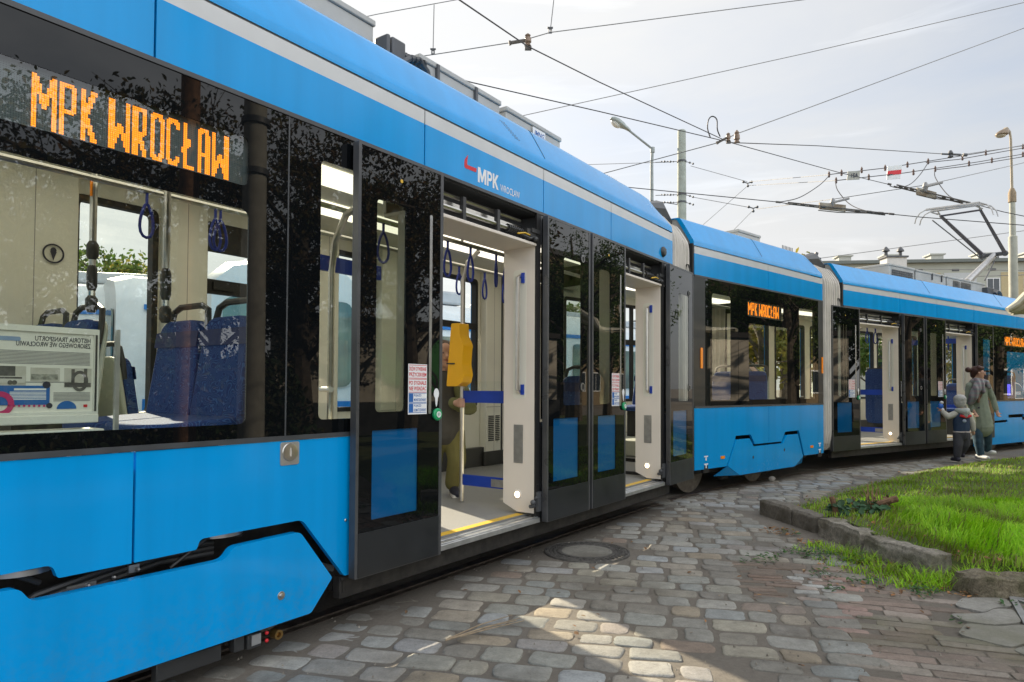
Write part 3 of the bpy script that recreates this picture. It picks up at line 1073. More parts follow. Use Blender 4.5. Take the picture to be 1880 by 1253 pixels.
# ------------------------------------------------------------------ section 1 (nearest)
A0, A1 = -4.2, 4.334
upper_side(S1, [A0, -1.062, .509, 1.809, 2.914, A1], A1)
roof(S1, A0, A1, taper_b=True, joints=(-1.5, 1.86))
bp(S1, 'cantrail_strip', rect(A0, Z_GL1, A1, Z_UP0), -.006, .03, M['trim'], bevel=.003)
bp(S1, 'seam_backing', rect(A0, Z_UP0, A1 - .01, 2.90), .032, .045, M['rubber'], bevel=0)
bp(S1, 'sill_strip', rect(A0, Z_SILL, .52, Z_GL0), -.005, .02, M['trim'], bevel=.003)

# lower side panels with the stepped cut-out over the bogie
p1 = rounded([(A0, .295), (-2.154, .295), (-1.89, .618), (-1.382, .625), (-1.365, .575), (-1.113, .575), (-1.113, .998), (A0, .998)], [0, .02, .03, .03, .01, 0, 0, 0])
p2 = rounded([(-1.103, .575), (-.852, .577), (-.838, .618), (-.325, .618), (-.062, .295), (.52, .295), (.52, .998), (-1.103, .998)], [0, .01, .03, .03, .01, 0, 0, 0])
q1 = bp(S1, 'lower_panel', p1, 0, .028, M['blue'], bevel=.005)
q2 = bp(S1, 'lower_panel', p2, 0, .028, M['blue'], bevel=.005)
# step lock plate and screws on the lower panel
mb = MB(); mb.prism(rect(-.455, .885, -.350, .992, .012), -.003, .0)
lk = mb.build('lock_plate', M['alu'], q2, S1.M)
mb = MB(); mb.lathe([(.004, -.006), (.030, -.008), (.040, -.006), (.043, -.002)], (-.402, -.001, .945), 24, 'y')
mb.tube([(-.402, -.010, .925), (-.402, -.010, .965)], .004, 6)
mb.build('lock_dial', M['steel'], q2, S1.M)
mb = MB(); mb.ball((-.058, -.001, .575), .008, .005, .008)
mb.build('panel_screw', M['steel'], q2, S1.M)
sk = rounded([(-2.067, .308), (-1.87, .564), (-1.484, .572), (-1.450, .516), (-.732, .512), (-.694, .560), (-.346, .566), (-.149, .308), (-.276, .168), (-1.94, .160)],
             [.01, .02, .03, .03, .03, .03, .025, .01, .012, .02])
k1 = bp(S1, 'bogie_cover', sk, -.012, .030, M['blue'], bevel=.012, seg=3)
mb = MB(); mb.lathe([(.003, -.024), (.010, -.022), (.011, -.014), (.019, -.013), (.021, -.010)], (-.446, 0, .292), 20, 'y')
mb.build('cover_bolt', M['steel'], k1, S1.M)
# chamfered tail of the cover
mb = MB()
mb.add([(-.149, .000, .308), (-.276, .000, .168), (-.225, .10, .150), (-.100, .10, .300)], [(0, 1, 2, 3)])
mb.add([(-.149, .004, .308), (-.276, .004, .168), (-.225, .104, .150), (-.100, .104, .300)], [(3, 2, 1, 0)])
mb.build('cover_return', M['blue'], k1, S1.M, smooth=0)


def bogie(S, c, n0=.12, wheels=(-.78, .78), gear=True):
    mb = MB()
    mb.box(c - 1.15, n0 + .10, .28, c + 1.15, n0 + .16, .66)
    mb.box(c - 1.0, n0 + .02, .20, c + 1.0, n0 + .10, .34)
    mb.box(c - .42, n0 - .05, .115, c + .42, n0 + .06, .20)
    mb.box(c + .45, n0 - .03, .10, c + .60, n0 + .05, .19)
    mb.box(c - .65, n0 - .03, .10, c - .50, n0 + .05, .19)
    o = mb.build('bogie', M['void'], tram, S.M, bevel=.01)
    for dx in wheels:
        for nn in (n0 + (.30 if gear else .14), n0 + 1.70):
            mb = MB()
            pr = [(.05, -.07), (.10, -.075), (.11, -.05), (.20, -.045), (.215, -.06), (.285, -.06), (.285, .03), (.31, .04), (.31, .06), (.05, .06)]
            mb.lathe([(r, -h) for r, h in pr][::-1], (c + dx, nn, .295), 28, 'y')
            mb.build('wheel', M['wheel'], o, S.M)
    if gear:
        for dx in (.38, -.38):
            mb = MB()
            mb.lathe([(.0, .0), (.11, .0), (.11, .02), (.06, .022), (.06, .05), (.0, .05)], (c + dx + .05, n0 + .02, .595), 20)
            mb.build('air_spring', M['steel_dull'], o, S.M)
        mb = MB()
        for k in range(3):
            z = .47 + .022 * k
            mb.tube([(c - .45, n0 - .02, z - .10), (c - .30, n0 - .05, z), (c - .1, n0 - .04, z + .03), (c + .15, n0 - .02, z + .06), (c + .4, n0, z + .05)], .011, 7)
        mb.tube([(c + .20, n0 - .02, .50), (c + .34, n0 - .05, .60), (c + .52, n0 - .03, .58)], .008, 7)
        mb.tube([(c - .45, n0, .56), (c - .38, n0 - .05, .61), (c - .28, n0 - .03, .55)], .012, 7)
        mb.build('bogie_hose', M['plastic'], o, S.M)
        mb = MB(); mb.box(c - .20, n0 - .055, .47, c - .10, n0 - .03, .52)
        mb.box(c + .02, n0 - .05, .52, c + .06, n0 - .03, .55)
        for k in range(4): mb.ball((c - .22 + k * .09, n0 - .06, .50 + .01 * k), .009, n=6, m=4)
        mb.islands('hose_coupling', M['steel_dull'], o, S.M)
    return o


bg1 = bogie(S1, -1.108)
# small fittings hanging below the cover
mb = MB(); mb.box(-.66, .02, .09, -.61, .06, .158); mb.box(-.60, .012, .085, -.53, .05, .15)
mb.box(-1.0, .02, .08, -.72, .06, .15)
mb.build('junction_box', M['plastic'], bg1, S1.M, bevel=.004)
mb = MB(); mb.box(-.583, .006, .10, -.537, .011, .145)
mb.build('type_plate', M['alu'], bg1, S1.M)
mb = MB(); mb.ball((-.503, .012, .135), .009); mb.ball((-.503, .012, .100), .009)
mb.build('red_cap', M['red'], bg1, S1.M)
mb = MB(); mb.lathe([(.010, .0), (.012, -.02), (.022, -.02), (.022, .02)][::-1], (-.452, .012, .115), 16, 'y')
mb.build('pipe_end', pmat('brass', (.35, .22, .08), .35, metal=.9), bg1, S1.M)

# glazing
window(S1, A0 + .02, -.432, [(-3.7, 1.085, -1.80, 2.03), (-1.78, 1.085, -.635, 2.03), (-1.64, 2.135, -.640, 2.352)], r=.035)
window(S1, -.424, .50, [(-.238, 1.09, .40, 2.37)], r=.03)
mb = MB()
for s in (-.428,): mb.box(s - .004, -.001, Z_GL0, s + .004, .006, Z_GL1)
mb.build('glass_seam', M['trim'], tram, S1.M)
display(S1, -1.635, -.645, 2.14, 2.347, 'MPK WROCŁAW', -1.468, -.722, .0079)
# glazing and dark panels between the doors
window(S1, 1.79, 3.02, [(1.95, 1.09, 2.38, 2.37), (2.50, 1.09, 2.92, 2.37)])
bp(S1, 'lower_panel', rect(1.79, .295, 3.02, 1.0), 0, .02, M['anthracite'])
window(S1, 4.12, 4.33, [(4.16, 1.05, 4.30, 2.40)])
bp(S1, 'lower_panel', rect(4.12, .295, 4.33, 1.0), 0, .02, M['anthracite'])
mb = MB(); mb.box(-.06, .035, .17, 4.33, .09, .285); mb.box(-.06, .02, .262, 4.33, .035, .284)
mb.build('sill_beam', M['void'], tram, S1.M, bevel=.005)

door_leaf(S1, -.055, .605, 'lead')
door_leaf(S1, 1.765, 2.415, 'plain')
door_leaf(S1, 2.45, 3.07, 'lead')
door_leaf(S1, 4.09, 4.76, 'plain')
doorway(S1, .56, 1.715)
doorway(S1, 3.04, 4.04)

far_side(S1, A0, A1, [(-3.3, -1.05), (-.39, .12), (.52, 1.48), (1.80, 2.25), (2.80, 3.92)])
ceiling(S1, A0, A1); floor(S1, A0, -.06, .26); floor(S1, -.055, A1)
inner_wall(S1, A0, -.06, n0=.23); inner_wall(S1, -.05, .50); inner_wall(S1, 1.79, 2.98)
mb = MB(); mb.box(A0, .215, .2, -.03, .228, .76); mb.box(A0, .03, .74, -.03, .215, .76); mb.box(-.045, .03, .2, -.03, .215, .74)
mb.build('wheel_arch', M['void'], tram, S1.M)
# rear bulkhead
mb = MB(); mb.box(A0 - .05, 0, .3, A0, W, 3.25)
mb.build('end_wall', M['blue'], tram, S1.M, bevel=.02)
# hopper bar across the second far window and pillars
mb = MB(); mb.box(.52, 2.24, 1.97, 1.48, 2.29, 2.08); mb.box(.56, 2.22, 2.0, .74, 2.26, 2.06); mb.box(2.80, 2.24, 1.93, 3.92, 2.29, 2.0); mb.box(.52, 2.255, 2.3, 1.48, 2.29, 2.5)
mb.islands('hopper_bar', M['rubber'], tram, S1.M)
mb = MB()
for s0, s1 in ((-.92, -.42), (.16, .48), (1.52, 1.76), (2.30, 2.74), (4.0, 4.30)):
    mb.box(s0, 2.17, .34, s1, 2.266, 2.64)
mb.islands('wall_pillar', M['cream'], tram, S1.M, bevel=.01)
mb = MB()
for k in range(14): mb.box(4.04, 2.160, .62 + k * .022, 4.14, 2.168, .632 + k * .022)
for k in range(14): mb.box(4.18, 2.160, .62 + k * .022, 4.26, 2.168, .632 + k * .022)
mb.build('vent_grille', M['plastic'], tram, S1.M)
mb = MB()
for s in (-.67, .32, 1.64, 2.5, 4.155): mb.box(s - .002, 2.1685, .5, s + .002, 2.1700, 2.62)
for s0, s1 in ((.16, .48), (2.30, 2.74), (4.0, 4.3)): mb.box(s0, 2.1685, 1.02, s1, 2.1700, 1.026)
mb.islands('panel_joint', M['seal'], tram, S1.M)
mb = MB(); mb.box(3.94, 2.15, .335, 4.32, 2.165, .50)
mb.build('pillar_base', M['plastic'], tram, S1.M)
# seats
seat(S1, -.55, .34, 1.09); seat(S1, -.55, .76, 1.09)
seat(S1, -.72, 1.52, 1.12); seat(S1, -.72, 1.97, 1.12)
seat(S1, -.28, 1.86, .93, face=1)
mb = MB(); mb.box(-1.6, .26, FLOOR, -.28, 2.2, .62)
mb.build('seat_podium', M['shell'], tram, S1.M, bevel=.02)
seat(S1, 2.85, .30, .86, face=-1, w_=.40)
# rails, poles, straps
mb = MB(); mb.tube([(A0 + .2, .60, 2.35), (A1, .60, 2.35)], .017)
r1 = mb.build('ceiling_rail', M['steel'], tram, S1.M)
mb = MB(); mb.tube([(A0 + .2, 1.20, 2.35), (A1, 1.20, 2.35)], .017)
r2 = mb.build('ceiling_rail', M['steel'], tram, S1.M)
mb = MB()
for s in (-2.6, -1.2, .2, 1.6, 3.0, 4.1):
    for n_ in (.60, 1.20): mb.tube([(s, n_, 2.35), (s, n_, 2.645)], .011)
mb.islands('rail_bracket', M['steel'], tram, S1.M)
for x, y, n_ in ((822, 452, .6), (864, 455, .6), (911, 470, .6), (930, 475, .6), (270, 362, 1.2), (396, 373, 1.2), (405, 395, 1.2), (843, 488, 1.2), (890, 500, 1.2), (925, 506, 1.2), (704, 420, .6)):
    s_, z_ = S1.p(x, y, n_)
    strap(S1, s_, n_, 2.335, .20 if n_ < 1 else .19, random.uniform(-.5, .5), r1 if n_ < 1 else r2)
pole(S1, [(-.72, 1.28, 1.66), (-.72, 1.28, 2.64)], .018, [((-.72, 1.28, 1.69), .030, .045), ((-.72, 1.28, 1.83), .026, .075), ((-.72, 1.28, 1.98), .030, .05), ((-.72, 1.28, 2.58), .024, .04)])
pole(S1, [(-.52, .90, 1.62), (-.52, .90, 2.64)], .018, [((-.52, .90, 1.63), .030, .045), ((-.52, .90, 1.79), .027, .09)])
mb = MB(); mb.box(-.742, 1.255, 2.27, -.738, 1.275, 2.36)
mb.build('amber_sticker', M['reflector'], tram, S1.M)
pole(S1, [(1.86, .80, .34), (1.86, .80, 2.12), (1.85, .74, 2.26), (1.83, .62, 2.33)], .019)
partition(S1, 1.86, .30, .80)
validator(S1, 1.84, .80, 1.26)
pole(S1, [(.30, .55, .34), (.30, .55, 1.95), (.28, .50, 2.12), (.24, .36, 2.25), (.2, .20, 2.27)], .02)
pole(S1, [(.22, .45, 1.235), (1.25, 2.0, 1.235)], .017)
pole(S1, [(3.92, .60, 1.0), (3.86, .60, 1.06), (3.86, .60, 2.10), (3.92, .60, 2.30), (4.1, .6, 2.34)], .018)
pole(S1, [(4.12, .70, .95), (4.12, .70, 1.9), (4.18, .70, 2.02), (4.3, .70, 2.05)], .016)
# panels inside by the first door: ticket machine cabinet with a blue board above
mb = MB(); mb.box(.20, 1.85, .34, .46, 2.166, 1.22)
mb.build('wall_cabinet', M['cream'], tram, S1.M, bevel=.03)
mb = MB(); mb.box(.30, .9, 2.02, 1.05, .93, 2.12)
mb.build('blue_board', M['blue_deep'], tram, S1.M)
# round no-ice-cream notice on the pillar
s_, z_ = S1.p(98, 466, 2.16)
mb = MB(); mb.prism([disc(s_, z_, .062, n=28), disc(s_, z_, .052, n=28)], 2.158, 2.160)
mb.prism([(s_ - .018, z_ + .012), (s_ + .018, z_ + .012), (s_, z_ - .045)], 2.158, 2.160); mb.prism(disc(s_, z_ + .022, .017), 2.158, 2.160)
mb.build('round_notice', M['ink'], tram, S1.M)

# lettering on the cantrail
mb = MB()
s0, z0 = S1.p(851, 309); s1, z1 = S1.p(874, 318)
rd = rounded([S1.p(*q) for q in [(859, 285), (857, 303), (875, 310), (874, 317), (852, 308), (853, 293)]], [.002, .012, .003, .003, .02, .01])
mb.prism(rd, -.0015, .0)
mb.build('red_emblem', M['red'], tram, S1.M)
mb = MB()
a_, za = S1.p(877, 333); b_, _ = S1.p(915, 347)
LM = [[(0, 0), (0, 1), (.28, 1), (.5, .42), (.72, 1), (1, 1), (1, 0), (.78, 0), (.78, .62), (.58, .08), (.42, .08), (.22, .62), (.22, 0)]]
LP = [[(0, 0), (0, 1), (.65, 1), (.9, .92), (1, .75), (1, .6), (.9, .45), (.65, .36), (.27, .36), (.27, 0)], [(.27, .55), (.6, .55), (.72, .62), (.72, .74), (.6, .81), (.27, .81)]]
LK = [[(0, 0), (0, 1), (.27, 1), (.27, .6), (.65, 1), (.98, 1), (.52, .53), (1, 0), (.67, 0), (.34, .4), (.27, .33), (.27, 0)]]
wt = b_ - a_
for x0_, x1_, lt in ((0, .40, LM), (.44, .68, LP), (.71, 1.0, LK)):
    mb.sheet([[(a_ + wt * (x0_ + (x1_ - x0_) * px_), za - .004 + .098 * pz_) for px_, pz_ in lp] for lp in lt], -.0012)
a_, zb = S1.p(918, 350); b_, _ = S1.p(954, 362)
text_on(mb, 'WROCŁAW', a_, zb - .004, -.0012, .048, b_ - a_, bold=.006)
mb.build('white_lettering', M['white'], tram, S1.M, smooth=0)
# side camera pod over the second door
s_, z_ = S1.p(1217, 463)
mb = MB(); mb.lathe([(.012, -.03), (.04, -.026), (.052, -.012), (.055, 0)], (s_, 0, z_), 8, 'y')
cp = mb.build('camera_pod', M['plastic'], tram, S1.M)
# little perforated vent on the roof edge
mb = MB()
for j in range(8):
    z = 3.025 + j * .0165; nn_ = .026 + (z - 2.968) * .628
    for i in range(4):
        s_ = 1.52 - j * .012 + i * .019
        mb.add([(s_, nn_ - .0022, z), (s_ + .010, nn_ - .0022, z), (s_ + .010, nn_ + .0035, z + .0085), (s_, nn_ + .0035, z + .0085)], [(0, 1, 2, 3)])
mb.build('roof_vent', M['anthracite'], tram, S1.M, smooth=0)


# roof gear of section 1
def roof_box(S, a, b, n0, n1, h, name='roof_box', mat='roofgrey', z0=3.235):
    mb = MB(); mb.box(a, n0, z0, b, n1, z0 + h - .04)
    mb.box(a - .01, n0 - .012, z0 + h - .04, b + .01, n1 + .012, z0 + h)
    o = mb.build(name, M[mat], tram, S.M, bevel=.008)
    return o


rb0 = roof_box(S1, -3.0, .57, .50, 1.9, .345)
rb = roof_box(S1, 1.0, 1.94, .50, 1.9, .31)
mb = MB()
for s in (1.16, 1.60): mb.box(s, .476, 3.40, s + .025, .50, 3.53)
mb.build('box_latch', M['roofdark'], rb, S1.M)
rb2 = roof_box(S1, 2.03, 2.88, .50, 1.9, .30)
mb = MB(); mb.prism(rect(2.40, 3.385, 2.60, 3.485), .484, .487)
pl = mb.build('maker_plate', M['white'], rb2, S1.M)
mb = MB(); text_on(mb, 'JMNG', 2.415, 3.405, .4825, .06, .17, shear=.25, bold=.015)
mb.build('plate_lettering', M['blue_print'], rb2, S1.M, smooth=0)
mb = MB(); mb.box(.62, .38, 3.25, .74, .52, 3.47); mb.box(.575, .38, 3.25, .605, .5, 3.47)
cb = mb.build('cable_box', M['roofdark'], tram, S1.M, bevel=.01)
mb = MB()
for k in range(4):
    n_ = .34 + .065 * k; zc = .035 * k
    mb.tube([(.66 + .02 * k, n_, 3.30 + zc), (.74, n_, 3.36 + zc), (.82 + .02 * k, n_, 3.385 + zc), (.90 + .02 * k, n_, 3.34 + zc), (.94 + .02 * k, n_, 3.24)], .020, 8)
    for q in range(4): mb.tube([(.74 + .04 * q, n_, 3.355 + zc + .01 * min(q, 2)), (.752 + .04 * q, n_, 3.358 + zc + .01 * min(q, 2))], .026, 8)
mb.build('roof_cable', M['roofdark'], cb, S1.M)
mb = MB(); mb.box(3.75, .45, 3.23, 3.98, 1.7, 3.36)
for k in range(6): mb.tube([(3.77 + k * .04, .47, 3.36), (3.77 + k * .04, .47, 3.42)], .006, 5)
mb.build('terminal_block', M['roofdark'], tram, S1.M)

# ------------------------------------------------------------------ section 2 (short middle)
B1 = 3.40
upper_side(S2, [0, 1.745, B1], B1)
roof(S2, 0, B1, taper_b=True, joints=(1.62,))
bp(S2, 'cantrail_strip', rect(0, Z_GL1, B1, Z_UP0), -.006, .03, M['trim'], bevel=.003)
bp(S2, 'seam_backing', rect(0.01, Z_UP0, B1 - .01, 2.90), .032, .045, M['rubber'], bevel=0)
bp(S2, 'sill_strip', rect(0, Z_SILL, B1, Z_GL0), -.005, .02, M['trim'], bevel=.003)
bp(S2, 'corner_post', rect(-.02, Z_GL0, .225, Z_GL1), -.002, .03, M['anthracite'])
bp(S2, 'corner_post', rect(3.24, Z_GL0, B1, Z_GL1), -.002, .03, M['anthracite'])
window(S2, .235, .972, [(.375, 1.09, .80, 2.36)])
window(S2, .980, 2.512, [(1.235, 1.09, 2.28, 2.06), (1.2, 2.15, 2.17, 2.36)])
window(S2, 2.520, 3.235, [(2.63, 1.09, 3.135, 2.37)])
display(S2, 1.212, 2.150, 2.158, 2.352, 'MPK WROCŁAW', 1.27, 2.09, .0085, light=False)
for s in (.14, 3.36):
    mb = MB(); mb.prism(rect(s - .02, 1.46, s + .02, 1.70, .01), -.012, -.002)
    mb.build('reflector', M['reflector'], tram, S2.M, bevel=.003)
m1 = rounded([(0, .285), (.69, .285), (.897, .61), (.905, .645), (1.275, .645), (1.375, .518), (1.742, .518), (1.742, .998), (0, .998)], [0, .01, .02, .02, .02, .01, 0, 0, 0])
m2 = rounded([(1.750, .518), (2.095, .518), (2.20, .643), (2.605, .648), (2.77, .285), (B1, .285), (B1, .998), (1.750, .998)], [0, .01, .02, .02, .01, 0, 0, 0])
g1 = bp(S2, 'lower_panel', m1, 0, .028, M['blue'], bevel=.005)
g2 = bp(S2, 'lower_panel', m2, 0, .028, M['blue'], bevel=.005)
sk = rounded([(.715, .285), (.905, .598), (1.235, .598), (1.335, .492), (2.125, .492), (2.235, .598), (2.560, .600), (2.715, .275), (2.456, .155), (.985, .155)], .012)
k2 = bp(S2, 'bogie_cover', sk, -.006, .028, M['blue'], bevel=.008)
mb = MB()
for sgn, a_, b_, c_ in ((1, (.715, .285), (.985, .155), .60), (-1, (2.735, .275), (2.456, .155), 2.95)):
    mb.add([(a_[0], 0, a_[1]), (b_[0], 0, b_[1]), (c_, .12, .16)], [(0, 2, 1) if sgn < 0 else (0, 1, 2)])
    mb.add([(a_[0], .01, a_[1]), (b_[0], .01, b_[1]), (c_, .13, .16)], [(0, 1, 2) if sgn < 0 else (0, 2, 1)])
mb.build('cover_return', M['blue'], k2, S2.M, smooth=0)
for s, z in ((.60, .33 + .07), (3.0, .40)):
    mb = MB(); mb.prism(rect(s - .04, z - .016, s + .04, z + .016, .004), -.008, 0)
    mb.build('side_marker', M['reflector'], g1 if s < 1 else g2, S2.M, bevel=.003)
for s in (.24, 3.27):
    mb = MB()
    for z in (.305, .395):
        mb.prism(rect(s - .04, z + .03, s + .04, z + .045), -.0012, 0); mb.prism(rect(s - .012, z - .01, s + .012, z + .03), -.0012, 0)
    mb.build('jacking_mark', M['white'], g1 if s < 1 else g2, S2.M)
    mb = MB(); mb.prism(rect(s - .06, .24, s + .06, .285), -.002, .03); mb.prism(rect(s - .04, .286, s + .04, .326), -.0008, 0)
    mb.build('jacking_point', M['rubber'], g1 if s < 1 else g2, S2.M)
for s, z in ((1.32, .355), (2.16, .40)):
    mb = MB(); mb.prism(disc(s, z, .016, .02, 10), -.009, -.006)
    mb.build('cover_lock', M['plastic'], k2, S2.M)
bogie(S2, 1.45, n0=.16, wheels=(-1.20, .32), gear=False)
far_side(S2, 0, B1, [(.25, .95), (1.0, 2.5), (2.55, 3.2)])
ceiling(S2, 0, B1); floor(S2, 0, B1, .26); inner_wall(S2, 0, B1, n0=.23)
mb = MB(); mb.box(.3, .20, .2, 3.1, .228, .76); mb.box(.3, .03, .74, 3.1, .20, .76)
mb.build('wheel_arch', M['void'], tram, S2.M)
seat(S2, 1.98, .36, .97); seat(S2, 1.98, .80, .97); seat(S2, 1.2, 1.6, .97); seat(S2, .62, .40, .97, face=1); seat(S2, 2.5, 1.7, .97)
mb = MB(); mb.box(.35, .27, FLOOR, 3.0, 2.2, .55)
mb.build('seat_podium', M['shell'], tram, S2.M, bevel=.02)
mb = MB(); mb.box(1.0, 2.25, 1.90, 2.5, 2.29, 1.98); mb.box(1.72, 2.25, 1.05, 1.78, 2.29, 2.5)
mb.islands('hopper_bar', M['rubber'], tram, S2.M)
pole(S2, [(1.90, 1.02, 1.55), (1.90, 1.02, 2.64)], .018, [((1.90, 1.02, 1.6), .034, .08)])
pole(S2, [(1.62, 1.5, 1.0), (1.62, 1.5, 2.64)], .018)
mb = MB(); mb.tube([(0, .6, 2.35), (B1, .6, 2.35)], .017)
r3 = mb.build('ceiling_rail', M['steel'], tram, S2.M)
for s in (.48, .55, .66): strap(S2, s, .6, 2.335, .22, .3, r3)
mb = MB(); mb.box(.62, .30, 2.0, .80, .31, 2.26)
mb.build('red_board', pmat('faded red board', (.45, .12, .12), .5), tram, S2.M)
rb = roof_box(S2, 2.22, 2.86, .70, 1.7, .31, mat='roofgrey')
mb = MB(); mb.box(2.98, .4, 3.22, 3.36, 1.7, 3.32)
for k in range(8): mb.tube([(3.0 + k * .045, .42, 3.32), (3.0 + k * .045, .42, 3.38)], .006, 5)
mb.build('terminal_block', M['roofdark'], tram, S2.M)

# ------------------------------------------------------------------ section 3
C1 = 9.6
upper_side(S3, [0, 1.761, 3.104, 4.634, 6.698, 8.4, C1], C1)
roof(S3, 0, C1, joints=(2.9, 6.0))
bp(S3, 'cantrail_strip', rect(0, Z_GL1, C1, Z_UP0), -.006, .03, M['trim'], bevel=.003)
bp(S3, 'seam_backing', rect(0.01, Z_UP0, C1 - .01, 2.90), .032, .045, M['rubber'], bevel=0)
window(S3, .02, .40, [(.06, 1.09, .34, 2.37)])
window(S3, 1.80, 3.28, [(1.98, 1.09, 2.40, 2.37), (2.7, 1.09, 3.1, 2.37)])
window(S3, 4.60, 6.02, [(4.78, 1.09, 5.45, 2.37)])
window(S3, 6.03, C1, [(6.16, 1.06, 7.9, 2.03), (5.98 + .09, 2.14, 7.25, 2.36)])
bp(S3, 'lower_panel', rect(.02, .285, .36, 1.0), 0, .02, M['anthracite'])
bp(S3, 'lower_panel', rect(1.80, .285, 3.28, 1.0), 0, .02, M['anthracite'])
bp(S3, 'sill_strip', rect(4.60, Z_SILL, C1, Z_GL0), -.005, .02, M['trim'], bevel=.003)
n1 = rounded([(4.60, .19), (7.9, .19), (7.9, .60), (6.8, .60), (6.75, .655), (6.6, .655), (6.25, .672), (6.25, .998), (4.60, .998)], 0)
pn = bp(S3, 'lower_panel', [(4.60, .13), (5.2, .13), (5.2, .60), (6.20, .62), (6.20, .72), (7.0, .725), (7.0, .66), (7.30, .66), (7.30, .998), (4.60, .998)], 0, .028, M['blue'], bevel=.005)
bp(S3, 'lower_panel', [(7.31, .66), (8.2, .66), (8.6, .30), (C1, .30), (C1, .998), (7.31, .998)], 0, .028, M['blue'], bevel=.005)
k3 = bp(S3, 'bogie_cover', [(5.21, .13), (8.1, .13), (8.45, .32), (8.15, .60), (6.92, .595), (6.92, .655), (6.16, .655), (6.16, .570), (5.21, .560)], .004, .03, M['blue'], bevel=.006)
mb = MB(); mb.box(-.3, .035, .17, C1, .09, .285)
mb.build('sill_beam', M['void'], tram, S3.M)
door_leaf(S3, -.43, .355, 'lead'); door_leaf(S3, 1.76, 2.48, 'plain')
door_leaf(S3, 2.55, 3.29, 'lead'); door_leaf(S3, 4.60, 5.34, 'plain')
doorway(S3, .34, 1.72); doorway(S3, 3.26, 4.55)
display(S3, 6.08, 7.24, 2.15, 2.352, 'MPK WROCŁAW', 6.14, 7.18, .010, light=False)
far_side(S3, 0, C1, [(.3, 1.3), (1.55, 2.5), (2.75, 3.7), (4.0, 5.2), (5.4, 7.2), (7.5, 9.3)])
ceiling(S3, 0, C1); floor(S3, 0, 5.1); floor(S3, 5.105, C1, .26); inner_wall(S3, 1.8, 3.2); inner_wall(S3, 4.62, 5.1); inner_wall(S3, 5.1, C1, n0=.23)
mb = MB(); mb.box(5.15, .20, .2, 8.6, .228, .80); mb.box(5.15, .03, .78, 8.6, .20, .80)
mb.build('wheel_arch', M['void'], tram, S3.M)
mb = MB(); mb.box(C1, 0, .3, C1 + .05, W, 3.25)
mb.build('end_wall', M['blue'], tram, S3.M)
bogie(S3, 6.9, n0=.16, wheels=(-.9, .9), gear=False)
partition(S3, 1.88, .30, .95)
pole(S3, [(1.88, .97, .34), (1.88, .97, 2.10), (1.86, .9, 2.28), (1.84, .7, 2.33)], .019)
validator(S3, 1.86, .97, 1.32)
# tall blue folding seat seen in the doorway
mb = MB(); mb.prism(rounded([(.42, .62), (.80, .62), (.80, 1.60), (.42, 1.60)], .12, 6), 2.12, 2.20, 'cross')
ts = mb.build('folding_seat', M['fabric'], tram, S3.M, bevel=.03, seg=3)
mb = MB(); mb.box(2.21, .40, .60, 2.25, .82, 1.62); mb.tube([(2.16, .36, .86), (2.10, .30, .86)], .03)
mb.build('seat_shell', M['plastic'], ts, S3.M)
seat(S3, 5.0, .50, .86); seat(S3, 5.0, .95, .86); seat(S3, 7.1, .4, 1.05); seat(S3, 7.1, 1.9, 1.05); seat(S3, 6.2, .4, 1.05)
pole(S3, [(4.7, .9, .34), (4.7, .9, 2.64)], .018)
mb = MB(); mb.box(4.72, .30, 2.16, 4.75, 1.2, 2.26); mb.box(4.72, .30, .85, 4.75, 1.2, .93)
mb.islands('blue_board', M['blue_deep'], tram, S3.M)
mb = MB(); mb.tube([(0.1, .6, 2.35), (C1, .6, 2.35)], .017)
r4 = mb.build('ceiling_rail', M['steel'], tram, S3.M)
for x, y in ((1592, 606), (1607, 608), (1622, 612), (1741, 620)):
    s_, z_ = S3.p(x, y, .6)
    strap(S3, s_, .6, 2.335, .22, random.uniform(-.4, .4), r4)
# maker's white mark on the last window: quarter arc over the name
s_, z_ = S3.p(1864, 742)
mb = MB()
s_a, z_a = S3.p(1864, 726); s_b, z_b = S3.p(1888, 728)
text_on(mb, 'pesa', s_a + .01, z_a - .02, -.0015, .10, .27, bold=.02)
arc = [(s_a + .42 * math.sin(t), z_a + .04 + .23 * math.cos(t)) for t in [k * PI / 2 / 10 for k in range(11)]]
ar2 = [(s_a + .01 + .395 * math.sin(t), z_a + .04 + .205 * math.cos(t)) for t in [k * PI / 2 / 10 for k in range(11)]]
mb.prism(arc + ar2[::-1], -.0015, 0)
mb.prism(rect(s_a - .012, z_a - .06, s_a, z_a + .27), -.0015, 0)
mb.prism(rect(s_a - .012, z_a - .075, s_a + .42, z_a - .06), -.0015, 0)
mb.build('maker_mark', M['white'], tram, S3.M, smooth=0)
s_, z_ = S3.p(1851, 716, .2)
mb = MB(); mb.box(s_ - .12, .20, z_ - .12, s_ + .12, .23, z_ + .12)
sc_ = mb.build('small_screen', pmat('small blue screen', (.03, .03, .08), .2, emit=(.12, .10, .9), es=.8), tram, S3.M)
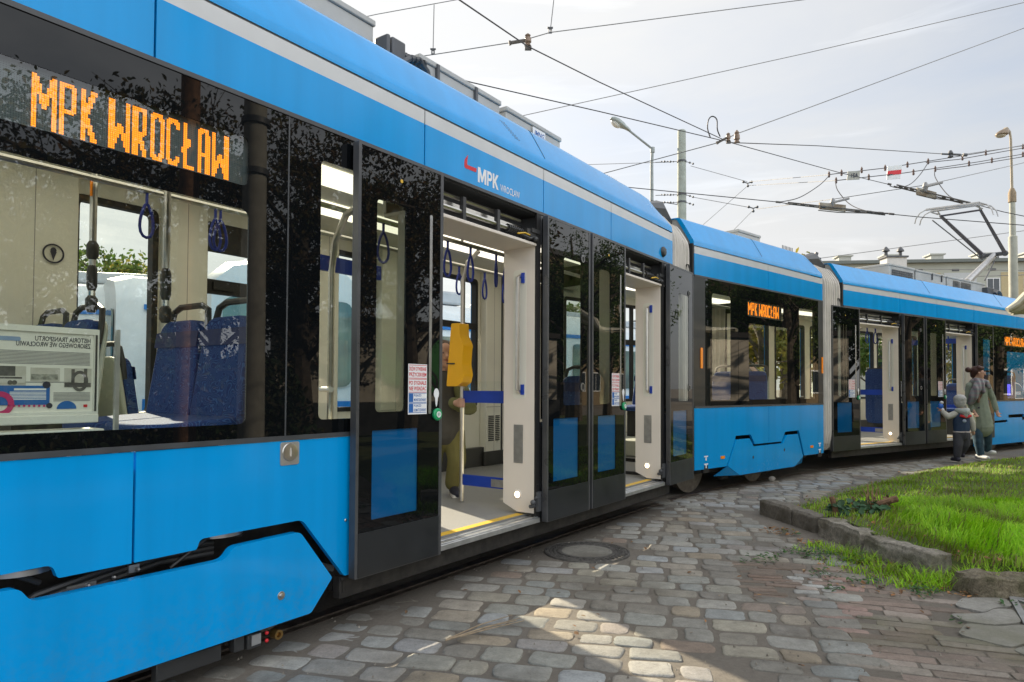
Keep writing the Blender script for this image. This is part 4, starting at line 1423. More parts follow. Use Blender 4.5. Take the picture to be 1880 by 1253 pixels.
# roof gear: three boxes and the pantograph
ra = roof_box(S3, 2.50, 3.45, .55, 1.8, .325)
mb = MB()
for k in range(12):
    for q in range(3): mb.box(2.60 + k * .066, .534, 3.345 + q * .04, 2.65 + k * .066, .539, 3.375 + q * .04)
mb.build('cooling_grille', M['roofdark'], ra, S3.M)
rbx = roof_box(S3, 3.52, 4.76, .55, 1.8, .315)
mb = MB()
for s in (4.15, 4.55): mb.box(s, .530, 3.40, s + .025, .55, 3.53)
mb.islands('box_latch', M['roofdark'], rbx, S3.M)
roof_box(S3, .9, 2.3, .75, 1.6, .12)
rc = roof_box(S3, 4.82, 6.6, .55, 1.8, .315)
mb = MB()
for k in range(6):
    mb.box(5.07, .534, 3.35 + k * .022, 5.36, .539, 3.362 + k * .022); mb.box(5.42, .534, 3.35 + k * .022, 5.88, .539, 3.362 + k * .022)
mb.build('louvre', M['roofdark'], rc, S3.M)
mb = MB(); mb.box(6.46, .44, 3.23, 6.75, .55, 3.45)
cbx = mb.build('cable_box', M['roofdark'], tram, S3.M, bevel=.01)
mb = MB()
for k in range(4): mb.tube([(6.72, .40 + .05 * k, 3.33), (6.86, .40 + .05 * k, 3.40 + .02 * k), (7.0, .40 + .05 * k, 3.36), (7.08 + .02 * k, .40 + .05 * k, 3.24)], .024)
mb.build('roof_cable', M['roofdark'], cbx, S3.M)
mb = MB(); mb.box(7.3, .5, 3.23, 9.2, 1.8, 3.34)
mb.build('roof_box', M['roofgrey'], tram, S3.M)


# ------------------------------------------------------------------ bellows between the sections
def bellows(Sa, sa, Sb, sb, name='bellows'):
    prof = rounded([(.06, .30), (-.008, .50), (-.008, 2.80), (.01, 2.90), (.17, 3.14), (.5, 3.15), (W - .5, 3.12), (W - .1, 2.8), (W - .05, .5), (W - .3, .26), (.3, .26)], [.1, .1, .1, .1, .1, .05, .1, .1, .1, .1, .12], 3)
    folds = 7
    rg = []
    steps = folds * 4
    for i in range(steps + 1):
        t = i / steps
        ph = (i % 4)
        ins = (.055, .0, .0, .055)[ph] if i not in (0, steps) else .055
        if ph == 0: ins = .06
        pa = []
        c = Vector((0, 0, 0))
        for n_, z_ in prof:
            dn = ins * (1 if n_ < W / 2 else -1)
            dz = ins * (-.6 if z_ > 2.9 else (.6 if z_ < .4 else 0))
            a_ = Sa.w(sa, n_ + dn, z_ + dz); b_ = Sb.w(sb, n_ + dn, z_ + dz)
            # ease along the curve tangents
            l = (b_ - a_).length
            p0, p1 = a_, a_ + Sa.t * l / 3
            p2, p3 = b_ - Sb.t * l / 3, b_
            q = p0 * (1 - t) ** 3 + p1 * 3 * t * (1 - t) ** 2 + p2 * 3 * t * t * (1 - t) + p3 * t ** 3
            pa.append(q)
        rg.append(pa)
    # the gangway is open at both ends
    mb = MB(); mb.rings([[tuple(p) for p in r_] for r_ in rg], cap=False)
    o = mb.build(name, M['bellows'], tram, Matrix.Identity(4), smooth=30)
    for S, s, d in ((Sa, sa, -.03), (Sb, sb, .03)):
        mb = MB()
        ou = [(.06, .28), (.06, 2.9), (.22, 3.12), (W - .22, 3.12), (W - .06, 2.9), (W - .06, .28)]
        inn = [(.16, .36), (.16, 2.6), (W - .16, 2.6), (W - .16, .36)]
        mb.prism([ou, inn], min(s, s + d * 1.2), max(s, s + d * 1.2), 'cross')
        mb.build('gangway_frame', M['rubber'], o, S.M)
    return o


b1 = bellows(S1, A1 + .02, S2, -.06)
b2 = bellows(S2, B1 + .04, S3, -.06)
for Sa, sa, Sb, sb, o in ((S1, A1, S2, 0, b1), (S2, B1, S3, 0, b2)):
    mb = MB()
    c = (Sa.w(sa + .2, .30, 3.16) + Sb.w(sb - .2, .30, 3.16)) / 2
    a_ = Sa.w(sa + .02, .34, 3.20); b_ = Sb.w(sb - .02, .34, 3.20)
    mb.tube([a_, (a_ + b_) / 2 + Vector((0, 0, .06)), b_], [.05, .11, .05], 8)
    mb.tube([b_ - Sb.t * .25, b_ - Sb.t * .15 + Vector((0, 0, .2))], .03); mb.tube([b_ - Sb.t * .22 + Vector((0, 0, .1)), b_ - Sb.t * .05 + Vector((0, 0, .12))], .02)
    mb.build('joint_cover', M['roofdark'], o, Matrix.Identity(4))
    # floor plates and lower skirt in the gangway
    mb = MB()
    for n_ in (0,):
        q = [Sa.w(sa - .1, .3, .325), Sa.w(sa - .1, 2.0, .325), Sb.w(sb + .1, 2.0, .325), Sb.w(sb + .1, .3, .325)]
        mb.add([tuple(p) for p in q], [(0, 3, 2, 1)])
        mb.add([tuple(p - Vector((0, 0, .03))) for p in q], [(0, 1, 2, 3)])
    mb.build('gangway_floor', M['floor'], o, Matrix.Identity(4))
    # black upright posts at the edge of the next section
    mb = MB(); mb.box(sb - .034, .0, .29, sb - .008, .05, 2.90)
    mb.build('edge_post', M['rubber'], o, Sb.M)
    # cable loop hanging on the bellows
    mb = MB()
    q = Sb.w(sb - .16, -.02, 2.62)
    mb.tube([q + Vector((.03 * math.cos(t), .02 * math.sin(t), .12 * math.sin(t) - .1)) for t in [k * PI / 5 for k in range(9)]], .008, 6)
    mb.build('cable_loop', M['rubber'], o, Matrix.Identity(4))

# ------------------------------------------------------------------ pantograph on section 3
def pan():
    def q(x, y, n):
        s, z = S3.p(x, y, n)
        return S3.w(s, n, z)
    I = Matrix.Identity(4)
    mb = MB()
    kn = q(1826, 468, 1.15); b0 = q(1786, 508, 1.15)
    b0 = b0 + (b0 - kn) * .25
    mb.tube([b0, kn], [.085, .065], 10)
    o = mb.build('pantograph', M['steel_dull'], tram, I)
    kl = kn + S3.n * .22 - S3.t * .05; kr = kn - S3.n * .22
    mb = MB(); mb.tube([kl, kr], .05, 10); mb.tube([kl, kl - S3.t * .15 + Vector((0, 0, -.03))], .05, 8)
    mb.ball(tuple(kr), .07); mb.ball(tuple(kl), .075)
    mb.tube([kn + Vector((0, 0, -.06)) + S3.t * .1, kn + S3.t * .22 + Vector((0, 0, -.05)), kn + S3.t * .16 + Vector((0, 0, .04))], .015, 6)
    mb.build('knee_joint', M['roofdark'], o, I)
    hl = q(1727, 397, 1.55); hr = q(1800, 386, .75)
    mb = MB(); mb.tube([kl, hl], [.05, .035], 8); mb.tube([kr, hr], [.045, .03], 8); mb.tube([hl, hr], .022, 6)
    mb.build('upper_arm', pmat('arm paint', (.075, .07, .085), .45), o, I)
    mb = MB(); mb.tube([q(1712, 405, 1.6), kl + Vector((0, 0, -.10)) - S3.t * .08], .014, 6)
    mb.tube([kn + Vector((0, 0, -.14)), q(1808, 515, 1.0)], .016, 6)
    mb.build('control_rod', M['roofdark'], o, I)
    mb = MB()
    for d in (-.12, .12):
        c0 = q(1705, 387, 1.72) + S3.t * d; c1 = q(1803, 374, .58) + S3.t * d
        mb.tube([c0, c1], .026, 6)
        v = (c1 - c0).normalized()
        for e, sg in ((c0, -1), (c1, 1)):
            mb.tube([e, e + v * sg * .14 + Vector((0, 0, -.06)), e + v * sg * .24 + Vector((0, 0, -.18)), e + v * sg * .27 + Vector((0, 0, -.30))], .014, 6)
    mb.tube([hl, q(1722, 388, 1.6)], .02, 6); mb.tube([hr, q(1797, 378, .7)], .02, 6)
    for e in (q(1716, 392, 1.62), q(1798, 381, .72)): mb.tube([e - S3.t * .16, e + S3.t * .16], .02, 6)
    mb.build('collector_head', M['steel_dull'], o, I)


pan()

# ------------------------------------------------------------------ ground
GRASS = [(2.62, 6.92), (2.70, 6.2), (2.74, 5.9), (2.78, 5.25), (2.86, 4.62), (3.0, 4.48), (3.4, 4.45), (4.3, 4.38), (6, 4.3), (14, 4.5), (22, 9), (22, 20),
         (12.8, 14.9), (9.5, 12.75), (8.15, 11.98), (6.5, 10.85), (4.32, 8.83), (3.0, 7.43)]


def inpoly(x, y, P):
    c = False
    n = len(P)
    for i in range(n):
        x0, y0 = P[i - 1]; x1, y1 = P[i]
        if (y0 > y) != (y1 > y) and x < (x1 - x0) * (y - y0) / (y1 - y0) + x0: c = not c
    return c


def edist(x, y, P, closed=True):
    d = 1e9
    n = len(P)
    for i in range(0 if closed else 1, n):
        x0, y0 = P[i - 1]; x1, y1 = P[i]
        dx, dy = x1 - x0, y1 - y0
        t = max(0, min(1, ((x - x0) * dx + (y - y0) * dy) / (dx * dx + dy * dy)))
        d = min(d, math.hypot(x - x0 - t * dx, y - y0 - t * dy))
    return d


def tram_n(x, y):
    """distance inward of the tram's near side (positive = under the tram)"""
    v = Vector((x, y, 0))
    best = None
    for S, a, b in ((S1, -30, A1 + .35), (S2, -.35, B1 + .35), (S3, -.35, 60)):
        d = v - Vector((S.o.x, S.o.y, 0))
        s = d.dot(S.t)
        if a <= s <= b:
            k = d.dot(S.n)
            best = k if best is None else max(best, k)
    return best if best is not None else -9


def nz(x, y, z=0.0): return noise.noise(Vector((x, y, z)))


# base earth sheet: fine near the camera, reaching to the horizon
def earth():
    xs = [-1500, -400, -120, -50, -25] + [-12 + .25 * i for i in range(int(32 / .25))] + [21, 30, 60, 140, 400, 1500]
    ys = [-1500, -400, -120, -50, -20] + [-6 + .25 * i for i in range(int(26 / .25))] + [21, 30, 60, 140, 400, 1500]
    mb = MB()
    vs = []
    for y in ys:
        for x in xs:
            z = -.0058 + (.004 * nz(x * 3, y * 3) + .003 * nz(x * 9, y * 9, 4) if abs(x) < 20 and -6 < y < 20 else 0)
            vs.append((x, y, z))
    nx = len(xs)
    fs = [(j * nx + i, j * nx + i + 1, (j + 1) * nx + i + 1, (j + 1) * nx + i) for j in range(len(ys) - 1) for i in range(nx - 1)]
    mb.add(vs, fs)
    m, nt, out = newmat('packed earth and grit')
    L = nt.links.new
    b = N(nt, 'ShaderNodeBsdfPrincipled', i_Roughness=.9)
    tc = N(nt, 'ShaderNodeTexCoord')
    n1 = N(nt, 'ShaderNodeTexNoise', i_Scale=1.1, i_Detail=6.0); n2 = N(nt, 'ShaderNodeTexNoise', i_Scale=45.0, i_Detail=8.0, i_Roughness=.8)
    L(tc.outputs['Object'], n1.inputs['Vector']); L(tc.outputs['Object'], n2.inputs['Vector'])
    rp = N(nt, 'ShaderNodeValToRGB')
    e = rp.color_ramp.elements
    e[0].position = .3; e[0].color = (.12, .102, .08, 1); e[1].position = .7; e[1].color = (.235, .21, .178, 1)
    mm = N(nt, 'ShaderNodeMix', data_type='FLOAT'); mm.inputs['Factor'].default_value = .5
    L(n1.outputs['Fac'], mm.inputs['A']); L(n2.outputs['Fac'], mm.inputs['B'])
    L(mm.outputs['Result'], rp.inputs['Fac']); L(rp.outputs[0], b.inputs['Base Color'])
    bp_ = N(nt, 'ShaderNodeBump', i_Strength=.9, i_Distance=.015)
    L(n2.outputs['Fac'], bp_.inputs['Height']); L(bp_.outputs[0], b.inputs['Normal'])
    L(b.outputs[0], out.inputs['Surface'])
    tag(mb.build('ground', m), kind='structure')


earth()


def stones(name, test, mat, x0, y0, x1, y1, ang, row, lmin, lmax, gap=.022, h=.0, rnd=.012, n=12, sup=3.2, drop=0.0, seed=1, dome=.010, near_tram=False, jit=.16, crad=.035):
    n = 16
    """rows of individually cut stones laid inside a region (one paving mesh)"""
    rn = random.Random(seed)
    c, s = math.cos(ang), math.sin(ang)
    cx, cy_ = (x0 + x1) / 2, (y0 + y1) / 2
    R_ = math.hypot(x1 - x0, y1 - y0) / 2
    mb = MB()
    cnt = 0
    v = -R_
    while v < R_:
        rh = row * rn.uniform(.88, 1.14)
        u = -R_ + rn.uniform(0, lmax)
        while u < R_:
            l = rn.uniform(lmin, lmax)
            wob = .03 * nz(u * .8, v * .8, 7)
            mu, mv = u + l / 2, v + rh / 2 + wob
            X, Y = cx + mu * c - mv * s, cy_ + mu * s + mv * c
            u += l + gap * rn.uniform(.7, 1.5)
            if not (x0 <= X <= x1 and y0 <= Y <= y1) or not test(X, Y, max(l, rh) * .42): continue
            if rn.random() < drop: continue
            a, b = l / 2, rh / 2 - gap * .4
            ra = rn.uniform(-.05, .05); sp = sup * rn.uniform(.75, 1.5); sk = rn.uniform(-.12, .12)
            tz = h + rn.uniform(-.004, .003)
            if near_tram: tz -= .0055 * max(0, 1 - abs(min(0, tram_n(X, Y))) / .6)
            tx, ty = rn.uniform(-.014, .014), rn.uniform(-.018, .018)
            jt = jit * min(a, b)
            cn_ = [(sx * a + rn.uniform(-jt, jt), sy * b + rn.uniform(-jt, jt)) for sx, sy in ((-1, -1), (1, -1), (1, 1), (-1, 1))]
            out = []
            for q in range(4):
                p0, p1, p2 = Vector(cn_[q - 1]), Vector(cn_[q]), Vector(cn_[(q + 1) % 4])
                rr = crad * rn.uniform(.5, 1.4)
                e0, e1 = (p0 - p1), (p2 - p1)
                a0 = p1 + e0.normalized() * min(rr, e0.length * .4); a1 = p1 + e1.normalized() * min(rr, e1.length * .4)
                out += [a0, a0 * .25 + p1 * .5 + a1 * .25, a1, (p1 + p2) / 2 + Vector((rn.uniform(-jt, jt), rn.uniform(-jt, jt))) * .45]
            ca, sa = math.cos(ra), math.sin(ra)
            out = [(p.x * ca - p.y * sa, p.x * sa + p.y * ca) for p in out]
            rings = []
            for sc, dz in ((1.0, -.03), (.985, -.0055), (.955, -.0008), (.78, dome * .7)):
                rg = []
                for k in range(n):
                    pu, pv = out[k][0] * (1 - (1 - sc) * min(1, b / a) ), out[k][1] * sc
                    gu, gv = mu + pu, mv + pv
                    rg.append((cx + gu * c - gv * s, cy_ + gu * s + gv * c, tz + dz + tx * pu + ty * pv + rn.uniform(-.0012, .0012)))
                rings.append(rg)
            base = len(mb.v)
            vs = [p for r_ in rings for p in r_] + [(X, Y, tz + dome)]
            fs = []
            for i in range(len(rings) - 1):
                for k in range(n):
                    k2 = (k + 1) % n
                    fs.append((i * n + k, i * n + k2, (i + 1) * n + k2, (i + 1) * n + k))
            top = len(vs) - 1
            for k in range(n):
                fs.append(((len(rings) - 1) * n + k, (len(rings) - 1) * n + (k + 1) % n, top))
            mb.add(vs, fs)
            cnt += 1
        v += rh
    o = mb.build(name, mat, smooth=50)
    tag(o, kind='structure')
    return o


MAN = (.58, 5.25)
BRICK = [(2.14, 4.50), (2.30, 4.42), (2.66, 4.18), (3.0, 4.18), (4.5, 4.2), (5.5, 2.0), (2.4, 1.5), (1.50, 2.75), (1.72, 3.4), (1.92, 3.85)]
SETT = [(1.93, 4.72), (2.28, 4.72), (2.14, 4.42), (1.96, 4.06), (1.66, 4.06)]
THIN = [(1.62, 5.0), (1.96, 4.85), (1.90, 4.70), (1.64, 4.10), (1.42, 4.10)]
SLABS = [[(2.56, 3.98), (2.72, 4.14), (2.97, 4.13), (2.90, 3.97), (2.78, 3.95), (2.66, 3.86)], [(2.44, 3.84), (2.64, 3.84), (2.76, 3.93), (2.86, 3.92), (2.75, 3.70), (2.56, 3.66), (2.44, 3.72)],
         [(2.28, 3.52), (2.44, 3.69), (2.56, 3.63), (2.74, 3.67), (2.62, 3.44), (2.42, 3.34)], [(2.40, 3.31), (2.64, 3.42), (2.80, 3.40), (2.78, 3.14), (2.5, 3.08)]]
DRAIN_C, DRAIN_A = (3.11, 3.77), math.atan2(.5, .28)


def in_drain(x, y, e=.30):
    dx, dy = x - DRAIN_C[0], y - DRAIN_C[1]
    c, s = math.cos(-DRAIN_A), math.sin(-DRAIN_A)
    return abs(dx * c - dy * s) < e and abs(dx * s + dy * c) < e


def ok_main(x, y, r):
    if tram_n(x, y) > .16: return False
    if inpoly(x, y, GRASS) or (x > 2.4 and 4.4 < y < 7.0): return False
    if math.hypot(x - MAN[0], y - MAN[1]) < .33 + r: return False
    if inpoly(x, y, BRICK) or inpoly(x, y, SETT) or inpoly(x, y, THIN): return False
    if x > 2.3 and y < 4.6: return False
    return nz(x * 1.4, y * 1.4, 30) < .62


def ok_brick(x, y, r):
    if not inpoly(x, y, BRICK) or in_drain(x, y): return False
    return not any(inpoly(x, y, P) or edist(x, y, P) < .03 for P in SLABS)


G = [(.22, .205, .175), (.31, .305, .275), (.26, .275, .265), (.36, .335, .27), (.22, .205, .18), (.40, .39, .35), (.29, .30, .29), (.34, .285, .21), (.36, .375, .375), (.27, .21, .165)]
stones('cobblestone_paving', ok_main, stone_mat('grey granite setts', G), -3.2, -1.5, 9.0, 14.0, R(-13), .168, .14, .27, gap=.024, seed=3, sup=5.5, dome=.0035, n=16, near_tram=True)
stones('brick_paving', ok_brick, stone_mat('brown clinker and sandstone', [(.18, .145, .12), (.25, .20, .165), (.215, .19, .155), (.31, .235, .195), (.21, .19, .165), (.38, .32, .275), (.24, .22, .185)], moss=(.10, .105, .045)),
       1.2, 1.2, 5.5, 4.7, R(-18), .084, .20, .40, gap=.008, seed=5, sup=9, dome=.002, jit=.10, crad=.012)
stones('sett_paving', lambda x, y, r: inpoly(x, y, SETT), stone_mat('small pale setts', [(.38, .38, .355), (.48, .48, .46), (.33, .32, .295), (.42, .34, .29)]), 1.5, 3.9, 2.5, 4.9, R(-14), .082, .08, .15, gap=.02, seed=8, dome=.003, jit=.2, crad=.02)
stones('brick_paving', lambda x, y, r: inpoly(x, y, THIN), stone_mat('red clinker', [(.23, .165, .13), (.20, .165, .135), (.27, .20, .16), (.19, .17, .14)], moss=(.12, .095, .07)), 1.3, 4.0, 2.1, 5.1, R(-12), .06, .16, .28, gap=.014, seed=9, sup=5, dome=.002, jit=.10, crad=.012)
# a column of pink edge stones between cobbles and bricks
PINKL = [(2.20, 4.52), (2.06, 4.22), (1.90, 3.88), (1.76, 3.58)]
stones('pink_edging', lambda x, y, r: edist(x, y, PINKL, False) < .055, stone_mat('pink porphyry', [(.36, .24, .20), (.30, .21, .175), (.40, .29, .25), (.33, .25, .22)]), 1.6, 3.4, 2.4, 4.7, R(-26), .10, .13, .20, gap=.016, seed=12, dome=.003, jit=.14, crad=.025)
mb = MB()
for P in SLABS:
    mb.prism(rounded(P, .05, 3), .006, -.04, 'flat')
tag(mb.build('stone_slabs', stone_mat('grey slabs', [(.27, .265, .24), (.33, .32, .29), (.30, .29, .265)], moss=(.17, .165, .11)), bevel=.006, smooth=20), kind='structure')

# rails along the three sections
def rail_line(nn):
    pts = []
    for k in range(0, 60): pts.append(S1.w(-12 + k * .27, nn, 0))
    for k in range(1, 10): pts.append(S2.w(.2 + k * .34, nn, 0))
    for k in range(1, 80): pts.append(S3.w(.2 + k * .5, nn, 0))
    for _ in range(6):
        pts = [pts[0]] + [(pts[i - 1] + pts[i] * 2 + pts[i + 1]) / 4 for i in range(1, len(pts) - 1)] + [pts[-1]]
    return pts


for nn in (.34, 1.80):
    pts = rail_line(nn)
    mb = MB()
    for o0, o1, z in ((-.035, .035, .002), (-.085, -.050, -.004)):
        L_, R2 = [], []
        for i, p in enumerate(pts):
            d = (pts[min(i + 1, len(pts) - 1)] - pts[max(i - 1, 0)]).normalized()
            nn_ = Vector((-d.y, d.x, 0))
            L_.append((p + nn_ * o0)); R2.append((p + nn_ * o1))
        vs = [(p.x, p.y, z) for p in L_] + [(p.x, p.y, z) for p in R2] + [(p.x, p.y, -.05) for p in L_] + [(p.x, p.y, -.05) for p in R2]
        n = len(L_)
        fs = []
        for i in range(n - 1):
            fs += [(i, i + 1, n + i + 1, n + i), (2 * n + i, 2 * n + i + 1, i + 1, i), (n + i, n + i + 1, 3 * n + i + 1, 3 * n + i)]
        mb.add(vs, [tuple(reversed(f)) for f in fs])
    tag(mb.build('tram_rail', M['rail']), kind='structure')

# manhole cover
t = thing('manhole_cover', 'round iron manhole cover with concrete middle among the cobbles beside the tram', 'manhole cover', (MAN[0], MAN[1], 0))
mb = MB()
mb.lathe([(.19, -.03), (.19, .006), (.20, .010), (.225, .010), (.225, .003), (.31, .003), (.315, .010), (.325, .008), (.33, -.03)], n=48)
for k in range(40):
    for rr in (.245, .275, .30):
        a = 2 * PI * (k + (rr * 37 % 1)) / 40
        mb.box(rr * math.cos(a) - .009, rr * math.sin(a) - .009, .002, rr * math.cos(a) + .009, rr * math.sin(a) + .009, .010)
mb.build('iron_rim', pmat('worn cast iron', (.10, .094, .086), .65, metal=.2, var=.3, vs=30), t)
mb = MB(); mb.prism(disc(0, 0, .195, n=40), .007, -.02, 'flat')
mb.build('concrete_middle', stone_mat('worn concrete', [(.24, .23, .20), (.24, .23, .20)]), t, bevel=.004)

# drain grate at the right edge
t = thing('drain_grate', 'square grey cast drain grate with curved slots at the right edge of the brick paving', 'drain grate', (DRAIN_C[0], DRAIN_C[1], .004), DRAIN_A)
mb = MB()
e = .28
mb.prism([rect(-e, -e, e, e, .02), rect(-e + .035, -e + .035, e - .035, e - .035)], .008, -.03, 'flat')
mb.prism([disc(0, 0, .225, n=32), disc(0, 0, .195, n=32)], .006, -.02, 'flat')
mb.prism([disc(0, 0, .135, n=28), disc(0, 0, .105, n=28)], .006, -.02, 'flat')
for k in range(12):
    a = 2 * PI * k / 12
    mb.tube([(.05 * math.cos(a), .05 * math.sin(a), -.004), (.24 * math.cos(a), .24 * math.sin(a), -.004)], .011, 6)
for sx in (-1, 1):
    for sy in (-1, 1): mb.tube([(sx * .14, sy * .14, -.004), (sx * .26, sy * .26, -.004)], .014, 6)
mb.prism(disc(0, 0, .055, n=20), .006, -.02, 'flat')
mb.build('grate', pmat('galvanised cast grate', (.30, .30, .29), .5, metal=.4, var=.15, vs=20), t)
mb = MB(); mb.prism(rect(-.25, -.25, .25, .25), -.016, -.018, 'flat')
mb.build('drain_pit', M['void'], t)


# ------------------------------------------------------------------ kerb stones
def block(name, A, B, depth, h, label, group, seed, rough=.012, col=0, top_in=.02, sub=5, zb=-.05):
    rn = random.Random(seed)
    A, B = Vector((*A, 0)), Vector((*B, 0))
    d = B - A
    l = d.length
    d.normalize()
    n_ = Vector((d.y, -d.x, 0))
    if n_.x < 0: n_ = -n_
    bm = bmesh.new()
    bmesh.ops.create_cube(bm, size=1)
    bmesh.ops.subdivide_edges(bm, edges=bm.edges[:], cuts=sub, use_grid_fill=True)
    for v in bm.verts:
        x, y, z = v.co
        u = (x + .5) * l; q = (y + .5) * depth; zz = zb + (z + .5) * (h - zb)
        # round the arrises
        ex = min(u, l - u); ez = h - zz
        if ez < .02: q += .012 * (1 if y < 0 else 0) * (1 if abs(y + .5) < .01 else 0)
        if ez < .005: zz -= .012 * (1 if (abs(abs(x) - .5) < .01 or abs(abs(y) - .5) < .01) else 0)
        p = Vector((u * 6 + seed * 3.1, q * 6, zz * 6))
        k = noise.noise(p) * rough + noise.noise(p * 2.7) * rough * .6 + noise.noise(p * 7) * rough * .35
        v.co = A - A + d * (u - l / 2 + k * (.5 if ex < .01 else .2)) + n_ * (q + k * .8) + Vector((0, 0, zz + k * .8))
    me = bpy.data.meshes.new(name)
    bm.to_mesh(me); bm.free()
    me.shade_smooth()
    o = bpy.data.objects.new(name, me)
    COL.objects.link(o)
    o.location = (A + B) / 2
    me.materials.append(KERB[col])
    o.modifiers.new('round', 'SUBSURF').levels = 1
    o.modifiers['round'].render_levels = 2
    tag(o, label, 'kerbstone', group)
    return o


KERB = [stone_mat('dark weathered kerb granite', [(.20, .18, .15), (.20, .18, .15)], moss=(.08, .07, .05), con=1.6, sc=1.8), stone_mat('lichened kerb stone', [(.34, .31, .26), (.34, .31, .26)], moss=(.10, .09, .055), con=2.0, sc=1.8),
        stone_mat('mossy rubble', [(.21, .18, .125), (.21, .18, .125)], moss=(.10, .11, .04), con=2.0, sc=1.6)]
GK = 'stones edging the grass island'
block('kerbstone', (2.49, 6.90), (2.59, 6.36), .16, .15, 'dark smooth kerbstone at the far pointed end of the grass island', GK, 1, .008, 0, sub=8)
block('kerbstone', (2.595, 6.35), (2.645, 6.00), .16, .15, 'short dark kerbstone with a pale stain, second from the island tip', GK, 2, .008, 0, sub=8)
block('kerbstone', (2.645, 5.93), (2.68, 5.28), .17, .155, 'rough speckled kerbstone in front of the ivy stump', GK, 3, .024, 1, sub=10)
block('kerbstone', (2.67, 5.22), (2.80, 4.60), .17, .150, 'rough tilted kerbstone with a pale broken end beside the gap in the edging', GK, 4, .028, 1, sub=10)
block('kerbstone', (2.80, 4.36), (3.38, 4.37), .20, .115, 'mossy rubble lump after the gap in the edging', GK, 5, .055, 2, sub=11)
block('kerbstone', (3.40, 4.37), (4.3, 4.30), .20, .12, 'mossy rubble edging running out of the picture to the right', GK, 6, .055, 2, sub=11)


# ------------------------------------------------------------------ grass island
FAR = [(2.62, 6.92), (3.0, 7.43), (4.32, 8.83), (6.5, 10.85), (8.15, 11.98), (9.5, 12.75), (12.8, 14.9), (22, 20)]


def gz(x, y):
    e = edist(x, y, FAR, False)
    k = min(1, e / .7)
    k = k * k * (3 - 2 * k)
    z = -.015 + (.125 + .02 * nz(x * 1.3, y * 1.3)) * k
    z += .05 * max(0, min(1, (y - 4.4) / 1.0)) * k * max(0, 1 - abs(y - 5.6) / 2.0)
    return z


mb = MB()
idx = {}
st = .14
vs, fs = [], []
for i in range(int(19.6 / st)):
    for j in range(int(16 / st)):
        x, y = 2.5 + i * st, 4.2 + j * st
        if not inpoly(x + st / 2, y + st / 2, GRASS): continue
        q = []
        for a, b in ((0, 0), (1, 0), (1, 1), (0, 1)):
            k = (i + a, j + b)
            if k not in idx:
                xx, yy = 2.5 + k[0] * st, 4.2 + k[1] * st
                eg = edist(xx, yy, GRASS); eg = max(0, min(1, eg / .13)) if inpoly(xx, yy, GRASS) else 0
                zz = gz(xx, yy) + .01 * nz(xx * 5, yy * 5)
                idx[k] = len(vs); vs.append((xx, yy, -.04 + (zz + .04) * (eg if yy < 4.9 or xx > 6 or edist(xx, yy, FAR, False) < .2 else 1)))
            q.append(idx[k])
        fs.append(tuple(q))
mb.add(vs, fs)
tag(mb.build('lawn_soil', pmat('grassy soil', (.06, .085, .02), .95, col2=(.11, .125, .035), vs=3, bump=.6, bs=40), smooth=60), kind='structure')


def blade(mb, x, y, z, h, w_, lean, ang, bend, rn):
    dx, dy = math.cos(ang), math.sin(ang)
    px, py = -dy, dx
    a = []
    for t, ww in ((0, 1), (.45, .85), (.8, .5)):
        o = lean * t + bend * t * t
        a.append((x + dx * o * h - px * w_ * ww / 2, y + dy * o * h - py * w_ * ww / 2, z + h * t * (1 - .25 * bend * t)))
        a.append((x + dx * o * h + px * w_ * ww / 2, y + dy * o * h + py * w_ * ww / 2, z + h * t * (1 - .25 * bend * t)))
    o = lean + bend
    a.append((x + dx * o * h, y + dy * o * h, z + h * (1 - .35 * bend)))
    mb.add(a, [(0, 1, 3, 2), (2, 3, 5, 4), (4, 5, 6)])


rn = random.Random(21)
gl, gs, gd = MB(), MB(), MB()
# (x0, x1, y0, y1, blades per square metre)
for x0, x1, y0, y1, dens in ((2.7, 5.6, 4.4, 6.7, 3400), (2.6, 8.2, 6.7, 9.5, 1300), (4, 12, 9.5, 14.5, 650), (5.6, 9, 4.4, 6.7, 500), (8.2, 13, 5, 9.5, 250)):
    for _ in range(int((x1 - x0) * (y1 - y0) * dens)):
        x, y = rn.uniform(x0, x1), rn.uniform(y0, y1)
        if not inpoly(x, y, GRASS): continue
        if x > .80 * y + .5: continue
        ef = edist(x, y, FAR, False)
        # lush patch near the camera, trodden turf towards the track
        lush = max(0, min(1, (x - 2.95) / .5)) * max(0, min(1, (7.2 - y) / 1.2)) * max(0, min(1, .75 + 1.6 * nz(x * 1.1, y * 1.1, 2)))
        if lush < .15 and rn.random() < .25 + .5 * max(0, nz(x * 2, y * 2, 9)): continue
        if x < 2.95 and y < 6.6 and rn.random() < .7: continue
        hh = (.035 + .03 * rn.random()) + lush * rn.uniform(.05, .16)
        if ef < .4: hh *= .5 + ef
        dead = rn.random() < (.04 if lush > .3 else .20 + .3 * max(0, nz(x * 1.5, y * 1.5, 15)))
        q = gd if dead else (gl if lush > .3 else gs)
        tw = nz(x * 2.2, y * 2.2, 5) * 4
        blade(q, x, y, gz(x, y) - .005, hh, rn.uniform(.004, .008) * (1 + .05 * y), rn.uniform(.0, .35), tw + rn.uniform(-1.4, 1.4), rn.uniform(.1, .7), rn)
